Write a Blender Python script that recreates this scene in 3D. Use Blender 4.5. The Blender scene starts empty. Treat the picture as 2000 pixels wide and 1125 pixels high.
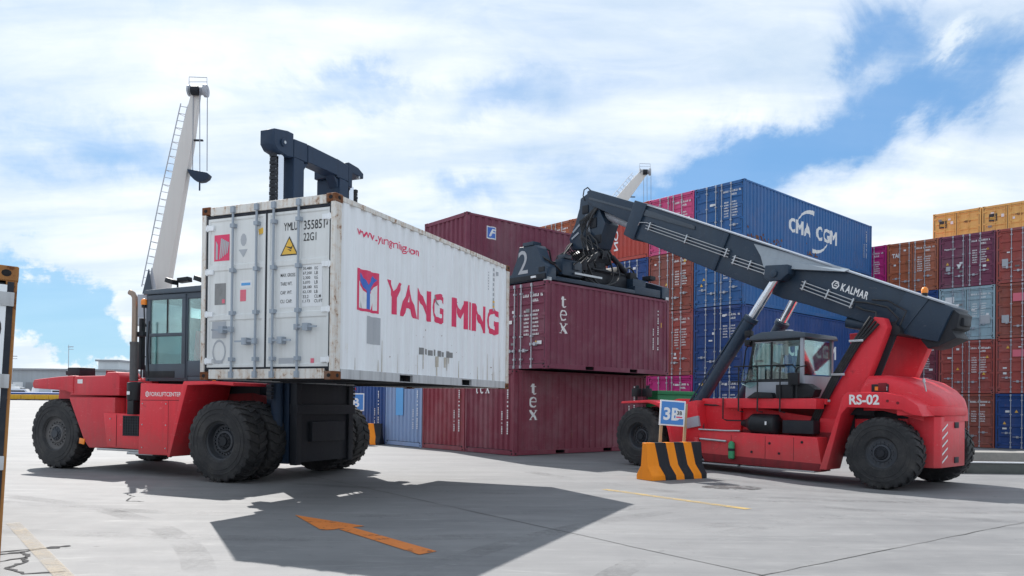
import bpy, bmesh, math, random
from mathutils import Vector, Matrix, Euler
R = math.radians
random.seed(7)
scene = bpy.context.scene
COL = scene.collection

# ------------------------------------------------------------------ camera
cam_data = bpy.data.cameras.new('camera')
cam = bpy.data.objects.new('camera', cam_data)
COL.objects.link(cam)
scene.camera = cam
F_PX, CY_PX, ROLL, PITCH, EYE = 1495.07, 776.55, 0.0111, 0.0083, 1.5555
cam_data.sensor_width = 36.0
cam_data.lens = 36.0 * F_PX / 2000.0
cam_data.shift_x = 0.0
cam_data.shift_y = (CY_PX - 562.5) / 2000.0
cam_data.clip_start = 0.1
cam_data.clip_end = 6000.0
_fwd = Vector((0, math.cos(PITCH), math.sin(PITCH)))
_up = Vector((0, -math.sin(PITCH), math.cos(PITCH)))
_rt = Vector((1, 0, 0))
_rt2 = _rt * math.cos(ROLL) + _up * math.sin(ROLL)
_up2 = -_rt * math.sin(ROLL) + _up * math.cos(ROLL)
_m = Matrix((_rt2, _up2, -_fwd)).transposed().to_4x4()
_m.translation = Vector((0, 0, EYE))
cam.matrix_world = _m

# ------------------------------------------------------------------ light
SUN_AZ, SUN_EL = -26.5, 44.5          # degrees: azimuth from +Y towards +X, elevation
SKY_STRENGTH, SUN_STRENGTH, EXPOSURE = 0.10, 2.0, 1.75
sun_data = bpy.data.lights.new('sun', 'SUN')
sun_data.energy = SUN_STRENGTH
sun_data.angle = R(0.53)
sun_data.color = (1.0, 0.965, 0.92)
sun = bpy.data.objects.new('sun', sun_data)
COL.objects.link(sun)
_sd = Vector((math.sin(R(SUN_AZ)) * math.cos(R(SUN_EL)), math.cos(R(SUN_AZ)) * math.cos(R(SUN_EL)), math.sin(R(SUN_EL))))
sun.rotation_euler = _sd.to_track_quat('Z', 'Y').to_euler()
sun.location = _sd * 300

scene.view_settings.view_transform = 'Standard'
scene.view_settings.look = 'None'
scene.view_settings.exposure = EXPOSURE
scene.view_settings.gamma = 1.0
scene.view_settings.use_curve_mapping = False
scene.render.engine = 'CYCLES'
scene.cycles.max_bounces = 8
scene.cycles.use_denoising = True

world = bpy.data.worlds.new('World')
scene.world = world
world.use_nodes = True


class N:
    """small helper to write node graphs"""
    def __init__(s, tree):
        s.t = tree
        s.n = tree.nodes
        s.l = tree.links

    def new(s, typ, **kw):
        n = s.n.new(typ)
        for k, v in kw.items():
            setattr(n, k, v)
        return n

    def put(s, sock, v):
        if isinstance(v, bpy.types.NodeSocket):
            s.l.new(v, sock)
        else:
            sock.default_value = v

    def m(s, op, a, b=None, c=None, clamp=False):
        n = s.new('ShaderNodeMath', operation=op, use_clamp=clamp)
        s.put(n.inputs[0], a)
        if b is not None:
            s.put(n.inputs[1], b)
        if c is not None:
            s.put(n.inputs[2], c)
        return n.outputs[0]

    def mix(s, f, a, b, blend='MIX'):
        n = s.new('ShaderNodeMix', data_type='RGBA', blend_type=blend)
        s.put(n.inputs[0], f)
        for k, v in ((6, a), (7, b)):
            if isinstance(v, tuple) and len(v) == 3:
                v = (*v, 1.0)
            s.put(n.inputs[k], v)
        return n.outputs[2]

    def noise(s, vec, scale, detail=4.0, rough=0.55, dist=0.0, dims='3D'):
        n = s.new('ShaderNodeTexNoise', noise_dimensions=dims)
        if vec is not None:
            s.put(n.inputs['Vector'], vec)
        n.inputs['Scale'].default_value = scale
        n.inputs['Detail'].default_value = detail
        n.inputs['Roughness'].default_value = rough
        n.inputs['Distortion'].default_value = dist
        return n.outputs[0]

    def step(s, v, lo, hi, a=0.0, b=1.0):
        n = s.new('ShaderNodeMapRange', interpolation_type='SMOOTHSTEP')
        s.put(n.inputs[0], v)
        n.inputs[1].default_value = lo
        n.inputs[2].default_value = hi
        n.inputs[3].default_value = a
        n.inputs[4].default_value = b
        return n.outputs[0]

    def mapv(s, vec, loc=(0, 0, 0), rot=(0, 0, 0), scale=(1, 1, 1)):
        n = s.new('ShaderNodeMapping')
        s.put(n.inputs[0], vec)
        n.inputs[1].default_value = loc
        n.inputs[2].default_value = rot
        n.inputs[3].default_value = scale
        return n.outputs[0]


def build_sky():
    g = N(world.node_tree)
    g.n.clear()
    out = g.new('ShaderNodeOutputWorld')
    bg = g.new('ShaderNodeBackground')
    bg.inputs[1].default_value = SKY_STRENGTH
    g.l.new(bg.outputs[0], out.inputs[0])
    sky = g.new('ShaderNodeTexSky', sky_type='NISHITA')
    sky.sun_disc = False
    sky.sun_elevation = R(SUN_EL)
    sky.sun_rotation = R(SUN_AZ)
    sky.air_density = 1.0
    sky.dust_density = 0.6
    sky.ozone_density = 3.0
    tc = g.new('ShaderNodeTexCoord')
    d = tc.outputs['Generated']
    sep = g.new('ShaderNodeSeparateXYZ')
    g.l.new(d, sep.inputs[0])
    x, y, z = sep.outputs
    az = g.m('MULTIPLY', g.m('ARCTAN2', x, y), 57.2958)
    el = g.m('MULTIPLY', g.m('ARCSINE', z), 57.2958)
    # cloud sheet seen in perspective: project the direction on a plane overhead
    zz = g.m('ADD', g.m('MAXIMUM', z, 0.0), 0.16)
    comb = g.new('ShaderNodeCombineXYZ')
    g.l.new(g.m('DIVIDE', x, zz), comb.inputs[0])
    g.l.new(g.m('DIVIDE', y, zz), comb.inputs[1])
    P = comb.outputs[0]
    streak = g.noise(g.mapv(P, rot=(0, 0, R(-38)), scale=(0.55, 2.0, 1)), 1.5, 9, 0.58, 0.5)
    puff = g.noise(d, 6.0, 10, 0.6, 0.35)
    fine = g.noise(g.mapv(P, rot=(0, 0, R(-30)), scale=(0.8, 1.6, 1)), 5.0, 8, 0.62, 0.8)
    # weather: (azimuth, elevation, half sizes, tilt, amount); negative = gap in the cloud cover
    gaps = [
        (21.5, 18.7, 7.7, 2.5, 25, -1.0),
        (16.0, 15.9, 5.8, 2.8, 22, -0.65),
        (11.3, 13.5, 6.1, 2.6, 10, -0.47),
        (29.6, 19.9, 5.4, 1.7, 15, -0.6),
        (24.8, 24.1, 2.1, 1.4, 0, -0.53),
        (32.7, 22.6, 1.8, 2.6, 0, -0.3),
        (29.3, 22.8, 3.5, 0.7, 20, 0.55),
        (18.5, 21.0, 2.7, 1.4, 10, 0.28),
        (26.3, 12.4, 8.8, 2.1, 14, 0.35),
        (-30.5, 16.4, 5.3, 1.8, -5, -0.39),
        (-25.1, 15.0, 3.5, 1.4, 0, -0.21),
        (-12.1, 21.6, 6.4, 1.2, 10, -0.36),
        (0.0, 21.8, 6.3, 1.5, 8, -0.39),
        (-3.1, 14.5, 3.8, 1.5, 0, -0.36),
        (5.7, 17.0, 3.3, 1.9, 10, -0.26),
        (-33.0, 8.9, 1.5, 2.9, 20, -0.47),
        (-30.8, 5.9, 3.7, 2.0, 0, -0.65),
        (-27.9, 4.1, 3.3, 1.2, 0, -0.52),
        (-20.2, 11.8, 9.6, 3.6, 0, 0.3),
        (-21.9, 24.4, 18.1, 2.8, 0, 0.25),
        (-13.2, 16.5, 8.0, 2.2, 0, 0.2),
    ]
    wa = g.noise(d, 4.5, 9, 0.62, 0.3)
    wb = g.noise(g.mapv(d, loc=(5.2, 1.3, 2.7)), 5.5, 9, 0.62, 0.3)
    azw = g.m('ADD', az, g.m('MULTIPLY', g.m('SUBTRACT', wa, 0.5), 22.0))
    elw = g.m('ADD', el, g.m('MULTIPLY', g.m('SUBTRACT', wb, 0.5), 13.0))
    tot = None
    for (a0, e0, sa, se, tilt, amp) in gaps:
        da = g.m('SUBTRACT', azw, a0)
        de = g.m('SUBTRACT', elw, e0)
        c, s = math.cos(R(tilt)), math.sin(R(tilt))
        u = g.m('ADD', g.m('MULTIPLY', da, c / sa), g.m('MULTIPLY', de, s / sa))
        v = g.m('ADD', g.m('MULTIPLY', da, -s / se), g.m('MULTIPLY', de, c / se))
        r2 = g.m('ADD', g.m('MULTIPLY', u, u), g.m('MULTIPLY', v, v))
        e = g.m('MULTIPLY', g.m('EXPONENT', g.m('MULTIPLY', r2, -1.0)), amp)
        tot = e if tot is None else g.m('ADD', tot, e)
    cover = g.m('ADD', tot, 0.76)
    cover = g.m('ADD', cover, g.m('MULTIPLY', g.m('SUBTRACT', streak, 0.5), g.step(el, 2.0, 16.0, 0.2, 0.78)))
    cover = g.m('ADD', cover, g.m('MULTIPLY', g.m('SUBTRACT', fine, 0.5), g.step(el, 2.0, 14.0, 0.1, 0.42)))
    low = g.step(el, 14.0, 5.0)
    cover = g.m('ADD', cover, g.m('MULTIPLY', g.m('SUBTRACT', puff, 0.5), g.m('ADD', 0.35, g.m('MULTIPLY', low, 1.9))))
    soft = g.step(cover, -0.06, 1.08)
    crisp = g.step(cover, 0.34, 0.56)
    mixf = g.new('ShaderNodeMix', data_type='FLOAT')
    g.put(mixf.inputs[0], low)
    g.put(mixf.inputs[2], soft)
    g.put(mixf.inputs[3], crisp)
    mask = g.m('ADD', g.m('MULTIPLY', mixf.outputs[0], 0.87), 0.13)
    # cloud colour: white, greyer where the sheet is thick
    thick = g.noise(g.mapv(P, loc=(3, 1, 0), rot=(0, 0, R(-38)), scale=(0.6, 1.7, 1)), 1.9, 7, 0.55, 0.4)
    thick = g.m('ADD', g.m('MULTIPLY', thick, 0.6), g.m('MULTIPLY', puff, 0.4))
    cl = g.mix(g.step(thick, 0.36, 0.62), (3.22, 3.36, 3.50), (2.32, 2.66, 3.0))
    hz = g.step(el, 16.0, 0.0)
    skyc = g.mix(1.0, sky.outputs[0], (0.19, 0.34, 0.41), 'MULTIPLY')
    skyc = g.mix(0.66, skyc, (0.34, 1.06, 2.25))
    skyc = g.mix(g.m('MULTIPLY', hz, 0.7), skyc, (1.5, 2.4, 2.85))
    fin = g.mix(mask, skyc, cl)
    g.l.new(fin, bg.inputs[0])
    world.cycles.sampling_method = 'MANUAL'
    world.cycles.sample_map_resolution = 1024


build_sky()


# ------------------------------------------------------------------ materials
def new_mat(name):
    m = bpy.data.materials.new(name)
    m.use_nodes = True
    g = N(m.node_tree)
    g.n.clear()
    out = g.new('ShaderNodeOutputMaterial')
    bs = g.new('ShaderNodeBsdfPrincipled')
    g.l.new(bs.outputs[0], out.inputs[0])
    return m, g, bs, out


def obj_coords(g):
    tc = g.new('ShaderNodeTexCoord')
    oi = g.new('ShaderNodeObjectInfo')
    v = g.new('ShaderNodeVectorMath', operation='ADD')
    g.l.new(tc.outputs['Object'], v.inputs[0])
    sc = g.new('ShaderNodeVectorMath', operation='SCALE')
    sc.inputs[0].default_value = (13.1, 7.7, 5.3)
    g.l.new(oi.outputs['Random'], sc.inputs[3])
    g.l.new(sc.outputs[0], v.inputs[1])
    return v.outputs[0], oi.outputs['Random']


def paint(name, rgb, rough=0.5, metal=0.0, var=0.18, grime=0.25, grime_rgb=(0.06, 0.05, 0.045), rust=0.0,
          rust_rgb=(0.16, 0.06, 0.025), bump=0.02, scale=1.0, coat=0.0, fade=0.0, fade_rgb=(0.5, 0.5, 0.5), spec=0.28, mud=0.0, scuff=0.0):
    """worn paint: tone drifts, streaks run down, rust breaks out where rust > 0"""
    m, g, bs, out = new_mat(name)
    v, rnd = obj_coords(g)
    big = g.noise(v, 0.9 * scale, 5, 0.6)
    streak = g.noise(g.mapv(v, scale=(9, 9, 0.45)), 1.0 * scale, 4, 0.6)
    fine = g.noise(v, 14 * scale, 6, 0.65)
    tone = g.m('ADD', 1.0 - var / 2, g.m('MULTIPLY', g.m('ADD', g.m('MULTIPLY', big, 0.7), g.m('MULTIPLY', fine, 0.3)), var))
    tone = g.m('ADD', tone, g.m('MULTIPLY', g.m('SUBTRACT', rnd, 0.5), var * 0.35))
    cmb = g.new('ShaderNodeCombineColor')
    for k in range(3):
        g.put(cmb.inputs[k], tone)
    c = g.mix(1.0, (*rgb, 1), cmb.outputs[0], 'MULTIPLY')
    if fade:
        c = g.mix(g.m('MULTIPLY', g.step(big, 0.42, 0.7), fade), c, fade_rgb)
    gm = g.m('MULTIPLY', g.step(g.m('ADD', g.m('MULTIPLY', streak, 0.6), g.m('MULTIPLY', big, 0.4)), 0.42, 0.72), grime)
    c = g.mix(gm, c, grime_rgb)
    if scuff:
        sc_ = g.noise(g.mapv(v, scale=(1.0, 1.0, 3.2)), 7 * scale, 9, 0.78, 1.2)
        c = g.mix(g.m('MULTIPLY', g.step(sc_, 0.585, 0.64), scuff), c, (min(1, rgb[0] * 0.8 + 0.16), rgb[1] * 0.6 + 0.14, rgb[2] * 0.6 + 0.14))
        c = g.mix(g.m('MULTIPLY', g.step(g.noise(v, 2.3 * scale, 9, 0.8, 0.6), 0.60, 0.70), scuff * 0.8), c, (rgb[0] * 0.22, rgb[1] * 0.4 + 0.008, rgb[2] * 0.4 + 0.008))
    if mud:
        tc2 = g.new('ShaderNodeTexCoord')
        sp2 = g.new('ShaderNodeSeparateXYZ')
        g.l.new(tc2.outputs['Object'], sp2.inputs[0])
        hgt = g.m('ADD', sp2.outputs[2], g.m('MULTIPLY', g.m('SUBTRACT', g.noise(v, 3.5, 7, 0.7), 0.5), 1.3))
        c = g.mix(g.m('MULTIPLY', g.step(hgt, 1.25, 0.25), mud), c, (0.19, 0.155, 0.135))
    r = rough
    if rust:
        rn = g.m('ADD', g.m('MULTIPLY', g.noise(v, 5 * scale, 9, 0.7, 0.4), 0.65), g.m('MULTIPLY', streak, 0.35))
        t = 0.72 - 0.30 * rust
        rf = g.step(rn, t, t + 0.05)
        c = g.mix(g.m('MULTIPLY', g.step(rn, t - 0.1, t + 0.03), 0.45), c, (rust_rgb[0] * 1.8, rust_rgb[1] * 2.0, rust_rgb[2] * 1.8))
        c = g.mix(rf, c, rust_rgb)
        r = g.m('ADD', rough, g.m('MULTIPLY', rf, 0.9 - rough))
    else:
        r = g.m('ADD', rough, g.m('MULTIPLY', g.m('SUBTRACT', fine, 0.5), 0.25))
    g.l.new(c, bs.inputs['Base Color'])
    g.put(bs.inputs['Roughness'], r)
    bs.inputs['Metallic'].default_value = metal
    bs.inputs['Specular IOR Level'].default_value = spec
    if coat:
        bs.inputs['Coat Weight'].default_value = coat
        bs.inputs['Coat Roughness'].default_value = 0.15
    if bump:
        b = g.new('ShaderNodeBump')
        b.inputs['Strength'].default_value = 0.35
        b.inputs['Distance'].default_value = bump
        g.l.new(g.m('ADD', g.m('MULTIPLY', big, 0.7), g.m('MULTIPLY', fine, 0.12)), b.inputs['Height'])
        g.l.new(b.outputs[0], bs.inputs['Normal'])
    return m


def flat(name, rgb, rough=0.6, wear=0.0, wear_rgb=(0.3, 0.3, 0.3)):
    """print, lettering: flat colour with a little wear"""
    m, g, bs, out = new_mat(name)
    v, rnd = obj_coords(g)
    n = g.noise(v, 6, 8, 0.7)
    c = g.mix(g.m('MULTIPLY', g.step(n, 0.45, 0.75), max(wear, 0.08)), (*rgb, 1), wear_rgb)
    g.l.new(c, bs.inputs['Base Color'])
    bs.inputs['Roughness'].default_value = rough
    return m


def tinted_glass(name, tint=(0.84, 0.95, 0.94), refl=0.04):
    m, g, bs, out = new_mat(name)
    g.n.remove(bs)
    tr = g.new('ShaderNodeBsdfTransparent')
    tr.inputs[0].default_value = (*tint, 1)
    gl = g.new('ShaderNodeBsdfGlossy')
    gl.inputs['Roughness'].default_value = 0.03
    gl.inputs[0].default_value = (0.9, 0.97, 0.97, 1)
    fr = g.new('ShaderNodeFresnel')
    fr.inputs[0].default_value = 1.38
    mx = g.new('ShaderNodeMixShader')
    g.put(mx.inputs[0], g.m('ADD', g.m('MULTIPLY', fr.outputs[0], 0.75), refl, clamp=True))
    g.l.new(tr.outputs[0], mx.inputs[1])
    g.l.new(gl.outputs[0], mx.inputs[2])
    g.l.new(mx.outputs[0], out.inputs[0])
    return m


M = {}
M['white_box'] = paint('worn_white_paint', (0.86, 0.88, 0.90), 0.55, var=0.07, grime=0.26, grime_rgb=(0.44, 0.42, 0.38), rust=0.05, rust_rgb=(0.34, 0.25, 0.17), bump=0.05, scuff=0.0)
M['white_door'] = paint('door_white_paint', (0.74, 0.75, 0.74), 0.55, var=0.1, grime=0.3, grime_rgb=(0.40, 0.38, 0.35), rust=0.06, rust_rgb=(0.34, 0.25, 0.17), bump=0.03)
M['white_post'] = paint('rusty_white_paint', (0.72, 0.70, 0.66), 0.6, var=0.2, grime=0.45, grime_rgb=(0.34, 0.26, 0.2), rust=0.53, rust_rgb=(0.30, 0.18, 0.12), scale=2.0)
M['white_rail'] = paint('dirty_white_rail', (0.55, 0.56, 0.57), 0.6, var=0.25, grime=0.6, grime_rgb=(0.2, 0.2, 0.21), rust=0.22, rust_rgb=(0.22, 0.13, 0.08))
M['rust_casting'] = paint('rusty_casting', (0.20, 0.13, 0.10), 0.8, var=0.5, grime=0.3, rust=0.9)
M['orange_rust_post'] = paint('orange_rusted_post', (0.42, 0.19, 0.06), 0.8, var=0.5, grime=0.4, rust=0.55)
M['maroon'] = paint('maroon_box_paint', (0.20, 0.038, 0.062), 0.55, var=0.25, grime=0.22, rust=0.12, bump=0.05, fade=0.42, fade_rgb=(0.299, 0.16, 0.179), scuff=0.45)
M['maroon_dull'] = paint('dull_maroon_box_paint', (0.19, 0.046, 0.080), 0.6, var=0.25, grime=0.2, rust=0.10, bump=0.05, fade=0.42, fade_rgb=(0.293, 0.165, 0.19), scuff=0.45)
M['oxide'] = paint('red_oxide_box_paint', (0.26, 0.040, 0.058), 0.55, var=0.3, grime=0.25, rust=0.2, bump=0.05, fade=0.42, fade_rgb=(0.336, 0.162, 0.177), scuff=0.45)
M['brick_red'] = paint('brick_red_box_paint', (0.37, 0.080, 0.068), 0.6, var=0.3, grime=0.3, rust=0.25, bump=0.05, fade=0.42, fade_rgb=(0.361, 0.177, 0.173), scuff=0.45)
M['brown'] = paint('brown_box_paint', (0.31, 0.082, 0.058), 0.6, var=0.3, grime=0.3, rust=0.3, bump=0.05, fade=0.42, fade_rgb=(0.33, 0.178, 0.167), scuff=0.45)
M['orange_brown'] = paint('orange_brown_box_paint', (0.42, 0.125, 0.06), 0.6, var=0.3, grime=0.3, rust=0.3, bump=0.05, fade=0.42, fade_rgb=(0.435, 0.214, 0.178), scuff=0.45)
M['red_box'] = paint('red_box_paint', (0.48, 0.075, 0.055), 0.55, var=0.2, grime=0.18, rust=0.1, bump=0.05, fade=0.18, fade_rgb=(0.472, 0.183, 0.175), scuff=0.45)
M['magenta'] = paint('magenta_box_paint', (0.50, 0.022, 0.19), 0.5, var=0.2, grime=0.18, rust=0.12, bump=0.05, fade=0.18, fade_rgb=(0.485, 0.15, 0.258), scuff=0.45)
M['pink'] = paint('pink_box_paint', (0.66, 0.085, 0.23), 0.5, var=0.2, grime=0.2, rust=0.25, bump=0.05, fade=0.18, fade_rgb=(0.584, 0.19, 0.283), scuff=0.45)
M['plum'] = paint('plum_box_paint', (0.20, 0.055, 0.10), 0.55, var=0.2, grime=0.2, rust=0.1, bump=0.05, fade=0.42, fade_rgb=(0.274, 0.165, 0.187), scuff=0.45)
M['blue'] = paint('blue_box_paint', (0.030, 0.130, 0.34), 0.5, var=0.2, grime=0.2, rust=0.15, bump=0.05, fade=0.18, fade_rgb=(0.188, 0.214, 0.389), scuff=0.45)
M['navy_blue'] = paint('deep_blue_box_paint', (0.018, 0.065, 0.23), 0.5, var=0.25, grime=0.2, rust=0.15, bump=0.05, fade=0.18, fade_rgb=(0.182, 0.174, 0.314), scuff=0.45)
M['faded_blue'] = paint('faded_blue_box_paint', (0.26, 0.36, 0.56), 0.6, var=0.2, grime=0.2, rust=0.15, bump=0.05, fade=0.42, fade_rgb=(0.336, 0.36, 0.488), scuff=0.45)
M['grey_blue'] = paint('grey_blue_box_paint', (0.33, 0.46, 0.52), 0.55, var=0.2, grime=0.25, rust=0.2, bump=0.05, fade=0.42, fade_rgb=(0.379, 0.422, 0.463), scuff=0.45)
M['yellow'] = paint('ochre_box_paint', (0.74, 0.47, 0.15), 0.5, var=0.15, grime=0.2, rust=0.2, bump=0.05, fade=0.18, fade_rgb=(0.559, 0.36, 0.19), scuff=0.45)
M['rod'] = paint('galvanised_rod', (0.46, 0.48, 0.52), 0.45, 0.35, var=0.25, grime=0.3, grime_rgb=(0.16, 0.15, 0.15), bump=0)
M['rod_grey'] = paint('grey_painted_rod', (0.36, 0.41, 0.47), 0.5, 0.1, var=0.25, grime=0.35, grime_rgb=(0.16, 0.14, 0.12), rust=0.18, bump=0)
M['gasket'] = flat('rubber_gasket', (0.018, 0.022, 0.032), 0.8)
M['under'] = paint('underside_steel', (0.022, 0.024, 0.03), 0.8, rust=0.2)
M['slot'] = flat('dark_slot', (0.008, 0.008, 0.01), 0.9)
M['print_white'] = flat('white_print', (0.80, 0.80, 0.80), 0.55, 0.25, (0.4, 0.35, 0.35))
M['streak'] = flat('rust_streak', (0.50, 0.45, 0.38), 0.6, 0.8, (0.72, 0.71, 0.68))
M['print_black'] = flat('black_print', (0.02, 0.02, 0.022), 0.55, 0.15)
M['print_red'] = flat('red_print', (0.74, 0.04, 0.13), 0.5, 0.22, (0.74, 0.26, 0.32))
M['print_blue'] = flat('blue_print', (0.05, 0.16, 0.56), 0.5, 0.1)
M['print_sky'] = flat('sky_blue_print', (0.10, 0.36, 0.72), 0.5, 0.1)
M['print_yellow'] = flat('yellow_print', (0.80, 0.48, 0.06), 0.5, 0.1)
M['patch_grey'] = flat('grey_patch', (0.42, 0.44, 0.47), 0.6, 0.3, (0.5, 0.5, 0.5))
M['paper'] = flat('paper_label', (0.78, 0.79, 0.80), 0.6, 0.1, (0.6, 0.6, 0.6))
M['pink_label'] = flat('pink_label', (0.75, 0.16, 0.22), 0.6, 0.1)
M['tarnish'] = flat('tarnished_plate', (0.24, 0.24, 0.24), 0.5, 0.4, (0.1, 0.1, 0.1))
M['red'] = paint('machine_red_paint', (0.74, 0.035, 0.052), 0.45, var=0.2, grime=0.25, grime_rgb=(0.30, 0.03, 0.035), coat=0.06, bump=0.008, fade=0.25, fade_rgb=(0.78, 0.08, 0.10), mud=0.30, scuff=0.6)
M['red_dull'] = paint('sun_bleached_red_paint', (0.62, 0.045, 0.062), 0.5, var=0.22, grime=0.3, grime_rgb=(0.22, 0.06, 0.06), bump=0.008, fade=0.4, fade_rgb=(0.66, 0.12, 0.12), mud=0.30, scuff=0.65)
M['red_dark'] = paint('dark_red_paint', (0.20, 0.02, 0.026), 0.6, var=0.3, grime=0.5, grime_rgb=(0.03, 0.02, 0.02))  # deeper red for frames, brackets and inner panels
M['boom'] = paint('boom_grey_paint', (0.022, 0.042, 0.072), 0.38, var=0.22, grime=0.25, grime_rgb=(0.03, 0.032, 0.035), coat=0.12, bump=0.008, scuff=0.3, fade=0.4, fade_rgb=(0.05, 0.075, 0.105))
M['boom_sheen'] = paint('boom_sky_sheen', (0.30, 0.34, 0.38), 0.4, var=0.1, grime=0.15, coat=0.2, bump=0.004)  # pale stand-in for the boom paint, sky reflection put into the colour
M['mast'] = paint('mast_blue_grey_paint', (0.018, 0.036, 0.070), 0.5, var=0.25, grime=0.3, grime_rgb=(0.02, 0.02, 0.025), bump=0.006)
M['black'] = paint('black_steel', (0.016, 0.019, 0.026), 0.55, var=0.4, grime=0.3, grime_rgb=(0.04, 0.04, 0.04), bump=0.004)
M['plastic'] = paint('black_plastic', (0.014, 0.016, 0.02), 0.45, var=0.2, grime=0.2, grime_rgb=(0.05, 0.05, 0.05), bump=0)
M['hose'] = flat('rubber_hose', (0.012, 0.013, 0.016), 0.5)
M['cab'] = paint('cab_grey_paint', (0.060, 0.080, 0.105), 0.42, var=0.15, grime=0.2, coat=0.2, bump=0.003)
M['cab_light'] = paint('cab_light_grey_paint', (0.36, 0.39, 0.44), 0.45, var=0.15, grime=0.25, grime_rgb=(0.2, 0.2, 0.2), coat=0.2, bump=0.003)
M['chrome'] = paint('chromed_rod', (0.72, 0.74, 0.78), 0.12, 1.0, var=0.1, grime=0.08, bump=0)
M['steel'] = paint('bare_steel', (0.48, 0.50, 0.52), 0.35, 0.8, var=0.3, grime=0.2, bump=0)
M['rim'] = paint('grey_wheel_paint', (0.055, 0.062, 0.075), 0.5, 0.2, var=0.4, grime=0.4, grime_rgb=(0.12, 0.11, 0.10), bump=0.003)
M['rim_dirty'] = paint('dusty_wheel_paint', (0.10, 0.10, 0.105), 0.6, 0.1, var=0.5, grime=0.5, grime_rgb=(0.22, 0.2, 0.18), bump=0.003)
M['glass'] = tinted_glass('cab_glass')
M['glass_dark'] = tinted_glass('dark_cab_glass', (0.50, 0.68, 0.68), 0.05)
M['amber'] = flat('amber_plastic', (0.90, 0.26, 0.02), 0.3)
M['seat'] = flat('seat_fabric', (0.03, 0.03, 0.035), 0.9)
M['seat_red'] = flat('red_fabric', (0.35, 0.03, 0.03), 0.9)
M['exhaust'] = paint('heat_stained_steel', (0.34, 0.27, 0.22), 0.4, 0.6, var=0.4, grime=0.4, grime_rgb=(0.15, 0.08, 0.05), bump=0.002)
M['green'] = flat('green_paint', (0.02, 0.26, 0.11), 0.45, 0.2)
M['skip_green'] = paint('green_bin_paint', (0.02, 0.20, 0.075), 0.5, var=0.3, grime=0.3, rust=0.2)
M['orange'] = paint('orange_stripe_paint', (0.95, 0.285, 0.012), 0.55, var=0.16, grime=0.22, grime_rgb=(0.35, 0.14, 0.03), bump=0.006)
M['stripe_black'] = paint('black_stripe_paint', (0.018, 0.020, 0.026), 0.6, var=0.4, grime=0.2, grime_rgb=(0.08, 0.08, 0.08), bump=0.006)
M['sign_blue'] = flat('sign_blue', (0.06, 0.24, 0.62), 0.4, 0.15)
M['sign_white'] = flat('sign_white', (0.80, 0.82, 0.84), 0.45, 0.1)
M['wood'] = paint('weathered_wood', (0.42, 0.30, 0.18), 0.8, var=0.4, grime=0.3, bump=0.003, scale=4)
M['crane_white'] = paint('crane_cream_paint', (0.66, 0.63, 0.60), 0.5, var=0.08, grime=0.12, grime_rgb=(0.35, 0.33, 0.32), scale=0.4, bump=0)
M['crane_grey'] = paint('crane_grey_paint', (0.42, 0.44, 0.48), 0.5, var=0.15, grime=0.2, scale=0.5, bump=0)
M['rope'] = flat('steel_rope', (0.30, 0.32, 0.36), 0.5)
M['shed'] = paint('shed_cladding', (0.42, 0.45, 0.48), 0.6, var=0.12, grime=0.15, scale=0.15, bump=0)
M['shed_pale'] = paint('pale_block_cladding', (0.62, 0.66, 0.68), 0.6, var=0.1, grime=0.1, scale=0.15, bump=0)
M['shed_roof'] = paint('shed_roof_sheet', (0.30, 0.31, 0.33), 0.6, var=0.15, scale=0.15, bump=0)
M['car_white'] = paint('white_car_paint', (0.78, 0.79, 0.80), 0.25, var=0.05, grime=0.05, coat=0.5, bump=0)
M['car_glass'] = flat('car_window', (0.02, 0.025, 0.03), 0.08)
M['barrier_yellow'] = paint('yellow_barrier_paint', (0.72, 0.40, 0.035), 0.6, var=0.25, grime=0.3, scale=0.6, bump=0)
M['tarp_blue'] = paint('blue_tarp', (0.03, 0.09, 0.30), 0.6, var=0.3, grime=0.2, scale=0.6, bump=0)
M['lens_white'] = flat('lamp_lens', (0.75, 0.77, 0.80), 0.15)


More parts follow.
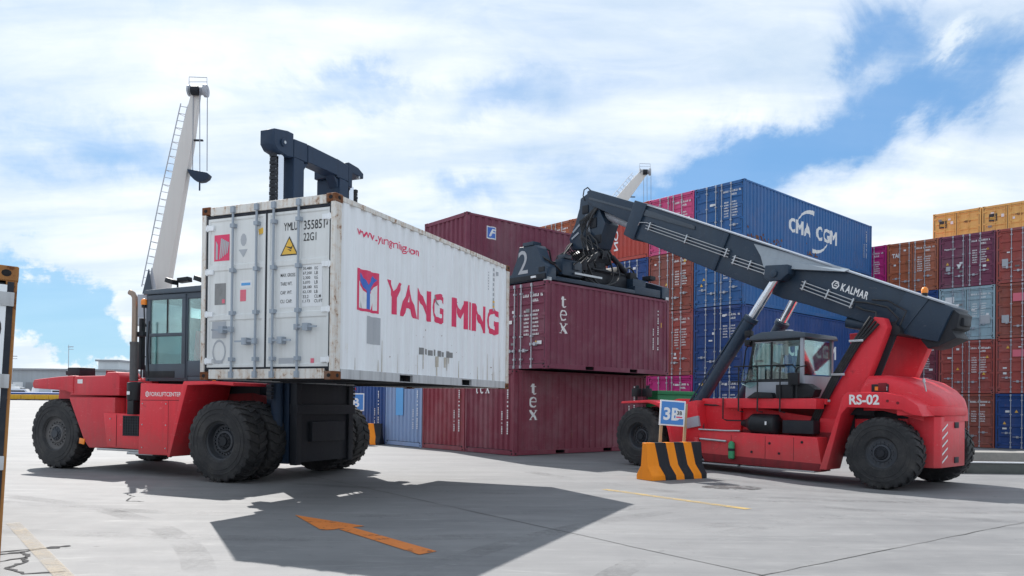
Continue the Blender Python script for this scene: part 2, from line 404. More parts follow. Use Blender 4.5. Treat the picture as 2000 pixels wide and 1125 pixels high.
def concrete(name, base, dark, scale=1.0, ground=False):
    m, g, bs, out = new_mat(name)
    tc = g.new('ShaderNodeTexCoord')
    v = tc.outputs['Object']
    big = g.noise(v, 0.16 * scale, 6, 0.6, 0.3)
    drag = g.noise(g.mapv(v, rot=(0, 0, R(-12)), scale=(0.28, 1.5, 1)), 0.9 * scale, 7, 0.62, 0.5)
    mid = g.noise(v, 2.2 * scale, 7, 0.68)
    fine = g.noise(v, 38 * scale, 5, 0.7)
    f = g.m('ADD', g.m('MULTIPLY', drag, 0.50), g.m('ADD', g.m('MULTIPLY', big, 0.22), g.m('MULTIPLY', mid, 0.28)))
    c = g.mix(g.step(f, 0.30, 0.68), (*dark, 1), (*base, 1))
    spk = g.step(fine, 0.60, 0.74)
    c = g.mix(g.m('MULTIPLY', spk, 0.18), c, (dark[0] * 0.6, dark[1] * 0.6, dark[2] * 0.6))
    if ground:
        st = g.noise(v, 0.55, 8, 0.72, 0.8)
        c = g.mix(g.m('MULTIPLY', g.step(st, 0.57, 0.74), 0.30), c, (dark[0] * 0.45, dark[1] * 0.45, dark[2] * 0.46))
        drip = g.noise(v, 6.5, 3, 0.5)
        c = g.mix(g.m('MULTIPLY', g.step(drip, 0.70, 0.76), 0.55), c, (0.05, 0.05, 0.052))
        pale = g.noise(g.mapv(v, rot=(0, 0, R(-8)), scale=(0.5, 2.2, 1)), 2.6, 7, 0.7, 0.8)
        c = g.mix(g.m('MULTIPLY', g.step(pale, 0.54, 0.70), 0.40), c, (0.29, 0.29, 0.285))
        tyre = g.noise(g.mapv(v, rot=(0, 0, R(28)), scale=(0.10, 2.4, 1)), 0.8, 4, 0.6, 0.25)
        c = g.mix(g.m('MULTIPLY', g.step(tyre, 0.57, 0.70), 0.16), c, (dark[0] * 0.6, dark[1] * 0.6, dark[2] * 0.62))
    g.l.new(c, bs.inputs['Base Color'])
    g.put(bs.inputs['Roughness'], g.m('ADD', 0.62, g.m('MULTIPLY', mid, 0.25)))
    b = g.new('ShaderNodeBump')
    b.inputs['Strength'].default_value = 0.5
    b.inputs['Distance'].default_value = 0.012
    g.l.new(g.m('ADD', g.m('MULTIPLY', mid, 0.6), g.m('MULTIPLY', fine, 0.35)), b.inputs['Height'])
    g.l.new(b.outputs[0], bs.inputs['Normal'])
    return m


M['ground'] = concrete('yard_concrete', (0.205, 0.205, 0.207), (0.128, 0.130, 0.135), 1.0, True)
M['kerb'] = concrete('old_concrete', (0.33, 0.31, 0.28), (0.17, 0.17, 0.16), 3.0)
M['mossy'] = concrete('mossy_concrete', (0.12, 0.13, 0.12), (0.05, 0.06, 0.055), 3.0)
M['joint'] = flat('joint_filler', (0.07, 0.07, 0.07), 0.9, 0.9, (0.16, 0.16, 0.16))
M['crack'] = flat('crack_dirt', (0.035, 0.035, 0.038), 0.95)


def worn_line(name, rgb, thr):
    m, g, bs, out = new_mat(name)
    tc = g.new('ShaderNodeTexCoord')
    v = tc.outputs['Object']
    n = g.m('ADD', g.m('MULTIPLY', g.noise(v, 9, 9, 0.75), 0.55), g.m('MULTIPLY', g.noise(g.mapv(v, scale=(1, 3, 1)), 1.6, 5, 0.6), 0.45))
    bs.inputs['Roughness'].default_value = 0.7
    c = g.mix(g.noise(v, 3, 6, 0.6), (*rgb, 1), (rgb[0] * 0.7, rgb[1] * 0.66, rgb[2] * 0.8))
    g.l.new(c, bs.inputs['Base Color'])
    tr = g.new('ShaderNodeBsdfTransparent')
    mx = g.new('ShaderNodeMixShader')
    g.put(mx.inputs[0], g.step(n, thr, thr + 0.07))
    g.l.new(tr.outputs[0], mx.inputs[1])
    g.l.new(bs.outputs[0], mx.inputs[2])
    g.l.new(mx.outputs[0], out.inputs[0])
    return m


def scrub(name):
    """rubber rubbed thinly into the concrete"""
    m, g, bs, out = new_mat(name)
    tc = g.new('ShaderNodeTexCoord')
    v = tc.outputs['Object']
    n = g.m('ADD', g.m('MULTIPLY', g.noise(v, 0.8, 4, 0.55), 0.6), g.m('MULTIPLY', g.noise(v, 14, 6, 0.7), 0.4))
    bs.inputs['Base Color'].default_value = (0.075, 0.075, 0.078, 1)
    bs.inputs['Roughness'].default_value = 0.8
    tr = g.new('ShaderNodeBsdfTransparent')
    mx = g.new('ShaderNodeMixShader')
    g.put(mx.inputs[0], g.step(n, 0.44, 0.70, 0.0, 0.24))
    g.l.new(tr.outputs[0], mx.inputs[1])
    g.l.new(bs.outputs[0], mx.inputs[2])
    g.l.new(mx.outputs[0], out.inputs[0])
    return m


M['arrow_paint'] = worn_line('worn_orange_road_paint', (0.70, 0.21, 0.03), 0.38)
M['tyre_mark'] = scrub('tyre_scrub')
M['stain'] = worn_line('oil_stain', (0.075, 0.072, 0.07), 0.46)


def faded_line(name, rgb, amount):
    m, g, bs, out = new_mat(name)
    tc = g.new('ShaderNodeTexCoord')
    v = tc.outputs['Object']
    n = g.m('ADD', g.m('MULTIPLY', g.noise(v, 1.6, 6, 0.65), 0.55), g.m('MULTIPLY', g.noise(v, 16, 7, 0.75), 0.45))
    bs.inputs['Base Color'].default_value = (*rgb, 1)
    bs.inputs['Roughness'].default_value = 0.75
    tr = g.new('ShaderNodeBsdfTransparent')
    mx = g.new('ShaderNodeMixShader')
    g.put(mx.inputs[0], g.step(n, 0.36, 0.62, 0.05, amount))
    g.l.new(tr.outputs[0], mx.inputs[1])
    g.l.new(bs.outputs[0], mx.inputs[2])
    g.l.new(mx.outputs[0], out.inputs[0])
    return m


M['line_paint'] = faded_line('faded_yellow_road_paint', (0.50, 0.34, 0.10), 0.75)
M['line_pale'] = faded_line('pale_road_paint', (0.40, 0.33, 0.24), 0.6)


def tyre_mat():
    m, g, bs, out = new_mat('tyre_rubber')
    v, rnd = obj_coords(g)
    n = g.noise(v, 3, 6, 0.65)
    f = g.noise(v, 22, 5, 0.6)
    c = g.mix(g.step(n, 0.35, 0.7), (0.012, 0.013, 0.016, 1), (0.034, 0.034, 0.036, 1))
    dst = g.noise(v, 1.7, 7, 0.7)
    c = g.mix(g.m('MULTIPLY', g.step(f, 0.52, 0.75), 0.4), c, (0.075, 0.07, 0.064))
    c = g.mix(g.m('MULTIPLY', g.step(dst, 0.48, 0.72), 0.45), c, (0.085, 0.078, 0.07))
    g.l.new(c, bs.inputs['Base Color'])
    bs.inputs['Roughness'].default_value = 0.72
    b = g.new('ShaderNodeBump')
    b.inputs['Strength'].default_value = 0.4
    b.inputs['Distance'].default_value = 0.008
    g.l.new(f, b.inputs['Height'])
    g.l.new(b.outputs[0], bs.inputs['Normal'])
    return m


M['tyre'] = tyre_mat()


# ------------------------------------------------------------------ mesh helpers
class B:
    """collects shapes and links them as ONE mesh object"""
    def __init__(s):
        s.bm = bmesh.new()
        s.mi = 0

    def _f(s, vs):
        try:
            f = s.bm.faces.new(vs)
            f.material_index = s.mi
            return f
        except ValueError:
            return None

    def box(s, lo, hi, rot=None, piv=None):
        (x0, y0, z0), (x1, y1, z1) = lo, hi
        co = [(x0, y0, z0), (x1, y0, z0), (x1, y1, z0), (x0, y1, z0), (x0, y0, z1), (x1, y0, z1), (x1, y1, z1), (x0, y1, z1)]
        co = [Vector(c) for c in co]
        if rot is not None:
            c0 = Vector(piv) if piv is not None else (co[0] + co[6]) / 2
            mt = Euler(rot).to_matrix()
            co = [mt @ (c - c0) + c0 for c in co]
        v = [s.bm.verts.new(c) for c in co]
        for q in ((0, 3, 2, 1), (4, 5, 6, 7), (0, 1, 5, 4), (1, 2, 6, 5), (2, 3, 7, 6), (3, 0, 4, 7)):
            s._f([v[i] for i in q])
        return s

    def beam(s, p0, p1, w, h, up=(0, 0, 1)):
        p0, p1 = Vector(p0), Vector(p1)
        d = (p1 - p0).normalized()
        side = d.cross(Vector(up))
        if side.length < 1e-4:
            side = d.cross(Vector((0, 1, 0)))
        side.normalize()
        u = side.cross(d)
        vs = []
        for p in (p0, p1):
            for a, b in ((-1, -1), (1, -1), (1, 1), (-1, 1)):
                vs.append(s.bm.verts.new(p + side * a * w / 2 + u * b * h / 2))
        for q in ((0, 3, 2, 1), (4, 5, 6, 7), (0, 1, 5, 4), (1, 2, 6, 5), (2, 3, 7, 6), (3, 0, 4, 7)):
            s._f([vs[i] for i in q])
        return s

    def prism(s, pts, axis, lo, hi):
        def mk(p, t):
            return {'x': (t, p[0], p[1]), 'y': (p[0], t, p[1]), 'z': (p[0], p[1], t)}[axis]
        a = [s.bm.verts.new(mk(p, lo)) for p in pts]
        b = [s.bm.verts.new(mk(p, hi)) for p in pts]
        n = len(pts)
        s._f(a[::-1])
        s._f(b)
        for i in range(n):
            s._f([a[i], a[(i + 1) % n], b[(i + 1) % n], b[i]])
        return s

    def loft(s, rings, caps=True):
        rr = [[s.bm.verts.new(p) for p in r] for r in rings]
        n = len(rr[0])
        for k in range(len(rr) - 1):
            for i in range(n):
                s._f([rr[k][i], rr[k][(i + 1) % n], rr[k + 1][(i + 1) % n], rr[k + 1][i]])
        if caps:
            s._f(rr[0][::-1])
            s._f(rr[-1])
        return s

    def cyl(s, p0, p1, r, n=14, r2=None):
        return s.lathe([(0, r), (1, r if r2 is None else r2)], p0, p1, n, unit=True)

    def lathe(s, prof, p0, p1, n=20, unit=False, caps=True):
        """prof: (distance along p0->p1, radius); unit: distance as a share"""
        p0, p1 = Vector(p0), Vector(p1)
        d = p1 - p0
        L = d.length
        d.normalize()
        a = d.orthogonal().normalized()
        b = d.cross(a)
        rings = []
        for t, r in prof:
            c = p0 + d * (t * L if unit else t)
            rings.append([c + (a * math.cos(6.28318 * i / n) + b * math.sin(6.28318 * i / n)) * max(r, 1e-4) for i in range(n)])
        return s.loft(rings, caps)

    def tube(s, pts, r, n=8):
        pts = [Vector(p) for p in pts]
        prev = None
        rings = []
        for i, p in enumerate(pts):
            t = (pts[min(i + 1, len(pts) - 1)] - pts[max(i - 1, 0)]).normalized()
            if prev is None:
                a = t.orthogonal().normalized()
            else:
                a = (prev - t * prev.dot(t)).normalized()
            prev = a
            b = t.cross(a)
            rings.append([p + (a * math.cos(6.28318 * k / n) + b * math.sin(6.28318 * k / n)) * r for k in range(n)])
        return s.loft(rings)

    def poly(s, pts):
        s._f([s.bm.verts.new(p) for p in pts])
        return s

    def mesh(s, name, bevel=0, seg=2, smooth=True, angle=38):
        bmesh.ops.recalc_face_normals(s.bm, faces=s.bm.faces)
        if bevel:
            ed = [e for e in s.bm.edges if len(e.link_faces) == 2 and e.calc_face_angle(0) > R(28)]
            bmesh.ops.bevel(s.bm, geom=ed, offset=bevel, segments=seg, affect='EDGES', profile=0.6, clamp_overlap=True)
        me = bpy.data.meshes.new(name)
        s.bm.to_mesh(me)
        s.bm.free()
        if smooth:
            me.shade_smooth()
            me.set_sharp_from_angle(angle=R(angle))
        return me

    def obj(s, name, mat, parent=None, bevel=0, seg=2, smooth=True, angle=38, loc=None):
        me = s.mesh(name, bevel, seg, smooth, angle)
        return put(name, me, mat, parent, loc)


def put(name, me, mat, parent=None, loc=None):
    o = bpy.data.objects.new(name, me)
    COL.objects.link(o)
    if not me.materials:
        me.materials.append(None)
    mats = mat if isinstance(mat, (list, tuple)) else [mat]
    while len(me.materials) < len(mats):
        me.materials.append(None)
    for i, mm in enumerate(mats):
        o.material_slots[i].link = 'OBJECT'
        o.material_slots[i].material = M[mm] if isinstance(mm, str) else mm
    if parent is not None:
        o.parent = parent
    if loc is not None:
        o.location = loc
    return o


def thing(name, label, cat, loc=(0, 0, 0), rotz=0.0, group=None):
    o = bpy.data.objects.new(name, None)
    o.empty_display_size = 0.5
    COL.objects.link(o)
    o.location = loc
    o.rotation_euler = (0, 0, rotz)
    tag(o, label, cat, group)
    return o


def part_empty(name, parent, loc=(0, 0, 0), rotz=0.0):
    o = bpy.data.objects.new(name, None)
    COL.objects.link(o)
    o.parent = parent
    o.location = loc
    o.rotation_euler = (0, 0, rotz)
    return o


def tag(o, label, cat, group=None):
    o['label'] = label
    o['category'] = cat
    if group:
        o['group'] = group
    return o


def kind(o, k):
    o['kind'] = k
    return o


# ------------------------------------------------------------------ lettering
def text_mesh(body, bold=0.0, space=1.0):
    """triangles of a line of text; a heavy M is drawn by hand because thickening folds its outline"""
    if 'M' not in body or bold <= 0 or '.' in body:
        return glyphs(body, bold, space)
    vs, fs, x = [], [], 0.0
    for ch in body:
        if ch == ' ':
            x += 0.30
            continue
        if ch == 'M':
            t, wd, H_, lo = 0.10 + 2 * bold, 0.68 + 2 * bold, 0.682 + bold, -bold
            d, c, yc = 0.17 + 2.2 * bold, 0.34 + bold, 0.44
            q = [[(0, lo), (t, lo), (t, H_), (0, H_)], [(wd - t, lo), (wd, lo), (wd, H_), (wd - t, H_)],
                 [(t, H_ - d), (c, yc - d), (c, yc), (t, H_)], [(c, yc - d), (wd - t, H_ - d), (wd - t, H_), (c, yc)]]
            v1 = [Vector((a, b_, 0)) for p in q for a, b_ in p]
            f1 = [tuple(range(4 * i, 4 * i + 4)) for i in range(4)]
        else:
            v1, f1 = glyphs(ch, bold, 1.0)
        x0 = min(v.x for v in v1)
        x1 = max(v.x for v in v1)
        k = len(vs)
        vs += [Vector((v.x - x0 + x, v.y, 0)) for v in v1]
        fs += [tuple(i + k for i in f) for f in f1]
        x += x1 - x0 + 0.07 * space
    return vs, fs


def glyphs(body, bold=0.0, space=1.0):
    cu = bpy.data.curves.new('lettering', 'FONT')
    cu.body = body
    cu.size = 1.0
    cu.offset = bold
    cu.space_character = space
    cu.resolution_u = 3
    o = bpy.data.objects.new('lettering', cu)
    COL.objects.link(o)
    me = bpy.data.meshes.new_from_object(o)
    bpy.data.objects.remove(o)
    bpy.data.curves.remove(cu)
    vs = [v.co.copy() for v in me.vertices]
    fs = [tuple(p.vertices) for p in me.polygons]
    bpy.data.meshes.remove(me)
    return vs, fs


PITCH_C, DEPTH_C, PHASE_C = 0.278, 0.032, 0.232
KNOTS_C = ((0.0, 0.0), (0.120, 0.0), (0.152, 1.0), (0.246, 1.0), (0.278, 0.0))


def corr(a, a0=PHASE_C):
    t = (a - a0) % PITCH_C
    for (x0, y0), (x1, y1) in zip(KNOTS_C, KNOTS_C[1:]):
        if t <= x1:
            return (y0 + (y1 - y0) * (t - x0) / (x1 - x0)) * DEPTH_C
    return 0.0


def decal(name, polys, mat, parent, fn, conform=False, a0=PHASE_C):
    """polys: list of 2-D polygons or (verts, faces); fn maps (u, v, inward) to 3-D. conform: follow the corrugation in u."""
    bm = bmesh.new()
    if isinstance(polys, tuple):
        vs = [bm.verts.new((v[0], v[1], 0)) for v in polys[0]]
        for f in polys[1]:
            try:
                bm.faces.new([vs[i] for i in f])
            except ValueError:
                pass
    else:
        for i_, p in enumerate(polys):
            bm.faces.new([bm.verts.new((q[0], q[1], 0.0002 * i_)) for q in p])
    bmesh.ops.triangulate(bm, faces=bm.faces[:])
    if conform:
        u0 = min(v.co.x for v in bm.verts)
        u1 = max(v.co.x for v in bm.verts)
        k = math.floor((u0 - a0) / PITCH_C)
        while a0 + k * PITCH_C < u1:
            for kx, _ in KNOTS_C[:-1]:
                x = a0 + k * PITCH_C + kx
                if u0 < x < u1:
                    bmesh.ops.bisect_plane(bm, geom=bm.verts[:] + bm.edges[:] + bm.faces[:], plane_co=(x, 0, 0), plane_no=(1, 0, 0))
            k += 1
    for v in bm.verts:
        d = (corr(v.co.x, a0) if conform else 0.0) - v.co.z
        v.co = Vector(fn(v.co.x, v.co.y, d))
    me = bpy.data.meshes.new(name)
    bm.to_mesh(me)
    bm.free()
    return put(name, me, mat, parent)


def fit_text(body, u0, v0, u1, v1, bold=0.0, space=1.0, shear=0.0):
    vs, fs = text_mesh(body, bold, space)
    x0 = min(v.x for v in vs); x1 = max(v.x for v in vs)
    y0 = min(v.y for v in vs); y1 = max(v.y for v in vs)
    out = []
    for v in vs:
        out.append((u0 + (v.x - x0) / (x1 - x0) * (u1 - u0) + shear * (v.y - y0), v0 + (v.y - y0) / (y1 - y0) * (v1 - v0)))
    return out, fs


def join_polys(*pp):
    vs, fs = [], []
    for p in pp:
        v, f = p
        k = len(vs)
        vs += list(v)
        fs += [tuple(i + k for i in q) for q in f]
    return vs, fs


def rect(u0, v0, u1, v1):
    return [(u0, v0), (u1, v0), (u1, v1), (u0, v1)]


# ------------------------------------------------------------------ ground
def sst(a, b, t):
    t = max(0.0, min(1.0, (t - a) / (b - a)))
    return t * t * (3 - 2 * t)


def gz(x, y):
    """height of the yard: level, a little fall towards the right, a slight rise far away on the left"""
    z = -0.10 * sst(4.3, 7.3, x) * (1 - sst(24, 29, y)) * sst(10, 14, y)
    z -= 0.289 * sst(18.4, 20.5, x) * sst(24, 29, y)
    z += 1.25 * sst(60, 140, y) * (1 - sst(-14, 0, x))
    return z


def ground():
    b = B()
    xs = [-900, -500, -300, -200, -140, -100, -70, -50, -35, -25, -18, -14, -11, -8, -5, -2.5, 0, 2, 3, 3.6, 4.2, 4.8, 5.4, 6, 6.6, 7.2, 7.8, 8.6, 10, 12, 14, 16, 17.5, 18.4, 19, 19.5, 20, 20.5, 22, 26, 32, 45, 70, 120, 250, 600, 900]
    ys = [-60, -20, -8, 0, 4, 7, 10, 11, 12, 13, 14, 16, 18, 20, 22, 24, 25, 26, 27, 28, 29, 31, 34, 38, 44, 52, 60, 68, 76, 84, 92, 100, 108, 116, 124, 132, 140, 160, 200, 300, 500, 900, 1600, 2600]
    vs = [[b.bm.verts.new((x, y, gz(x, y))) for x in xs] for y in ys]
    for j in range(len(ys) - 1):
        for i in range(len(xs) - 1):
            b._f([vs[j][i], vs[j][i + 1], vs[j + 1][i + 1], vs[j + 1][i]])
    kind(b.obj('ground', 'ground', smooth=True, angle=80), 'structure')


def strip(pts, w, z=0.004, taper=None):
    out = []
    n = len(pts)
    for i, p in enumerate(pts):
        p = Vector((*p, 0))
        t = (Vector((*pts[min(i + 1, n - 1)], 0)) - Vector((*pts[max(i - 1, 0)], 0))).normalized()
        s_ = Vector((-t.y, t.x, 0)) * (w if taper is None else w * taper[i]) / 2
        out.append((p + s_, p - s_))
    return out


def strip_obj(name, pts, w, mat, z=0.004, taper=None):
    b = B()
    q = strip(pts, w, z, taper)
    vs = [[b.bm.verts.new((v.x, v.y, gz(v.x, v.y) + z)) for v in pr] for pr in q]
    for k in range(len(vs) - 1):
        b._f([vs[k][0], vs[k][1], vs[k + 1][1], vs[k + 1][0]])
    return b.obj(name, mat, smooth=False)


def lerp_pts(p, q, n, jit=0.0, rnd=random):
    return [(p[0] + (q[0] - p[0]) * i / n + rnd.uniform(-jit, jit), p[1] + (q[1] - p[1]) * i / n + rnd.uniform(-jit, jit)) for i in range(n + 1)]


ground()
_rj = random.Random(3)
joints = [((-9.0, 22.65), (2.33, 7.07)), ((2.33, 7.07), (14.0, 15.7)), ((2.33, 7.07), (5.3, 2.9)), ((2.33, 7.07), (-6.0, 0.9))]
for p_, q_ in joints:
    pts_ = lerp_pts(p_, q_, 46, 0.012, _rj)
    kind(strip_obj('pavement_joint', pts_, 0.016, 'joint', 0.004, [_rj.uniform(0.5, 1.4) for _ in pts_]), 'structure')
for pts_, w_ in (([(-5.6, 7.1), (-5.3, 7.35), (-5.06, 7.64), (-4.91, 7.80), (-4.83, 8.0), (-4.66, 8.12)], 0.055), ([(-4.95, 7.75), (-4.78, 7.6), (-4.72, 7.42), (-4.6, 7.3), (-4.62, 7.02)], 0.05),
                 ([(-5.5, 7.75), (-5.2, 7.72), (-4.9, 7.93), (-4.7, 8.0)], 0.035), ([(-4.75, 7.5), (-4.9, 7.2), (-5.1, 7.0), (-5.15, 6.6)], 0.03), ([(-6.3, 12.6), (-6.05, 12.3), (-5.9, 11.75), (-5.6, 11.7)], 0.02), ([(-4.62, 7.02), (-4.3, 6.8), (-4.0, 6.9)], 0.03)):
    fin_ = []
    for a_, b_ in zip(pts_, pts_[1:]):
        fin_ += lerp_pts(a_, b_, 5, 0.018, _rj)[:-1]
    fin_.append(pts_[-1])
    kind(strip_obj('pavement_crack', fin_, w_, 'crack', 0.005, [_rj.uniform(0.4, 1.6) for _ in fin_]), 'structure')
arrow_ = B()
arrow_.poly([(x, y, 0.006) for x, y in ((-2.95, 10.48), (-2.27, 9.24), (-2.10, 9.36), (-0.93, 7.84), (-0.77, 8.03), (-1.96, 9.50), (-1.83, 9.61))])
tag(arrow_.obj('road_arrow', 'arrow_paint', smooth=False), 'worn orange direction arrow painted on the concrete yard', 'road marking')
tag(strip_obj('road_line', lerp_pts((1.70, 14.12), (3.6, 11.6), 10), 0.17, 'line_paint', 0.006), 'faded yellow line on the ground in front of the striped barrier', 'road marking')
tag(strip_obj('road_line', lerp_pts((-6.2, 9.55), (-3.0, 5.6), 10), 0.15, 'line_pale', 0.006), 'faded pale line on the ground beside the cracked concrete', 'road marking')
def arc_pts(cx, cy, r, a0, a1, n=26):
    return [(cx + r * math.cos(R(a0 + (a1 - a0) * i / n)), cy + r * math.sin(R(a0 + (a1 - a0) * i / n))) for i in range(n + 1)]


for cx_, cy_, r_, a0_, a1_, w_ in ((-3.0, 22.0, 11.5, 235, 300, 0.32), (-3.0, 22.0, 13.3, 238, 305, 0.34), (9.0, 3.0, 9.0, 95, 170, 0.30), (9.0, 3.0, 10.6, 92, 165, 0.3), (14.0, 24.0, 15.0, 205, 255, 0.36), (14.0, 24.0, 12.2, 205, 250, 0.34), (-12.0, 3.0, 10.0, 10, 70, 0.3), (3.0, 30.0, 17.0, 225, 285, 0.3)):
    kind(strip_obj('tyre_mark', arc_pts(cx_, cy_, r_, a0_, a1_), w_, 'tyre_mark', 0.003), 'stuff')
st_ = B()
_o = [(math.cos(t * 0.5236) * _rj.uniform(0.8, 1.15), math.sin(t * 0.5236) * _rj.uniform(0.8, 1.15)) for t in range(12)]
st_.poly([(4.2 + u * 0.62, 14.7 + v * 0.42, gz(4.2, 14.7) + 0.006) for u, v in _o])
kind(st_.obj('oil_stain', 'stain', smooth=False), 'stuff')


# ------------------------------------------------------------------ shipping containers
W = 2.438
H8, H9 = 2.591, 2.896
L20, L40 = 6.058, 12.192
CACHE = {}


def cached(key, fn):
    if key not in CACHE:
        CACHE[key] = fn()
    return CACHE[key]


def mesh_frame(L, H, doors):
    b = B()
    for a0, a1 in ((0.0, 0.16), (L - 0.12, L)):
        for b0, b1 in ((0.0, 0.085), (W - 0.085, W)):
            b.box((a0 + 0.004, b0 + 0.004, 0.118), (a1 - 0.004, b1 - 0.004, H - 0.118))
    for a0, a1 in ((0.01, 0.11), (L - 0.11, L - 0.01)):
        b.box((a0, 0.165, H - 0.135), (a1, W - 0.165, H - 0.012))
        b.box((a0, 0.165, 0.015), (a1, W - 0.165, 0.155))
    for b0, b1 in ((0.008, 0.07), (W - 0.07, W - 0.008)):
        b.box((0.18, b0, H - 0.085), (L - 0.18, b1, H - 0.014))
    return b.mesh('frame', 0.004, 1)


def mesh_rail(L, H, side):
    b = B()
    pk = (L / 2 - 1.085, L / 2 + 1.085) if L < 7 else ()
    for b0, b1 in (((0.006, 0.06), (W - 0.06, W - 0.006))[side],):
        a = 0.18
        for p in pk:
            b.box((a, b0, 0.016), (p - 0.20, b1, 0.155))
            b.box((p - 0.20, b0, 0.132), (p + 0.20, b1, 0.155))
            b.box((p - 0.20, b0, 0.016), (p + 0.20, b1, 0.028))
            a = p + 0.20
        b.box((a, b0, 0.016), (L - 0.18, b1, 0.155))
    return b.mesh('bottom_rail', 0.003, 1)


def mesh_under(L, H):
    b = B()
    b.box((0.02, 0.065, 0.135), (L - 0.02, W - 0.065, 0.17))
    a = 0.35
    pk = (L / 2 - 1.085, L / 2 + 1.085) if L < 7 else ()
    while a < L - 0.2:
        if all(abs(a - p) > 0.26 for p in pk):
            b.box((a - 0.03, 0.065, 0.03), (a + 0.03, W - 0.065, 0.135))
        a += 0.30
    for p in pk:
        for s in (-0.205, 0.205):
            b.box((p + s - 0.008, 0.065, 0.018), (p + s + 0.008, W - 0.065, 0.135))
        b.box((p - 0.19, 0.9, 0.03), (p + 0.19, W - 0.9, 0.13))
    return b.mesh('underframe', 0, 1)


def mesh_side(L, H, side):
    b = B()
    a0, a1 = 0.16, L - 0.12
    xs = [a0]
    k = -1
    while True:
        done = False
        for kx, _ in KNOTS_C[:-1]:
            x = PHASE_C + k * PITCH_C + kx
            if x >= a1:
                done = True
                break
            if x > a0:
                xs.append(x)
        if done:
            break
        k += 1
    xs.append(a1)
    zs = [0.15, 0.75, 1.35, 1.95, H - 0.08]
    y = lambda a: (0.018 + corr(a)) if side == 0 else (W - 0.018 - corr(a))
    g = [[b.bm.verts.new((a, y(a), z)) for a in xs] for z in zs]
    for j in range(len(zs) - 1):
        for i in range(len(xs) - 1):
            b._f([g[j][i], g[j][i + 1], g[j + 1][i + 1], g[j + 1][i]])
    return b.mesh('side_panel', 0, 1, True, 25)


def mesh_end(L, H, near):
    """blind end: deep vertical corrugation between the corner posts"""
    b = B()
    p, d = 0.252, 0.046
    kn = ((0, 0), (0.10, 0), (0.142, 1), (0.21, 1), (0.252, 0))
    pts = []
    k = 0
    while True:
        stop = False
        for kx, ky in kn[:-1]:
            y = 0.08 + k * p + kx
            if y > W - 0.08:
                stop = True
                break
            pts.append((y, ky))
        if stop:
            break
        k += 1
    pts.append((W - 0.08, 0))
    x = lambda c: (0.03 + c * d) if near else (L - 0.03 - c * d)
    g = [[b.bm.verts.new((x(c), y, z)) for y, c in pts] for z in (0.14, 0.9, 1.7, H - 0.12)]
    for j in range(3):
        for i in range(len(pts) - 1):
            b._f([g[j][i], g[j][i + 1], g[j + 1][i + 1], g[j + 1][i]])
    return b.mesh('end_panel', 0, 1, True, 25)


def mesh_roof(L, H):
    b = B()
    n = int((L - 0.3) / 0.21) * 2
    g = []
    for i in range(n + 1):
        a = 0.1 + (L - 0.2) * i / n
        z = H - 0.03 - (0.018 if i % 2 else 0)
        g.append([b.bm.verts.new((a, y, z)) for y in (0.05, W / 2, W - 0.05)])
    for i in range(n):
        for j in range(2):
            b._f([g[i][j], g[i + 1][j], g[i + 1][j + 1], g[i][j + 1]])
    return b.mesh('roof_panel', 0, 1, True, 20)


def mesh_casting():
    b = B()
    b.box((0, 0, 0), (0.178, 0.162, 0.118))
    me_b = b
    bmesh.ops.bevel(b.bm, geom=b.bm.edges[:], offset=0.008, segments=1, affect='EDGES')
    b.mi = 1
    for (c, ax) in (((0.0, 0.081), 'x'), ((0.178, 0.081), 'x'), ((0.089, 0.0), 'y'), ((0.089, 0.162), 'y')):
        pts = [(c[0] if ax == 'x' else c[0] + 0.034 * math.cos(t * 0.6283), (c[1] + 0.034 * math.cos(t * 0.6283)) if ax == 'x' else c[1], 0.06 + 0.028 * math.sin(t * 0.6283)) for t in range(10)]
        o = 0.0015
        if ax == 'x':
            pts = [(p[0] + (o if c[0] > 0.1 else -o), p[1], p[2]) for p in pts]
        else:
            pts = [(p[0], p[1] + (o if c[1] > 0.1 else -o), p[2]) for p in pts]
        b.poly(pts)
    for z in (-0.0015, 0.1195):
        b.poly([(0.089 + 0.05 * math.cos(t * 0.6283), 0.081 + 0.03 * math.sin(t * 0.6283), z) for t in range(10)])
    return b.mesh('corner_casting', 0, 1, False)


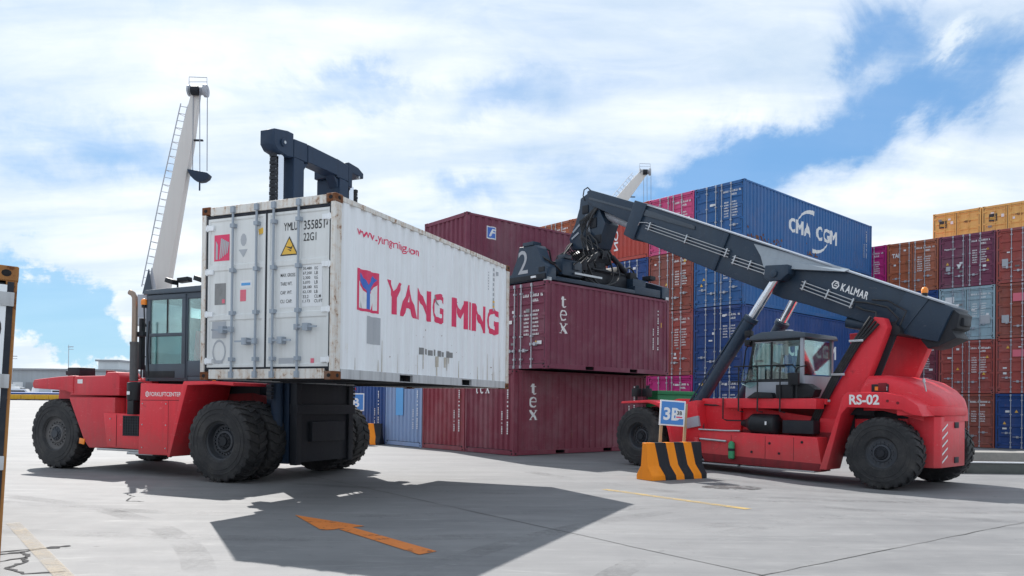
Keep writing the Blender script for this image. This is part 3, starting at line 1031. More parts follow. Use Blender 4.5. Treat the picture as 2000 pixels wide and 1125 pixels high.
def mesh_leaf(H, style):
    """one door leaf, 1.115 wide (y from 0), outside face towards -x"""
    b = B()
    w, z0, z1 = 1.118, (0.185 if style == 'flat' else 0.165), (H - 0.185 if style == 'flat' else H - 0.150)
    if style == 'flat':
        rows = [(z0 + (z1 - z0) * i / 3, z0 + (z1 - z0) * (i + 1) / 3) for i in range(3)]
        fr, dep = 0.045, 0.016
    else:
        n = 5
        rows = [(z0 + (z1 - z0) * i / n, z0 + (z1 - z0) * (i + 1) / n) for i in range(n)]
        fr, dep = 0.055, 0.034
    V = b.bm.verts.new
    for r0, r1 in rows:
        o = [V((0, y, z)) for y, z in ((0, r0), (w, r0), (w, r1), (0, r1))]
        m_ = fr * 0.75
        i1 = [V((0, y, z)) for y, z in ((fr, r0 + m_), (w - fr, r0 + m_), (w - fr, r1 - m_), (fr, r1 - m_))]
        s = dep * 1.0
        i2 = [V((dep, y, z)) for y, z in ((fr + s, r0 + m_ + s), (w - fr - s, r0 + m_ + s), (w - fr - s, r1 - m_ - s), (fr + s, r1 - m_ - s))]
        for k in range(4):
            b._f([o[k], o[(k + 1) % 4], i1[(k + 1) % 4], i1[k]])
            b._f([i1[k], i1[(k + 1) % 4], i2[(k + 1) % 4], i2[k]])
        b._f(i2)
    # back and rims
    q = [V((0, y, z)) for y, z in ((0, z0), (w, z0), (w, z1), (0, z1))]
    r = [V((0.05, y, z)) for y, z in ((0, z0), (w, z0), (w, z1), (0, z1))]
    for k in range(4):
        b._f([q[k], q[(k + 1) % 4], r[(k + 1) % 4], r[k]])
    b._f(r)
    bmesh.ops.remove_doubles(b.bm, verts=b.bm.verts, dist=0.0005)
    return b.mesh('door', 0, 1, False)


def mesh_gasket(H):
    b = B()
    b.box((0.086, 0.085, 0.15), (0.094, W - 0.085, H - 0.13))
    for y in (0.087, W / 2 - 0.012, W - 0.111):
        b.box((0.022, y, 0.156), (0.06, y + 0.024, H - 0.136))
    for z in (0.156, H - 0.176):
        b.box((0.030, 0.112, z), (0.06, W - 0.112, z + (0.028 if z < 1 else 0.039)))
    return b.mesh('gasket', 0, 1, False)


def mesh_rod(H):
    b = B()
    b.cyl((-0.035, 0, 0.05), (-0.035, 0, H - 0.03), 0.018, 8)
    for z in (0.075, H - 0.085):
        b.box((-0.062, -0.032, z - 0.045), (0.012, 0.032, z + 0.045))
    for z in (0.30, 0.98, H - 0.98, H - 0.32):
        b.box((-0.062, -0.036, z - 0.028), (0.02, 0.036, z + 0.028))
    return b.mesh('locking_rod', 0, 1, True)


def mesh_handle(sgn):
    b = B()
    b.box((-0.072, min(0, sgn * 0.36), -0.012), (-0.055, max(0, sgn * 0.36), 0.012))
    b.box((-0.085, sgn * 0.17 - 0.045, -0.05), (0.01, sgn * 0.17 + 0.045, 0.05))
    b.box((-0.08, -0.03, -0.04), (-0.02, 0.03, 0.04))
    return b.mesh('handle', 0, 1, False)


def mesh_hinge():
    b = B()
    b.box((-0.022, -0.085, -0.035), (0.012, 0.10, 0.035))
    b.cyl((-0.012, -0.02, -0.05), (-0.012, -0.02, 0.05), 0.014, 6)
    return b.mesh('hinge', 0, 1, False)


def mesh_marks(seed, H):
    """stencilled numbers too small to read: short dashes in rows. local: u = -y (to the right), on x = -0.003"""
    rnd = random.Random(seed)
    b = B()

    def row(u, z, h, lens, gap=0.02):
        for l in lens:
            x = u
            while x < u + l:
                w = rnd.uniform(0.5, 0.8) * h * 0.62
                k = rnd.random()
                if k < 0.5:
                    b.poly([(-0.004, -x, z), (-0.004, -(x + w), z), (-0.004, -(x + w), z + h), (-0.004, -x, z + h)])
                else:
                    hh = h * rnd.uniform(0.35, 0.6)
                    b.poly([(-0.004, -x, z), (-0.004, -(x + w), z), (-0.004, -(x + w), z + hh), (-0.004, -x, z + hh)])
                    b.poly([(-0.004, -x, z + hh * 1.2), (-0.004, -(x + w * 0.5), z + hh * 1.2), (-0.004, -(x + w * 0.5), z + h), (-0.004, -x, z + h)])
                x += w + h * 0.22
            u += l + gap + h * 0.6
    t = H - 0.44
    row(-1.0 + 0.13, t, 0.085, (0.25, 0.36, 0.06))
    row(-1.0 + 0.52, t - 0.15, 0.085, (0.25,))
    n = rnd.choice((5, 6, 7))
    for k in range(n):
        row(-1.0 + 0.18, t - 0.45 - k * 0.115, 0.06, (0.2,))
        row(-1.0 + 0.55, t - 0.45 - k * 0.115, 0.06, (rnd.uniform(0.18, 0.26),))
    return b.mesh('number_marks', 0, 1, False)


def mesh_sidemarks(seed, H):
    rnd = random.Random(seed)
    b = B()
    for u0, z0, z1, h in ((0.0, H - 1.75, H - 0.42, 0.06), (-0.26, H - 1.75, H - 1.05, 0.05)):
        z = z0
        while z < z1:
            l = rnd.uniform(0.025, 0.055)
            b.poly([(u0, -0.002, z), (u0 + h, -0.002, z), (u0 + h, -0.002, z + l), (u0, -0.002, z + l)])
            z += l + 0.022 + (0.06 if rnd.random() < 0.18 else 0)
    return b.mesh('number_marks', 0, 1, False)


STICK = {'n': 0}


def stickers(dr, H, seed):
    """small plates and labels, different on every door"""
    rnd = random.Random(seed * 31 + 5)
    for _ in range(rnd.randint(2, 4)):
        z = rnd.choice((0.78, 0.95, 1.2, 1.45, 1.75, H - 0.42))
        y = rnd.choice((0.22, 0.36, 0.72, 0.84))
        k = rnd.random()
        w, h = rnd.uniform(0.05, 0.10), rnd.uniform(0.05, 0.12)
        if k < 0.25:
            p, mm = [(y - 0.07, z - 0.05), (y + 0.07, z - 0.05), (y, z + 0.08)], 'print_yellow'
        else:
            p, mm = [(y - w, z - h / 2), (y + w, z - h / 2), (y + w, z + h / 2), (y - w, z + h / 2)], rnd.choice(('paper', 'paper', 'print_white', 'tarnish'))
        decal('label_plate', [p], mm, dr, lambda u, v, d: (-0.006 + d, u, v))


def container(label, x, y, z, yaw, L, H, mat, doors=True, group=None, style='std', post=None, rail=None, rods='rod', marks=1, sidemarks=True, hidden=False, roll=0.0, casting=None):
    t = thing('shipping_container', label, 'container', (x, y, z), yaw, group)
    if roll:
        t.rotation_euler = (roll, 0, yaw)
    key = (round(L, 2), round(H, 2))
    put('frame', cached(('frame', key), lambda: mesh_frame(L, H, doors)), post or mat, t)
    kind(put('underframe', cached(('under', key), lambda: mesh_under(L, H)), 'under', t), 'thing')
    for s in (0, 1):
        put('bottom_rail', cached(('rail', key, s), lambda: mesh_rail(L, H, s)), rail or mat, t)
        put('side_panel', cached(('side', key, s), lambda: mesh_side(L, H, s)), mat, t)
    put('roof_panel', cached(('roof', key), lambda: mesh_roof(L, H)), mat, t)
    put('end_panel', cached(('end', key, 1), lambda: mesh_end(L, H, False)), mat, t)
    cm = cached('casting', mesh_casting)
    for a in (0, L - 0.178):
        for bb in (0, W - 0.162):
            for zz in (0, H - 0.118):
                put('corner_casting', cm, (casting or post or mat, 'slot'), t, (a, bb, zz))
    if not doors or hidden:
        put('end_panel', cached(('end', key, 0), lambda: mesh_end(L, H, True)), mat, t)
    elif not hidden:
        put('gasket', cached(('gasket', key[1]), lambda: mesh_gasket(H)), 'gasket', t)
        leaf = cached(('leaf', key[1], style), lambda: mesh_leaf(H, style))
        rod = cached(('rod', key[1]), lambda: mesh_rod(H))
        hin = cached('hinge', mesh_hinge)
        for k, yy in enumerate((0.097, W / 2 + 0.004)):
            dr = put('door', leaf, 'white_door' if style == 'flat' else mat, t, (0.028, yy, 0))
            if style == 'flat':
                dr.scale = (1, 0.985, 1)
                dr.location.y += 0.004 + 0.012 * k
            for c in ((0.93, 1.38) if k == 1 else (0.47, 0.93)):
                pass
            for off in ((0.53, 0.98) if k == 0 else (0.14, 0.59)):
                put('locking_rod', rod, rods, dr, (0.0, off, 0))
            for off, sg, zz in (((0.53, -1, 0.74), (0.98, -1, 0.56)) if k == 0 else ((0.14, 1, 0.56), (0.59, 1, 0.74))):
                put('handle', cached(('handle', sg), lambda: mesh_handle(sg)), rods, dr, (0, off, zz))
            yh = 0.03 if k == 0 else 1.088
            for zz in (0.28, 0.98, H - 0.98, H - 0.32):
                h = put('hinge', hin, mat if style == 'std' else 'white_box', dr, (0, yh, zz))
                if k == 1:
                    h.scale = (1, -1, 1)
            if style == 'std' and group != 'none':
                STICK['n'] += 1
                if (STICK['n'] * 7) % 10 < 8:
                    stickers(dr, H, STICK['n'])
            if marks and k == 0:
                sd = STICK['n'] = STICK['n'] + 1
                mk = put('number_marks', cached(('marks', sd, key[1]), lambda: mesh_marks(sd, H)), 'print_white', dr, (0.0, 0.06, 0))
                kind(mk, 'stuff')
    if sidemarks and not hidden:
        sd = (marks or 1) % 3
        kind(put('number_marks', cached(('smarks', sd, key[1]), lambda: mesh_sidemarks(sd, H)), 'print_white', t, (L - 0.65, 0.018, 0)), 'stuff')
    return t


def on_side(t):
    return lambda u, v, d: (u, 0.018 + d - 0.003, v)


def side_text(t, name, body, mat, box, bold=0.0, space=1.0, shear=0.0):
    return decal(name, fit_text(body, *box, bold=bold, space=space, shear=shear), mat, t, on_side(t), True)


def side_polys(t, name, polys, mat, lift=0.0):
    return decal(name, polys, mat, t, lambda u, v, d: (u, 0.018 + d - 0.003 - lift, v), True)


def door_text(t, name, body, mat, u0, v0, u1, v1, bold=0.0, dep=0.0, space=1.0):
    """u here is the distance b from the right-hand edge; u0 > u1 reads left to right"""
    vs, fs = fit_text(body, -u0, v0, -u1, v1, bold, space)
    return decal(name, (vs, fs), mat, t, lambda u, v, d: (0.028 + dep - 0.004, -u, v))


def door_polys(t, name, polys, mat, dep=0.0):
    return decal(name, [[(-p[0], p[1]) for p in q] for q in polys], mat, t, lambda u, v, d: (0.028 + dep - 0.003 + d, -u, v))


def serif_tex(t, name, u, v_top, mat, hgt=1.17, wid=0.40, stacked=True):
    """lower-case t, e, x one above the other in a bookish serif hand"""
    h = hgt / 3.0
    P = []
    gx = 0.5 * wid

    def stroke(x0, y0, x1, y1, w):
        dx, dy = x1 - x0, y1 - y0
        l = math.hypot(dx, dy)
        nx, ny = -dy / l * w / 2, dx / l * w / 2
        return [(x0 + nx, y0 + ny), (x1 + nx, y1 + ny), (x1 - nx, y1 - ny), (x0 - nx, y0 - ny)]
    for k in range(3):
        if stacked:
            cx, cy = u + gx, v_top - h * (k + 0.5)
        else:
            cx, cy = u + gx + k * wid * 1.05, v_top - h / 2
        s = h * 0.40
        g = []
        if k == 0:
            g += [stroke(-0.05, 1.12, -0.05, -0.72, 0.40), stroke(-0.52, 0.58, 0.52, 0.58, 0.17), stroke(-0.08, -0.80, 0.30, -0.94, 0.24), stroke(0.25, -0.95, 0.55, -0.72, 0.15), stroke(-0.5, 0.55, -0.12, 1.05, 0.14)]
        elif k == 1:
            ring = [(math.cos(a) * 0.66, math.sin(a) * 0.92) for a in [R(5 + 15.5 * i) for i in range(21)]]
            for a, b_ in zip(ring, ring[1:]):
                g.append(stroke(*a, *b_, 0.42 if a[0] < -0.2 else 0.26))
            g.append(stroke(-0.5, 0.08, 0.66, 0.08, 0.16))
        else:
            g += [stroke(-0.62, 0.88, 0.62, -0.88, 0.46), stroke(0.55, 0.88, -0.58, -0.88, 0.20)]
            for sx in (-0.6, 0.58):
                for sy in (0.90, -0.90):
                    g.append(stroke(sx - 0.34, sy, sx + 0.34, sy, 0.13))
        P += [[(cx + q[0] * s * wid / h * 1.18, cy + q[1] * s) for q in f] for f in g]
    return P


# the white container on the forklift
YM_YAW = 1.1648
ym = container('white container with large red lettering raised on the forklift', -2.4655, 10.5472, 1.8659, YM_YAW, L20, H8, 'white_box', True, None, 'flat', 'white_post', 'white_rail', 'rod_grey', 0, False, casting='rust_casting')
side_text(ym, 'lettering', 'www.yangming.com', 'print_red', (0.54, 2.08, 2.36, 2.24), 0.012)
side_text(ym, 'lettering', 'YANG', 'print_red', (1.35, 1.07, 3.24, 1.60), 0.028, 1.02)
side_text(ym, 'lettering', 'MING', 'print_red', (3.54, 1.07, 5.55, 1.61), 0.030, 0.75)
lg = part_empty('emblem', ym)
side_polys(lg, 'red_square', [rect(0.56, 1.03, 1.13, 1.64)], 'print_red')
side_polys(lg, 'white_letter', [[(0.61, 1.07), (0.69, 1.07), (0.69, 1.18), (0.735, 1.07), (0.80, 1.07), (0.80, 1.30), (0.61, 1.46)],
                                 [(1.08, 1.07), (1.00, 1.07), (1.00, 1.18), (0.955, 1.07), (0.89, 1.07), (0.89, 1.30), (1.08, 1.46)]], 'print_white', 0.001)
side_polys(lg, 'blue_letter', [[(0.80, 1.07), (0.89, 1.07), (0.89, 1.33), (1.07, 1.53), (1.0, 1.59), (0.845, 1.43), (0.69, 1.59), (0.62, 1.53), (0.80, 1.33)]], 'print_blue', 0.002)
side_polys(ym, 'grey_patch', [rect(0.82, 0.56, 1.18, 0.97)], 'patch_grey')
side_polys(ym, 'scuffed_plate', [rect(2.40 + 0.15 * k, 0.50 + 0.01 * (k % 2), 2.40 + 0.15 * k + 0.11, 0.615 - 0.012 * (k % 3)) for k in range(8)], 'tarnish')
_r = random.Random(12)
_mk = [rect(5.02, 2.28 - k * 0.055, 5.05, 2.31 - k * 0.055) for k in range(7)]
_mk += [rect(5.24, 2.36 - k * 0.10, 5.24 + _r.uniform(0.05, 0.09), 2.42 - k * 0.10) for k in range(9)] + [rect(5.46, 2.30, 5.51, 2.38)]
kind(side_polys(ym, 'number_marks', _mk, 'patch_grey'), 'stuff')
side_polys(ym, 'yellow_label', [rect(5.24, 1.62, 5.33, 1.76)], 'print_yellow')
side_polys(ym, 'scratch', [[(2.86, 1.58), (2.93, 1.56), (3.02, 1.38), (2.99, 1.40)]], 'tarnish', 0.002)
_sp = []
for k in range(26):
    u = _r.uniform(0.3, 5.7); v = _r.uniform(0.2, 1.0) if _r.random() < 0.8 else _r.uniform(0.2, 2.4); s = _r.uniform(0.003, 0.011)
    _sp.append([(u + s * math.cos(a) * _r.uniform(0.5, 1.3), v + s * math.sin(a) * _r.uniform(0.6, 2.2)) for a in (0, 1.05, 2.1, 3.14, 4.2, 5.2)])
kind(side_polys(ym, 'rust_spots', _sp, 'rust_casting'), 'stuff')
_st = []
for k in range(15):
    u = _r.uniform(0.25, 5.8); h_ = _r.uniform(0.12, 0.55); w_ = _r.uniform(0.006, 0.016)
    _st.append([(u - w_, 0.16), (u + w_, 0.16), (u + w_ * 0.4, 0.16 + h_), (u - w_ * 0.3, 0.16 + h_)])
for k in range(7):
    u = _r.uniform(2.4, 3.5); h_ = _r.uniform(0.1, 0.25)
    _st.append([(u - 0.012, 0.5 - h_), (u + 0.012, 0.5 - h_), (u + 0.016, 0.5), (u - 0.016, 0.5)])
kind(side_polys(ym, 'rust_streaks', _st, 'streak', -0.001), 'stuff')
# its doors
door_text(ym, 'lettering', 'YMLU', 'print_black', 0.92, 2.13, 0.68, 2.245, 0.008, 0.016)
door_text(ym, 'lettering', '355851', 'print_black', 0.57, 2.12, 0.21, 2.25, 0.008, 0.016)
door_text(ym, 'lettering', '4', 'print_black', 0.185, 2.12, 0.135, 2.25, 0.008, 0.016)
door_text(ym, 'lettering', '22G1', 'print_black', 0.57, 1.96, 0.35, 2.075, 0.008, 0.016)
wt = part_empty('warning_triangle', ym)
door_polys(wt, 'black_edge', [[(0.98, 1.775), (0.66, 1.775), (0.82, 2.05)]], 'print_black', 0.015)
door_polys(wt, 'yellow_face', [[(0.95, 1.793), (0.69, 1.793), (0.82, 2.018)]], 'print_yellow', 0.0135)
door_polys(wt, 'pictogram', [[(0.90, 1.91), (0.78, 1.86), (0.75, 1.92), (0.79, 1.89), (0.83, 1.90)], [(0.86, 1.87), (0.79, 1.83), (0.78, 1.85)]], 'print_black', 0.012)
door_polys(ym, 'paper_label', [rect(0.98, 1.03, 0.69, 1.585), rect(0.585, 1.03, 0.24, 1.625)], 'paper', 0.016)
for k, s_ in enumerate(('MAX. GROSS', 'TARE WT.', 'CAP. WT.', 'CU. CAP.')):
    door_text(ym, 'lettering', s_, 'print_black', 0.965, 1.47 - k * 0.125, 0.965 - 0.026 * len(s_), 1.52 - k * 0.125, 0.004, 0.014)
for k, (n_, q_) in enumerate((('30,480', 'KG'), ('67,200', 'LB'), ('2,300', 'KG'), ('5,070', 'LB'), ('28,180', 'KG'), ('62,130', 'LB'), ('33.2', 'CU.M'), ('1,173', 'CU.FT'))):
    door_text(ym, 'lettering', n_, 'print_black', 0.57, 1.545 - k * 0.066, 0.57 - 0.025 * len(n_), 1.59 - k * 0.066, 0.004, 0.014)
    door_text(ym, 'lettering', q_, 'print_black', 0.37, 1.545 - k * 0.066, 0.37 - 0.028 * len(q_), 1.59 - k * 0.066, 0.004, 0.014)
door_polys(ym, 'red_sticker', [rect(2.22, 1.775, 1.925, 2.165)], 'print_red', 0.016)
door_polys(ym, 'sticker_scrawl', [[(2.19, 1.80), (2.15, 1.80), (2.15, 2.02), (2.19, 2.08)]] + [[(2.12 - 0.035 * k, 1.80 + 0.02 * k), (2.10 - 0.035 * k, 1.80 + 0.02 * k), (2.06 - 0.032 * k, 2.11 - 0.015 * k), (2.09 - 0.032 * k, 2.11 - 0.015 * k)] for k in range(5)], 'patch_grey', 0.014)
door_polys(ym, 'yellow_label', [[(1.375, 2.19), (1.29, 2.21), (1.275, 2.13), (1.36, 2.11)]], 'print_yellow', 0.005)
door_polys(ym, 'faded_decal', [[(1.66 + 0.055 * math.cos(a), 2.06 + 0.095 * math.sin(a)) for a in [i * 0.6283 for i in range(10)]], [(1.75, 1.92), (1.58, 1.92), (1.66, 1.80)]], 'patch_grey', 0.016)
door_polys(ym, 'data_plate', [rect(2.20, 1.12, 1.985, 1.44)], 'tarnish', 0.016)
door_polys(ym, 'pink_label', [rect(2.055, 1.14, 2.00, 1.20)], 'pink_label', 0.014)
door_polys(ym, 'paper_label', [rect(1.71, 1.35, 1.49, 1.46)], 'paper', 0.016)
door_polys(ym, 'blue_print', [rect(1.69, 1.385, 1.52, 1.425)], 'print_sky', 0.0145)
door_polys(ym, 'pink_label', [rect(1.71, 1.155, 1.60, 1.325)], 'pink_label', 0.016)
door_polys(ym, 'grey_patch', [rect(2.24, 0.62, 1.97, 0.87), rect(0.98, 0.19, 0.70, 0.31)], 'patch_grey', 0.012)
_ring = []
for i in range(16):
    a0_, a1_ = i * 0.3927, (i + 1) * 0.3927
    _ring.append([(2.10 + r_ * math.cos(a) * 0.9, 0.42 + r_ * math.sin(a) * 1.25) for r_, a in ((0.145, a0_), (0.145, a1_), (0.118, a1_), (0.118, a0_))])
door_polys(ym, 'worn_mark', _ring + [rect(2.19, 0.245, 2.03, 0.29)], 'patch_grey', 0.016)
door_polys(ym, 'pink_label', [rect(0.42, 0.235, 0.36, 0.30)], 'pink_label', 0.012)

# the container cut by the left edge of the frame
lc = container('white container with rusty orange corner post cut off by the left edge', -4.0, 6.0, 0.0, R(124), L20, H8, 'white_box', True, None, 'flat', 'orange_rust_post', 'white_rail', 'rod', 0, False, casting='orange_rust_post')
lc.rotation_mode = 'XYZ'
lc.matrix_world = Matrix.Translation((-4.0, 6.0, 0.0)) @ Matrix.Rotation(R(2.7), 4, Vector((0, 1, 0))) @ Matrix.Rotation(R(124), 4, 'Z')
b = B(); b.box((-0.003, 0.026, 0.15), (0.05, 0.070, H8 - 0.125)); b.obj('dark_recess', 'gasket', lc)
b = B(); b.box((-0.008, 0.070, 0.16), (0.03, 0.30, H8 - 0.15)); b.obj('door_edge', 'white_box', lc, 0.004)
for zz in (2.33, 1.69, 1.05, 0.42):
    b = B(); b.box((-0.02, 0.02, zz - 0.055), (0.0, 0.22, zz + 0.055)); b.obj('hinge_strap', 'white_rail', lc, 0.006)
door_text(lc, 'lettering', '0', 'print_black', 0.150, 2.02, 0.092, 2.17, 0.008, -0.034)

# the row along the yard, ends towards the forklift
RY = 0.7003
RX0, RY0 = 0.058, 22.826


def yard(k, yaw=RY, o=(RX0, RY0)):
    return o[0] - math.sin(yaw) * 2.475 * k, o[1] + math.cos(yaw) * 2.475 * k


GR = 'containers in the row behind the forklift'
x_, y_ = yard(0)
ca = container('maroon container on the ground beneath the lifted one, white letters down its side', x_, y_, gz(x_, y_), RY, L20, H8, 'maroon', False, GR, marks=1)
side_polys(ca, 'lettering', serif_tex(ca, 'tex', 0.60, 2.20, 'print_white'), 'print_white')
decal('lettering', [[(-p[0], p[1]) for p in q] for q in [[(1.98 - (a - 0.0), b_) for a, b_ in f] for f in serif_tex(ca, 'tex', 0.0, 2.22, 'print_white', 1.15, 0.26, False)]], 'print_white', ca, lambda u, v, d: (0.022 + d, -u, v))
kind(put('number_marks', cached('endmarks', lambda: mesh_sidemarks(5, H8)), 'print_white', ca, (0.024, 0.35, -0.2)), 'stuff').rotation_euler = (0, 0, R(-90))
x_, y_ = yard(1)
cb = container('red oxide container on the ground, second in the row from the corner', x_, y_, gz(x_, y_), RY, L20, H8, 'oxide', False, GR)
kind(put('number_marks', cached('endmarks', lambda: mesh_sidemarks(5, H8)), 'print_white', cb, (0.024, 0.35, -0.2)), 'stuff').rotation_euler = (0, 0, R(-90))
cb2 = container('dull red container in the middle of the tall stack behind the white one', x_, y_, gz(x_, y_) + H8 + 0.004, RY, L20, H8, 'brick_red', False, GR)
cf = container('maroon container on top of its stack with a small blue square emblem', x_, y_, gz(x_, y_) + 2 * (H8 + 0.004), RY, L20, H8, 'maroon_dull', False, GR, sidemarks=False)
em = part_empty('emblem', cf)
side_polys(em, 'white_edge', [rect(0.85, 1.84, 1.27, 2.26)], 'print_white')
side_polys(em, 'blue_square', [rect(0.88, 1.88, 1.24, 2.23)], 'print_blue', 0.001)
side_polys(em, 'letter', fit_text('F', 0.97, 1.93, 1.17, 2.18, 0.03, shear=0.15), 'print_white', 0.002)
x_, y_ = yard(2)
cc = container('faded pale blue container on the ground with a bright blue panel on its end', x_, y_, gz(x_, y_), RY, L20, H8, 'faded_blue', False, GR)
decal('bright_panel', [rect(-1.75, 1.10, -1.25, 2.30)], 'print_sky', cc, lambda u, v, d: (0.024, -u, v))
kind(put('number_marks', cached('endmarks', lambda: mesh_sidemarks(5, H8)), 'print_white', cc, (0.024, 0.35, -0.2)), 'stuff').rotation_euler = (0, 0, R(-90))
x_, y_ = yard(3)
cd = container('deep blue container on the ground behind the small striped barrier', x_, y_, gz(x_, y_), RY, L20, H8, 'navy_blue', False, GR)
kind(put('number_marks', cached('endmarks', lambda: mesh_sidemarks(5, H8)), 'print_white', cd, (0.024, 0.55, -0.2)), 'stuff').rotation_euler = (0, 0, R(-90))
x_, y_ = yard(4)
ce = container('dull red container on the ground at the far end of the row behind the wheels', x_, y_, gz(x_, y_), RY, L20, H8, 'brick_red', False, GR)

# the container in the grip of the reach stacker
UX, UY, UZ, UYAW = 0.9823, 22.2581, 2.597, 0.7538
cu = container('maroon container gripped by the reach stacker, white letters down its side', UX, UY, UZ, UYAW, L20, H8, 'maroon_dull', True, GR, marks=2)
side_polys(cu, 'lettering', serif_tex(cu, 'tex', 0.54, 2.20, 'print_white'), 'print_white')
side_polys(cu, 'yellow_label', [rect(5.60, 1.62, 5.67, 1.78)], 'print_yellow')

# the block of forty-foot boxes behind the reach stacker
BY = 0.7304
BO = (9.4945, 31.501)
GB = 'tall block of containers behind the reach stacker'


def block(k, tier):
    x, y = yard(k, BY, BO)
    z = (0, H9, 2 * H9, 2 * H9 + H8)[tier] + 0.004 * tier
    return x, y, z


def blk(k, tier, label, mat, **kw):
    x, y, z = block(k, tier)
    return container(label, x, y, z, BY, L40, H9 if tier < 2 else H8, mat, group=kw.pop('group', GB), **kw)


c = blk(0, 3, 'bright blue container with huge white letters, topmost at the block corner', 'blue', marks=1)
side_text(c, 'lettering', 'CMA', 'print_white', (3.72, 9.38 - 8.39, 5.72, 10.02 - 8.39), 0.035)
side_text(c, 'lettering', 'CGM', 'print_white', (6.25, 9.38 - 8.39, 8.30, 10.05 - 8.39), 0.035)


def arc(cx, cy, rx, ry, a0, a1, w0, w1, n=14):
    out = []
    for i in range(n):
        t0, t1 = a0 + (a1 - a0) * i / n, a0 + (a1 - a0) * (i + 1) / n
        k0, k1 = w0 + (w1 - w0) * i / n, w0 + (w1 - w0) * (i + 1) / n
        q = []
        for t, r in ((t0, 1), (t1, 1)):
            q.append((cx + rx * math.cos(R(t)), cy + ry * math.sin(R(t))))
        for t, w in ((t1, k1), (t0, k0)):
            q.append((cx + (rx - w) * math.cos(R(t)), cy + (ry - w) * math.sin(R(t))))
        out.append(q)
    return out


side_polys(c, 'swoosh', arc(5.95, 1.30, 1.5, 0.98, 168, 86, 0.03, 0.22), 'print_white')
side_polys(c, 'swoosh', arc(5.95, 1.30, 1.5, 0.98, -12, -94, 0.03, 0.20), 'print_white')
_rs = random.Random(4)
_rp = []
for k in range(70):
    u = _rs.uniform(0.1, 3.2) if k < 50 else _rs.uniform(5.2, 6.6); v = 0.16 + abs(_rs.gauss(0, 0.16)); q = _rs.uniform(0.015, 0.05)
    _rp.append([(u + q * math.cos(a) * _rs.uniform(0.6, 1.4), v + q * math.sin(a) * _rs.uniform(0.6, 2.0)) for a in (0, 1.05, 2.1, 3.14, 4.2, 5.2)])
kind(side_polys(c, 'rust_spots', _rp, 'rust_casting', 0.001), 'stuff')
blk(0, 2, 'blue container just below the topmost one at the block corner', 'blue', marks=2)
c = blk(0, 1, 'deep blue container second from the ground at the block corner', 'navy_blue', marks=3)
side_text(c, 'lettering', 'CMA', 'print_white', (3.72, 0.95, 5.72, 1.60), 0.035)
side_text(c, 'lettering', 'CGM', 'print_white', (6.25, 0.95, 8.30, 1.60), 0.035)
blk(0, 0, 'deep blue container on the ground behind the reach stacker cab', 'navy_blue', marks=1)
c = blk(1, 3, 'pink container on top of the block beside the bright blue one', 'pink', marks=1)
door_text(c, 'lettering', 'ONE', 'print_white', 2.15, 0.95, 1.38, 1.35, 0.03, 0.0)
blk(1, 2, 'brown container directly under the pink one, yellow triangle on its door', 'brown', marks=3)
blk(1, 1, 'brown container above the magenta one, right of the gripped container', 'brick_red', marks=2)
blk(1, 0, 'magenta container on the ground to the left of the deep blue one', 'magenta', marks=1)
c = blk(2, 3, 'bright red container with white letters running up its end', 'red_box', doors=False)
_v, _f = fit_text('NO4-S', 0.55, -2.08, 2.35, -1.82, 0.02)
decal('lettering', ([(p[1], p[0]) for p in _v], _f), 'print_white', c, lambda u, v, d: (0.022 + d, -u, v))
blk(2, 2, 'dark blue container under the bright red one', 'navy_blue', marks=0)
HID = 'containers buried in the stacks'
blk(2, 1, 'container buried in the stack with others before it', 'brown', hidden=True, group=HID)
blk(2, 0, 'magenta container on the ground above the green bin', 'magenta', marks=2)
blk(3, 3, 'orange-brown container on top of the block beside the boom head', 'orange_brown', marks=0, sidemarks=False)
blk(4, 3, 'orange-brown container at the far left end of the block top', 'orange_brown', marks=2, sidemarks=False)
for k_ in (3, 4):
    for t_ in range(3):
        blk(k_, t_, 'container buried in the stack with others before it', 'brown', hidden=True, group=HID)

# the far stack on the right
FY = 0.7639
FO = (22.8721, 36.2907)
GF = 'far stack of containers on the right'


def far(k, tier, label, mat, **kw):
    x, y = yard(k, FY, FO)
    return container(label, x, y, -0.289 + tier * (H8 + 0.003), FY, L40, H8, mat, group=kw.pop('group', GF), **kw)


far(-1, 0, 'blue container on the ground at the right edge, rusty ones above it', 'navy_blue', marks=2)
c = far(-1, 1, 'brown container resting on the blue one at the right edge', 'brick_red', marks=0)
door_polys(c, 'pink_label', [rect(1.75, 1.72, 1.30, 2.05)], 'pink_label', -0.012)
c = far(-1, 2, 'brown container with a pink label, right of the grey-blue one', 'brown', marks=0)
door_polys(c, 'pink_label', [rect(1.75, 1.72, 1.30, 2.10)], 'pink_label', -0.012)
door_polys(c, 'grey_patch', [rect(2.2, 0.75, 1.9, 1.1)], 'patch_grey', -0.012)
c = far(-1, 3, 'brown container beside the plum one, under the right-hand ochre box', 'brick_red', marks=0)
door_polys(c, 'grey_patch', [rect(2.2, 0.8, 1.95, 1.15)], 'patch_grey', -0.012)
far(0, 0, 'brown container on the ground beside the blue one, far right', 'brown', marks=2)
far(0, 1, 'brown container directly under the grey-blue one', 'brick_red', marks=1)
c = far(0, 2, 'grey-blue container in the middle of the far stack', 'grey_blue', marks=3, rods='rod_grey')
door_polys(c, 'paper_label', [rect(0.62, 0.75, 0.2, 1.15)], 'patch_grey', -0.012)
door_polys(c, 'paper_label', [rect(2.15, 1.85, 1.75, 2.15)], 'paper', -0.012)
c = far(0, 3, 'plum container directly below the left-hand ochre box', 'plum', marks=3)
door_text(c, 'lettering', 'Hapag-Lloyd', 'print_white', 2.2, 1.86, 1.72, 1.97, 0.02, -0.01)
door_polys(c, 'paper_label', [rect(2.13, 0.85, 1.93, 1.08)], 'patch_grey', -0.012)
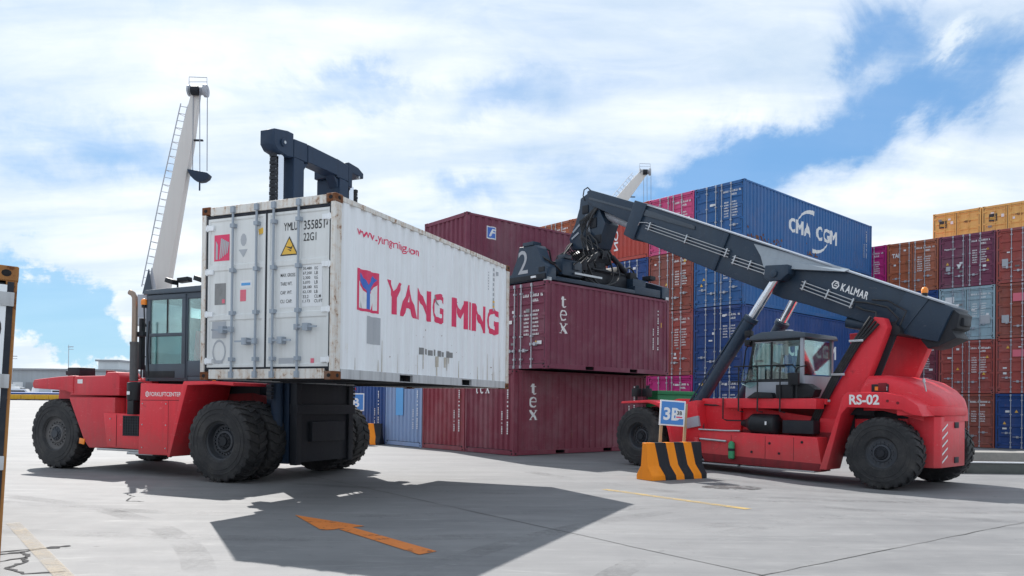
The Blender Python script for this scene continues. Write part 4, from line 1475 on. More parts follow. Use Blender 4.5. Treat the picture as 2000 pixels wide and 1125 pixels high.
door_polys(c, 'warning_mark', [[(1.66, 1.14), (1.44, 1.14), (1.55, 0.92)]], 'print_white', -0.012)
far(1, 0, 'container buried in the stack with others before it', 'brown', group=HID, hidden=True)
far(1, 1, 'maroon container behind the reach stacker hood, left of a brown one', 'maroon', marks=1)
far(1, 2, 'blue container peeping out behind the tail of the boom', 'navy_blue', marks=0)
c = far(1, 3, 'rusty brown container on the far stack, right beside the magenta one', 'orange_brown', marks=2)
door_text(c, 'lettering', 'TAI', 'print_white', 2.2, 1.83, 1.85, 2.05, 0.03, -0.01)
for t_ in range(3):
    far(2, t_, 'container buried in the stack with others before it', 'brown', group=HID, hidden=True)
far(2, 3, 'magenta container at the left end of the far stack', 'magenta', marks=3)
for k_, (bb, lb) in enumerate(((2.19, 'ochre yellow container, left one of the pair on the far stack top'), (-0.29, 'ochre yellow container, right one of the pair on the far stack top'))):
    x_ = FO[0] + math.cos(FY) * 6.0 - math.sin(FY) * bb
    y_ = FO[1] + math.sin(FY) * 6.0 + math.cos(FY) * bb
    c = container(lb, x_, y_, -0.289 + 4 * (H8 + 0.003), FY, L20, H8, 'yellow', marks=0, group=GF, rods='yellow')
    dp_ = part_empty('emblem', c)
    door_polys(dp_, 'black_square', [rect(2.10, 1.72, 1.72, 2.12)], 'print_black', -0.012)
    door_text(dp_, 'letters', 'msc', 'print_yellow', 2.06, 1.80, 1.76, 1.95, 0.02, -0.014)
    door_polys(c, 'paper_label', [rect(1.52, 1.88, 1.38, 2.05)], 'paper', -0.012)
    door_text(c, 'lettering', 'MEDU', 'print_black', 0.85, 1.86, 0.52, 1.97, 0.01, -0.012)


# ------------------------------------------------------------------ wheels
def mesh_tyre(r, w, rim_r, lug=26):
    """axis along y, centred; outer face towards -y"""
    b = B()
    h = w / 2
    prof = [(-h * 0.80, rim_r * 0.97), (-h * 0.90, rim_r * 1.02), (-h * 0.98, rim_r * 1.10), (-h, (rim_r + r) / 2), (-h * 0.97, r * 0.90), (-h * 0.90, r * 0.945), (-h * 0.7, r * 0.962),
            (0, r * 0.968), (h * 0.7, r * 0.962), (h * 0.90, r * 0.945), (h * 0.97, r * 0.90), (h, (rim_r + r) / 2), (h * 0.98, rim_r * 1.10), (h * 0.90, rim_r * 1.02), (h * 0.80, rim_r * 0.97)]
    b.lathe([(t + h, q) for t, q in prof], (0, -h, 0), (0, h, 0), 48, caps=False)
    for s in (-1, 1):
        for i in range(lug):
            a = 6.28318 * (i + (0.5 if s > 0 else 0)) / lug
            da = 6.28318 / lug
            rg = []
            for t, skew, rr0, rr1 in ((0.03, 0.0, r * 0.955, r), (0.55, 0.25, r * 0.95, r * 0.998), (0.90, 0.5, r * 0.93, r * 0.982), (0.995, 0.62, r * 0.86, r * 0.925)):
                y = s * h * t
                a0, a1 = a + skew * da, a + skew * da + da * 0.56
                rg.append([(rr0 * math.cos(a0), y, rr0 * math.sin(a0)), (rr1 * math.cos(a0 + 0.008), y, rr1 * math.sin(a0 + 0.008)),
                           (rr1 * math.cos(a1 - 0.008), y, rr1 * math.sin(a1 - 0.008)), (rr0 * math.cos(a1), y, rr0 * math.sin(a1))])
            b.loft(rg)
    # sidewall ribs
    for s in (-1, 1):
        for q in (0.42, 0.62):
            rr = rim_r + (r - rim_r) * q
            y = s * h * 1.0
            b.lathe([(0, rr - 0.012), (0.006, rr - 0.006), (0.006, rr + 0.006), (0, rr + 0.012)], (0, y, 0), (0, y + s, 0), 40, caps=False)
    return b.mesh('tyre', 0, 1, True, 32)


def mesh_rim(rim_r, w, dish, bolts, hub=0.45, planet=False):
    """outer face towards -y; dish = how deep the disc lies"""
    b = B()
    h = w / 2
    y0 = -h * 0.86
    b.lathe([(0, rim_r * 0.985), (0.0, rim_r * 1.04), (0.02, rim_r * 1.05), (0.035, rim_r * 0.99), (0.05, rim_r * 0.93), (dish, rim_r * 0.88), (dish, rim_r * 0.62),
             (dish - 0.03, rim_r * 0.56), (dish - 0.035, rim_r * hub), (dish + 0.05, rim_r * hub * 0.98), (dish + 0.05, 0.001)], (0, y0, 0), (0, h, 0), 40, caps=False)
    b.lathe([(0, rim_r * 0.98), (w * 0.86, rim_r * 0.98)], (0, y0 + 0.06, 0), (0, h, 0), 32, caps=False)
    for i in range(bolts):
        a = 6.28318 * i / bolts
        c = Vector((math.cos(a), 0, math.sin(a))) * rim_r * 0.70
        b.cyl((c.x, y0 + dish - 0.035, c.z), (c.x, y0 + dish + 0.02, c.z), 0.017, 6)
    return b.mesh('rim', 0, 1, True, 30)


def mesh_hub(rim_r, w, dish, long=0.06, n=10):
    b = B()
    y0 = -w / 2 * 0.86
    q = rim_r * 0.44
    b.lathe([(0, 0.001), (0, q * 0.55), (0.03, q * 0.62), (0.035, q * 0.9), (0.055, q), (long + 0.12, q)], (0, y0 + dish - long - 0.02, 0), (0, w, 0), 24)
    for i in range(n):
        a = 6.28318 * i / n
        b.cyl((q * 0.78 * math.cos(a), y0 + dish - long - 0.005, q * 0.78 * math.sin(a)), (q * 0.78 * math.cos(a), y0 + dish - long + 0.05, q * 0.78 * math.sin(a)), 0.014, 6)
    return b.mesh('hub', 0, 1, True, 30)


def wheel(parent, name, x, y, z, side, r, w, rim_r, dish, bolts, mat='rim', steer=0.0, spin=0.0):
    """side -1: outer face to -y, +1: to +y"""
    e = part_empty(name, parent, (x, y, z))
    e.rotation_euler = (0, spin, (math.pi if side > 0 else 0) + steer)
    put('tyre', cached(('tyre', r, w, rim_r), lambda: mesh_tyre(r, w, rim_r)), 'tyre', e)
    put('rim', cached(('rim', rim_r, w, dish, bolts), lambda: mesh_rim(rim_r, w, dish, bolts)), mat, e)
    put('hub', cached(('hub', rim_r, w, dish), lambda: mesh_hub(rim_r, w, dish)), 'black' if mat == 'rim' else 'rim', e)
    return e


# ------------------------------------------------------------------ the forklift on the left (x forward, near side is -y)
FL = thing('forklift', 'red heavy forklift truck with dark mast holding up the white container', 'forklift', (-4.75, 16.39, 0), YM_YAW - math.pi / 2)
for s in (-1, 1):
    wheel(FL, 'front_wheel', 0, -1.80 if s < 0 else 1.66, 0.78, s, 0.785, 0.50, 0.36, 0.16, 24, 'rim', spin=0.3)
    wheel(FL, 'front_wheel', 0, -1.23 if s < 0 else 1.12, 0.78, s, 0.785, 0.50, 0.36, 0.10, 24, 'rim', spin=1.3)
    wheel(FL, 'rear_wheel', -5.32, s * 1.25, 0.78, s, 0.785, 0.50, 0.36, 0.06, 18, 'rim_dirty', spin=0.8)
b = B(); b.lathe([(0, 0.26), (0.5, 0.26), (0.7, 0.34), (1.3, 0.34), (1.5, 0.26), (2.0, 0.26)], (0, -1.0, 0.78), (0, 1, 0.78), 18)
b.box((-0.35, -0.55, 0.45), (0.3, 0.55, 1.15)); b.obj('front_axle', 'black', FL, 0.02)
b = B(); b.box((-5.5, -1.0, 0.55), (-5.1, 1.0, 1.0)); b.obj('rear_axle', 'black', FL, 0.02)
# chassis
b = B()
for s in (-1, 1):
    b.prism([(-4.6, 0.55), (-0.6, 0.5), (0.55, 0.45), (0.75, 0.7), (0.75, 1.5), (-0.3, 1.72), (-4.6, 1.6)], 'y', s * 0.72 - 0.06, s * 0.72 + 0.06)
b.box((-4.4, -0.66, 0.62), (-0.8, 0.66, 0.9)); b.box((-4.5, -0.66, 1.2), (-2.9, 0.66, 1.62))
b.obj('chassis', 'red_dark', FL, 0.012)
# counterweight over the rear wheels
b = B()
for s in (-1, 1):
    y0, y1 = (-1.52, -0.9) if s < 0 else (0.9, 1.52)
    b.prism([(-6.0, 1.79), (-6.04, 1.90), (-5.98, 1.99), (-5.2, 2.05), (-4.7, 2.075), (-4.7, 1.68), (-4.98, 1.74), (-5.3, 1.76)], 'y', y0, y1)
    b.prism([(-4.69, 2.06), (-3.74, 2.07), (-3.70, 2.14), (-3.40, 2.15), (-3.30, 2.05), (-3.30, 1.64), (-4.84, 1.64), (-4.75, 1.75)], 'y', y0 + 0.02, y1 - 0.02)
    b.prism([(-4.84, 1.60), (-3.40, 1.60), (-3.42, 0.52), (-4.18, 0.50), (-4.34, 0.66)], 'y', y0 + 0.005, y1 - 0.005)
b.prism([(-6.0, 1.74), (-5.95, 2.0), (-5.0, 2.07), (-4.2, 2.06), (-4.2, 0.7), (-4.6, 0.62), (-5.0, 1.3), (-5.7, 1.35), (-6.05, 1.3)], 'y', -0.9, 0.9)
cw = b.obj('counterweight', 'red_dull', FL, 0.03, 2)
for s, mm in ((-1, 'paper'),):
    decal('plate', [rect(-4.58, 1.90, -4.42, 1.99)], mm, cw, lambda u, v, d: (u, -1.503, v))
b = B(); b.box((-4.46, -1.535, 0.58), (-4.30, -1.515, 0.70), rot=(0, 0.15, 0)); b.obj('reflector', 'amber', cw, 0.004)
# engine hood and walkway
b = B(); b.prism([(-4.15, 1.65), (-4.15, 2.06), (-2.75, 2.02), (-2.7, 1.65)], 'y', -1.0, 1.1)
b.prism([(-3.9, 2.06), (-3.85, 2.16), (-2.9, 2.12), (-2.85, 2.04)], 'y', -0.35, 0.9)
b.obj('engine_hood', 'red', FL, 0.02)
b = B(); b.box((-3.36, -1.28, 0.9), (-2.6, -0.78, 1.99)); b.obj('side_panel', 'red', FL, 0.02)
# step tank with grille
b = B(); b.prism([(-3.62, 1.27), (-2.42, 1.25), (-2.42, 0.52), (-3.50, 0.54)], 'y', -1.62, -0.85)
tk = b.obj('fuel_tank', 'red', FL, 0.02)
b = B()
for i in range(7):
    b.box((-3.02 + i * 0.07, -1.632, 0.80), (-2.995 + i * 0.07, -1.616, 1.20))
for i in range(8):
    b.box((-3.03, -1.629, 0.80 + i * 0.057), (-2.56, -1.618, 0.822 + i * 0.057))
kind(b.obj('grille', 'black', tk), 'thing')
b = B(); b.box((-3.03, -1.6245, 0.80), (-2.56, -1.6205, 1.21)); b.obj('grille_backing', 'slot', tk)
b = B(); b.box((-3.95, -1.5, 0.46), (-2.40, -0.8, 0.505)); b.box((-3.05, -1.5, 0.40), (-2.3, -1.2, 0.455)); b.obj('step_plate', 'steel', FL, 0.005)
# pedestal panel under the cab, and the front fender
b = B(); b.prism([(-2.44, 0.44), (-2.40, 1.90), (-0.98, 1.87), (-1.32, 0.44)], 'y', -1.74, -0.78)
pd = b.obj('cab_pedestal', 'red', FL, 0.018)
decal('lettering', fit_text('FORKLIFTCENTER', -2.135, 1.632, -1.28, 1.718, 0.010), 'print_white', pd, lambda u, v, d: (u, -1.743, v))
_hx = [(-2.205 + 0.052 * math.cos(R(60 * i + 30)), 1.675 + 0.062 * math.sin(R(60 * i + 30))) for i in range(6)]
_hi = [(-2.205 + 0.034 * math.cos(R(60 * i + 30)), 1.675 + 0.042 * math.sin(R(60 * i + 30))) for i in range(6)]
decal('emblem', [[_hx[i], _hx[(i + 1) % 6], _hi[(i + 1) % 6], _hi[i]] for i in range(6)] + [rect(-2.225, 1.655, -2.215, 1.70), rect(-2.197, 1.655, -2.187, 1.70), rect(-2.222, 1.672, -2.19, 1.68)], 'print_white', pd, lambda u, v, d: (u, -1.743, v))
b = B(); b.prism([(-0.99, 1.86), (-0.95, 1.93), (-0.2, 1.93), (0.30, 1.90), (0.30, 1.84), (-0.2, 1.87), (-0.86, 1.85), (-1.30, 0.44), (-1.36, 0.44)], 'y', -1.99, -0.82)
b.obj('front_fender', 'red', FL, 0.008)
b = B(); b.prism([(-1.36, 0.44), (-0.99, 1.88), (-0.95, 1.93), (0.30, 1.90), (0.30, 1.84), (-0.86, 1.85), (-1.30, 0.44)], 'y', 0.82, 1.99)
b.box((-2.4, 0.8, 0.6), (-1.1, 1.5, 1.86)); b.obj('front_fender', 'red', FL, 0.008)
b = B(); b.box((-2.35, -0.76, 1.5), (-0.15, 0.8, 1.93)); b.box((-2.7, -1.1, 1.88), (-0.7, 1.1, 1.95)); b.obj('cab_deck', 'black', FL, 0.01)
for yy in (-1.7,):
    b = B(); b.box((-0.52, yy, 1.93), (-0.36, yy + 0.14, 2.06)); b.obj('marker_lamp', 'black', FL, 0.01)
    b = B(); b.box((-0.50, yy - 0.008, 1.945), (-0.42, yy + 0.004, 2.0)); b.obj('marker_lens', 'amber', FL, 0.002)
# cab
cabx0, cabx1, caby0, caby1, cabz0, cabz1 = -2.66, -0.95, -1.40, 0.28, 1.95, 3.80
b = B()
b.box((cabx0 + 0.02, caby0 + 0.02, cabz0), (cabx1 - 0.02, caby1 - 0.02, cabz0 + 0.10))
pr = 0.075
for xx, yy in ((cabx0, caby0), (cabx1 - pr, caby0), (cabx0, caby1 - pr), (cabx1 - pr, caby1 - pr), (-1.57, caby0), (-1.57, caby1 - pr)):
    b.box((xx, yy, cabz0), (xx + pr, yy + pr, cabz1 - 0.03))
for yy in (caby0 + 0.006, caby1 - 0.056):
    b.box((cabx0 + pr, yy, cabz1 - 0.16), (cabx1 - pr, yy + 0.05, cabz1 - 0.03))
    b.box((-1.5, yy, cabz0 + 0.1), (cabx1 - pr, yy + 0.05, cabz0 + 0.42))
for xx in (cabx0 + 0.006, cabx1 - 0.056):
    b.box((xx, caby0 + pr, cabz1 - 0.16), (xx + 0.05, caby1 - pr, cabz1 - 0.03))
    b.box((xx, caby0 + pr, cabz0 + 0.1), (xx + 0.05, caby1 - pr, cabz0 + (0.62 if xx < -2 else 0.25)))
cb_ = b.obj('cab', 'cab', FL, 0.014)
b = B(); b.prism([(cabx0 - 0.06, cabz1 - 0.03), (cabx0 - 0.02, cabz1 + 0.07), (cabx1 - 0.1, cabz1 + 0.10), (cabx1 + 0.04, cabz1 + 0.02), (cabx1 + 0.05, cabz1 - 0.03)], 'y', caby0 - 0.04, caby1 + 0.04)
b.obj('roof', 'cab', cb_, 0.025)
b = B()
dx0, dx1 = cabx0 + 0.05, -1.53
b.box((dx0, caby0 - 0.022, cabz0 + 0.05), (dx1, caby0 + 0.012, cabz0 + 0.36))
b.box((dx0, caby0 - 0.022, cabz0 + 0.93), (dx1, caby0 + 0.012, cabz0 + 1.0))
for xx in (dx0, dx1 - 0.10):
    b.box((xx, caby0 - 0.0215, cabz0 + 0.36), (xx + 0.10, caby0 + 0.0115, cabz0 + 1.70))
b.box((dx0, caby0 - 0.022, cabz0 + 1.70), (dx1, caby0 + 0.012, cabz0 + 1.80))
dr_ = b.obj('door', 'cab', cb_, 0.008)
b = B(); b.box((dx0 + 0.1, caby0 - 0.008, cabz0 + 0.36), (dx1 - 0.1, caby0, cabz0 + 0.93)); b.obj('window', 'glass_dark', cb_)
b = B(); b.box((dx0 + 0.1, caby0 - 0.008, cabz0 + 1.0), (dx1 - 0.1, caby0, cabz0 + 1.70)); b.obj('window', 'glass', cb_)
b = B(); b.box((-2.06, caby0 - 0.012, cabz0 + 1.0), (-2.035, caby0 + 0.004, cabz0 + 1.70)); b.obj('window_bar', 'plastic', cb_)
b = B(); b.box((dx0 + 0.0, caby0 - 0.032, cabz0 + 0.07), (dx0 + 0.80, caby0 - 0.018, cabz0 + 0.21)); b.obj('step_trim', 'plastic', cb_, 0.005)
b = B(); b.box((-1.49, caby0 + 0.02, cabz0 + 0.42), (cabx1 - pr, caby0 + 0.03, cabz1 - 0.16)); b.obj('window', 'glass', cb_)
b = B(); b.box((cabx1 - 0.04, caby0 + pr, cabz0 + 0.25), (cabx1 - 0.03, caby1 - pr, cabz1 - 0.16)); b.obj('windscreen', 'glass', cb_)
b = B(); b.box((cabx0 + 0.03, caby0 + pr, cabz0 + 0.62), (cabx0 + 0.04, caby1 - pr, cabz1 - 0.16)); b.obj('rear_window', 'glass', cb_)
b = B(); b.box((cabx0 + pr, caby1 - 0.04, cabz0 + 0.5), (cabx1 - pr, caby1 - 0.03, cabz1 - 0.16)); b.obj('window', 'glass', cb_)
b = B(); b.prism([(-2.15, 2.35), (-1.55, 2.35), (-1.55, 2.52), (-2.0, 2.52), (-2.12, 3.35), (-2.28, 3.35)], 'y', -0.85, -0.3); b.box((-2.0, -0.75, 2.05), (-1.6, -0.4, 2.34)); b.obj('seat', 'seat', cb_, 0.03)
b = B(); b.prism([(-1.46, 2.35), (-1.18, 2.40), (-1.22, 2.95), (-1.40, 3.0)], 'y', -1.28, -0.9); b.obj('seat_cover', 'seat_red', cb_, 0.03)
b = B(); b.tube([(-1.1, -0.58, 2.1), (-1.25, -0.58, 2.6), (-1.35, -0.58, 2.78)], 0.03); b.lathe([(0, 0.19), (0.02, 0.21), (0.04, 0.19)], (-1.34, -0.58, 2.77), (-1.5, -0.58, 3.0), 18, caps=False); b.obj('steering_wheel', 'plastic', cb_)
b = B(); b.cyl((-2.70, caby0 - 0.02, 3.50), (-2.70, caby0 - 0.02, 3.56), 0.05, 12); b.tube([(-2.70, caby0 - 0.02, 3.5), (-2.68, caby0 - 0.02, 3.2), (-2.66, caby0, 3.1)], 0.014, 6); bc = b.obj('beacon', 'plastic', FL)
b = B(); b.lathe([(0, 0.062), (0.05, 0.068), (0.10, 0.06), (0.13, 0.03), (0.135, 0.001)], (-2.70, caby0 - 0.02, 3.56), (-2.70, caby0 - 0.02, 3.8), 14); b.obj('beacon_lens', 'amber', bc)
for xx, yy in ((-2.1, -1.1), (-1.3, -1.1)):
    b = B(); b.tube([(xx, yy, 3.88), (xx, yy, 4.05), (xx - 0.12, yy, 4.10)], 0.02, 6)
    b.box((xx - 0.20, yy - 0.16, 4.02), (xx + 0.02, yy - 0.0, 4.12), rot=(0, 0.3, 0)); b.box((xx - 0.02, yy + 0.0, 4.06), (xx + 0.24, yy + 0.16, 4.16), rot=(0, -0.1, 0.2))
    b.obj('work_lamp', 'plastic', FL, 0.01)
b = B(); b.box((-1.9, -0.8, 3.86), (-1.0, 0.1, 4.0)); b.obj('roof_grille', 'black', FL, 0.01)
# exhaust and air filter
b = B(); b.tube([(-2.92, -1.46, 2.55), (-2.92, -1.46, 3.55), (-2.925, -1.46, 3.72), (-2.97, -1.47, 3.80), (-3.05, -1.48, 3.84)], 0.058, 12)
ex = b.obj('exhaust_stack', 'exhaust', FL)
b = B(); b.cyl((-2.92, -1.46, 1.95), (-2.92, -1.46, 2.75), 0.085, 14); b.cyl((-2.92, -1.46, 2.73), (-2.92, -1.46, 2.78), 0.092, 14); b.obj('muffler', 'rim_dirty', ex)
b = B(); b.lathe([(0, 0.10), (0.02, 0.17), (0.38, 0.17), (0.42, 0.10), (0.62, 0.10)], (-2.72, -1.58, 1.93), (-2.72, -1.58, 1.0), 18); b.box((-2.80, -1.72, 1.25), (-2.62, -1.45, 1.55)); b.obj('air_filter', 'plastic', FL, 0.008)
b = B(); b.box((-2.76, -1.765, 1.66), (-2.68, -1.755, 1.73)); b.obj('filter_label', 'paper', FL)
b = B(); b.box((-3.0, -1.42, 2.9), (-2.72, -1.30, 3.0)); b.box((-2.98, -1.3, 2.2), (-2.9, -1.2, 3.3)); b.obj('exhaust_bracket', 'black', FL, 0.006)
b = B(); b.box((-5.25, -1.25, 2.06), (-4.85, -0.85, 2.27)); b.box((-5.38, -1.2, 2.10), (-5.26, -0.9, 2.2)); b.obj('rear_camera_box', 'black', FL, 0.02)
b = B(); b.cyl((-4.3, -0.9, 2.06), (-4.3, -0.9, 2.21), 0.10, 12); b.obj('filler_cap', 'red_dark', FL, 0.01)
b = B(); b.box((-3.2, -1.0, 2.04), (-3.0, -0.8, 2.30)); b.obj('mirror_box', 'black', FL, 0.015)
b = B(); b.tube([(-3.3, -0.95, 2.05), (-3.3, -0.95, 2.5), (-2.75, -0.95, 2.5)], 0.018, 6); b.tube([(-3.3, -0.95, 2.3), (-2.75, -0.95, 2.3)], 0.018, 6); b.obj('handrail', 'black', FL)
# mast
MX = 0.62
b = B()
for s in (-1, 1):
    b.box((MX - 0.24, s * 0.93 - 0.10, 0.32), (MX + 0.20, s * 0.93 + 0.10, 5.1))
    b.box((MX - 0.24, s * 0.74 - 0.09, 0.34), (MX + 0.13, s * 0.74 + 0.09, 5.05))
for z in (0.55, 2.0, 4.9):
    b.box((MX - 0.26, -0.84, z), (MX - 0.12, 0.84, z + 0.28))
b.obj('outer_mast', 'mast', FL, 0.012)
b = B()
for s in (-1, 1):
    b.box((MX - 0.46, s * 0.76 - 0.16, 1.2), (MX + 0.155, s * 0.76 + 0.16, 6.44))
    b.prism([(s * 0.92, 6.44), (s * 0.92, 6.80), (s * 0.5, 6.83), (s * 0.5, 6.44)], 'x', MX - 0.459, MX + 0.154)
    b.prism([(s * 0.60, 6.40), (s * 0.42, 6.47), (s * 0.60, 6.22)], 'x', MX - 0.12, MX + 0.12)
b.box((MX - 0.15, -0.5, 6.46), (MX + 0.17, 0.5, 6.815))
b.box((MX - 0.13, -0.54, 5.25), (MX + 0.10, 0.54, 5.42))
b.obj('inner_mast', 'mast', FL, 0.012, 1)
for s in (-1, 1):
    b = B()
    if s < 0:
        b.prism([(-0.93, 6.42), (-1.10, 6.40), (-1.40, 6.44), (-1.50, 6.54), (-1.50, 6.82), (-1.10, 6.90), (-0.93, 6.90)], 'x', MX - 0.20, MX + 0.15)
        b.cyl((MX + 0.15, s * 1.25, 6.62), (MX + 0.19, s * 1.25, 6.62), 0.075, 14)
    else:
        b.prism([(0.93, 6.34), (1.07, 6.34), (1.07, 6.68), (1.50, 6.66), (1.50, 6.78), (1.30, 6.86), (0.93, 6.88)], 'x', MX - 0.20, MX + 0.15)
    blk_ = b.obj('chain_anchor', 'mast', FL, 0.012, 1)
    b = B(); b.cyl((MX + 0.145 if s > 0 else MX + 0.185, s * 1.25, 6.62), (MX + 0.21, s * 1.25, 6.62), 0.03, 10); b.obj('pin', 'steel', blk_)
    b = B(); b.cyl((MX, s * 1.14, 1.0), (MX, s * 1.14, 4.4), 0.115, 16); cy_ = b.obj('lift_cylinder', 'mast', FL)
    b = B(); b.cyl((MX, s * 1.17, 4.4), (MX, s * 1.17, 6.40), 0.095, 16); b.obj('piston_rod', 'chrome', cy_)
    b = B()
    z = 1.6
    i = 0
    while z < 6.4:
        b.box((MX - 0.05, s * 1.36 - (0.04 if i % 2 else 0.028), z), (MX + 0.07, s * 1.36 + (0.04 if i % 2 else 0.028), z + 0.062))
        z += 0.075
        i += 1
    kind(b.obj('lift_chain', 'black', FL), 'thing')
    for q, (xx, yy) in enumerate(((-0.12, 1.29), (-0.10, 1.05), (-0.08, 0.985))):
        b = B(); b.cyl((MX + xx, s * yy, 4.2), (MX + xx, s * yy, 6.38), 0.017, 8); b.obj('hydraulic_pipe', 'chrome', FL)
b = B()
for s in (-0.25, -0.12, 0.05, 0.2):
    b.tube([(MX + 0.05, s, 5.3), (MX + 0.09, s, 4.0), (MX + 0.1, s * 1.1, 2.2), (MX + 0.12, s, 1.4)], 0.022, 8)
b.obj('mast_hoses', 'hose', FL)
for s in (-1, 1):
    b = B(); b.cyl((-1.6, s * 0.45, 1.35), (-0.3, s * 0.5, 1.7), 0.1, 14); tl_ = b.obj('tilt_cylinder', 'black', FL)
    b = B(); b.cyl((-0.3, s * 0.5, 1.7), (0.38, s * 0.52, 1.9), 0.055, 12); b.obj('piston_rod', 'chrome', tl_)
# carriage and forks
b = B()
b.box((MX + 0.22, -1.04, 1.30), (MX + 0.42, 0.9, 1.5)); b.box((MX + 0.22, -1.3, 2.35), (MX + 0.42, 1.25, 2.62))
for y in (-0.96, 0.78):
    b.box((MX + 0.24, y - 0.08, 0.30), (MX + 0.40, y + 0.08, 2.6))
b.box((MX + 0.24, -1.02, 0.34), (MX + 0.34, 0.86, 2.3))
b.box((MX + 0.28, -0.60, 0.75), (MX + 0.44, 0.5, 1.15))
b.obj('carriage', 'black', FL, 0.012)
# forks run into the pockets of the container (pockets 1.085 m either side of its middle)
_q = Vector((math.cos(YM_YAW), math.sin(YM_YAW), 0))
for s in (-1.085, 1.085):
    pc = Vector((-2.4655, 10.5472, 0)) + _q * (L20 / 2 + s)
    loc_ = FL.matrix_basis.inverted() @ (pc - Vector((0, 0, 0)))
    yl = loc_.y
    b = B(); b.box((1.55, yl - 0.14, 1.875), (4.25, yl + 0.14, 1.95)); b.box((1.42, yl - 0.14, 1.875), (1.56, yl + 0.14, 3.0)); b.obj('fork', 'black', FL, 0.01)
b = B()
for z in (2.0, 2.65):
    b.box((1.22, -3.0, z), (1.42, 1.25, z + 0.20))
for y in (-2.6, -1.2, 0.2, 0.95):
    b.box((1.03, y - 0.1, 1.95), (1.24, y + 0.1, 2.8))
b.obj('side_shift_frame', 'black', FL, 0.01)

for u0, v0, u1, v1 in ((-2.36, 1.55, -1.10, 1.553), (-1.62, 0.5, -1.617, 1.55)):
    b = B(); b.box((u0, -1.7425, v0 - 0.003), (u1 + 0.003, -1.7395, v1 + 0.003)); b.obj('panel_seam', 'slot', pd)
for zz in (0.58, 1.05, 1.48):
    for xx in (-2.33, -1.68):
        b = B(); b.cyl((xx, -1.752, zz), (xx, -1.738, zz), 0.014, 8); b.obj('bolt', 'steel', pd)
for zz in (0.7, 1.15):
    b = B(); b.cyl((-3.4, -1.634, zz), (-3.4, -1.618, zz), 0.014, 8); b.obj('bolt', 'steel', tk)
b = B(); b.box((-3.22, -1.626, 0.56), (-3.214, -1.618, 1.24)); b.obj('panel_seam', 'slot', tk)
b = B(); b.box((-2.5, -1.63, 0.62), (-2.46, -1.60, 1.15)); b.obj('grab_handle', 'black', tk, 0.004)
b = B(); b.tube([(-2.45, -1.5, 2.05), (-2.47, -1.52, 2.6), (-2.45, -1.5, 3.2)], 0.016, 6); b.obj('grab_handle', 'black', FL)
b = B(); b.tube([(-0.5, -0.9, 1.98), (-0.2, -0.85, 2.1), (0.1, -0.7, 2.0), (0.4, -0.55, 1.7)], 0.028, 8); b.tube([(-0.6, -0.7, 1.98), (-0.2, -0.6, 2.2), (0.15, -0.5, 2.0), (0.4, -0.4, 1.6)], 0.024, 8); b.obj('hoses', 'hose', FL)


# ------------------------------------------------------------------ the reach stacker on the right (x forward, near side is +y)
RA = R(130.62)
RS = thing('reach_stacker', 'red reach stacker with long dark grey boom gripping the maroon container', 'reach stacker', (4.795, 20.998, 0), RA)


def rsw(p):
    """world -> local"""
    return RS.matrix_basis.inverted() @ Vector(p)


for s in (-1, 1):
    wheel(RS, 'front_wheel', 0, s * 1.82, 0.76, s, 0.76, 0.46, 0.33, 0.15, 20, 'rim', spin=0.2)
    wheel(RS, 'front_wheel', 0, s * 1.30, 0.76, s, 0.76, 0.46, 0.33, 0.10, 20, 'rim', spin=1.0)
    wheel(RS, 'rear_wheel', -5.90, s * 1.32, 0.64, s, 0.735, 0.48, 0.31, 0.05, 16, 'rim', steer=0.06, spin=0.6)
b = B(); b.lathe([(0, 0.22), (0.6, 0.24), (0.8, 0.36), (1.3, 0.36), (1.5, 0.24), (2.1, 0.22)], (0, -1.05, 0.76), (0, 1, 0.76), 18); b.box((-0.3, -0.8, 0.5), (0.25, 0.8, 1.0)); b.obj('front_axle', 'black', RS, 0.02)
b = B(); b.box((-6.1, -1.1, 0.42), (-5.7, 1.1, 0.85)); b.obj('rear_axle', 'black', RS, 0.02)
# frame
b = B()
for s in (-1, 1):
    b.prism([(0.75, 0.7), (0.75, 1.45), (-0.4, 1.74), (-1.05, 1.74), (-4.5, 1.30), (-6.4, 1.35), (-6.4, 0.95), (-4.8, 0.55), (-1.3, 0.45), (0.2, 0.45)], 'y', s * 0.88 - 0.05, s * 0.88 + 0.05)
b.box((-6.3, -0.83, 0.9), (-4.4, 0.83, 1.3)); b.box((-4.4, -0.83, 0.5), (0.3, 0.83, 0.75)); b.box((0.3, -0.83, 0.7), (0.72, 0.83, 1.4))
b.obj('chassis', 'red', RS, 0.015)
# side tank, slanted along the bottom, and the walkway deck
b = B(); b.prism([(-1.42, 0.93), (-1.48, 0.42), (-1.60, 0.25), (-4.62, 0.22), (-4.50, 0.90), (-2.75, 0.94)], 'y', 0.94, 1.42)
tk = b.obj('fuel_tank', 'red', RS, 0.02)
b = B(); b.prism([(-1.50, 0.40), (-1.60, 0.20), (-4.60, 0.16), (-4.58, 0.33)], 'y', 1.0, 1.427); b.obj('tank_skirt', 'red_dark', tk, 0.008)
b = B(); b.box((-2.55, 0.9, 0.135), (-1.42, 1.46, 0.175)); b.box((-4.45, 0.9, 0.13), (-2.62, 1.44, 0.165)); b.obj('step_plate', 'steel', RS, 0.004)
b = B(); b.box((-4.7, 0.95, 0.3), (-1.5, 0.98, 1.0)); b.obj('frame_plate', 'red_dark', RS)
b = B(); b.prism([(-0.98, 1.75), (-0.98, 1.10), (-1.25, 0.95), (-2.35, 0.95), (-2.35, 1.75)], 'y', 0.93, 1.02); b.obj('side_panel', 'red', RS, 0.01)
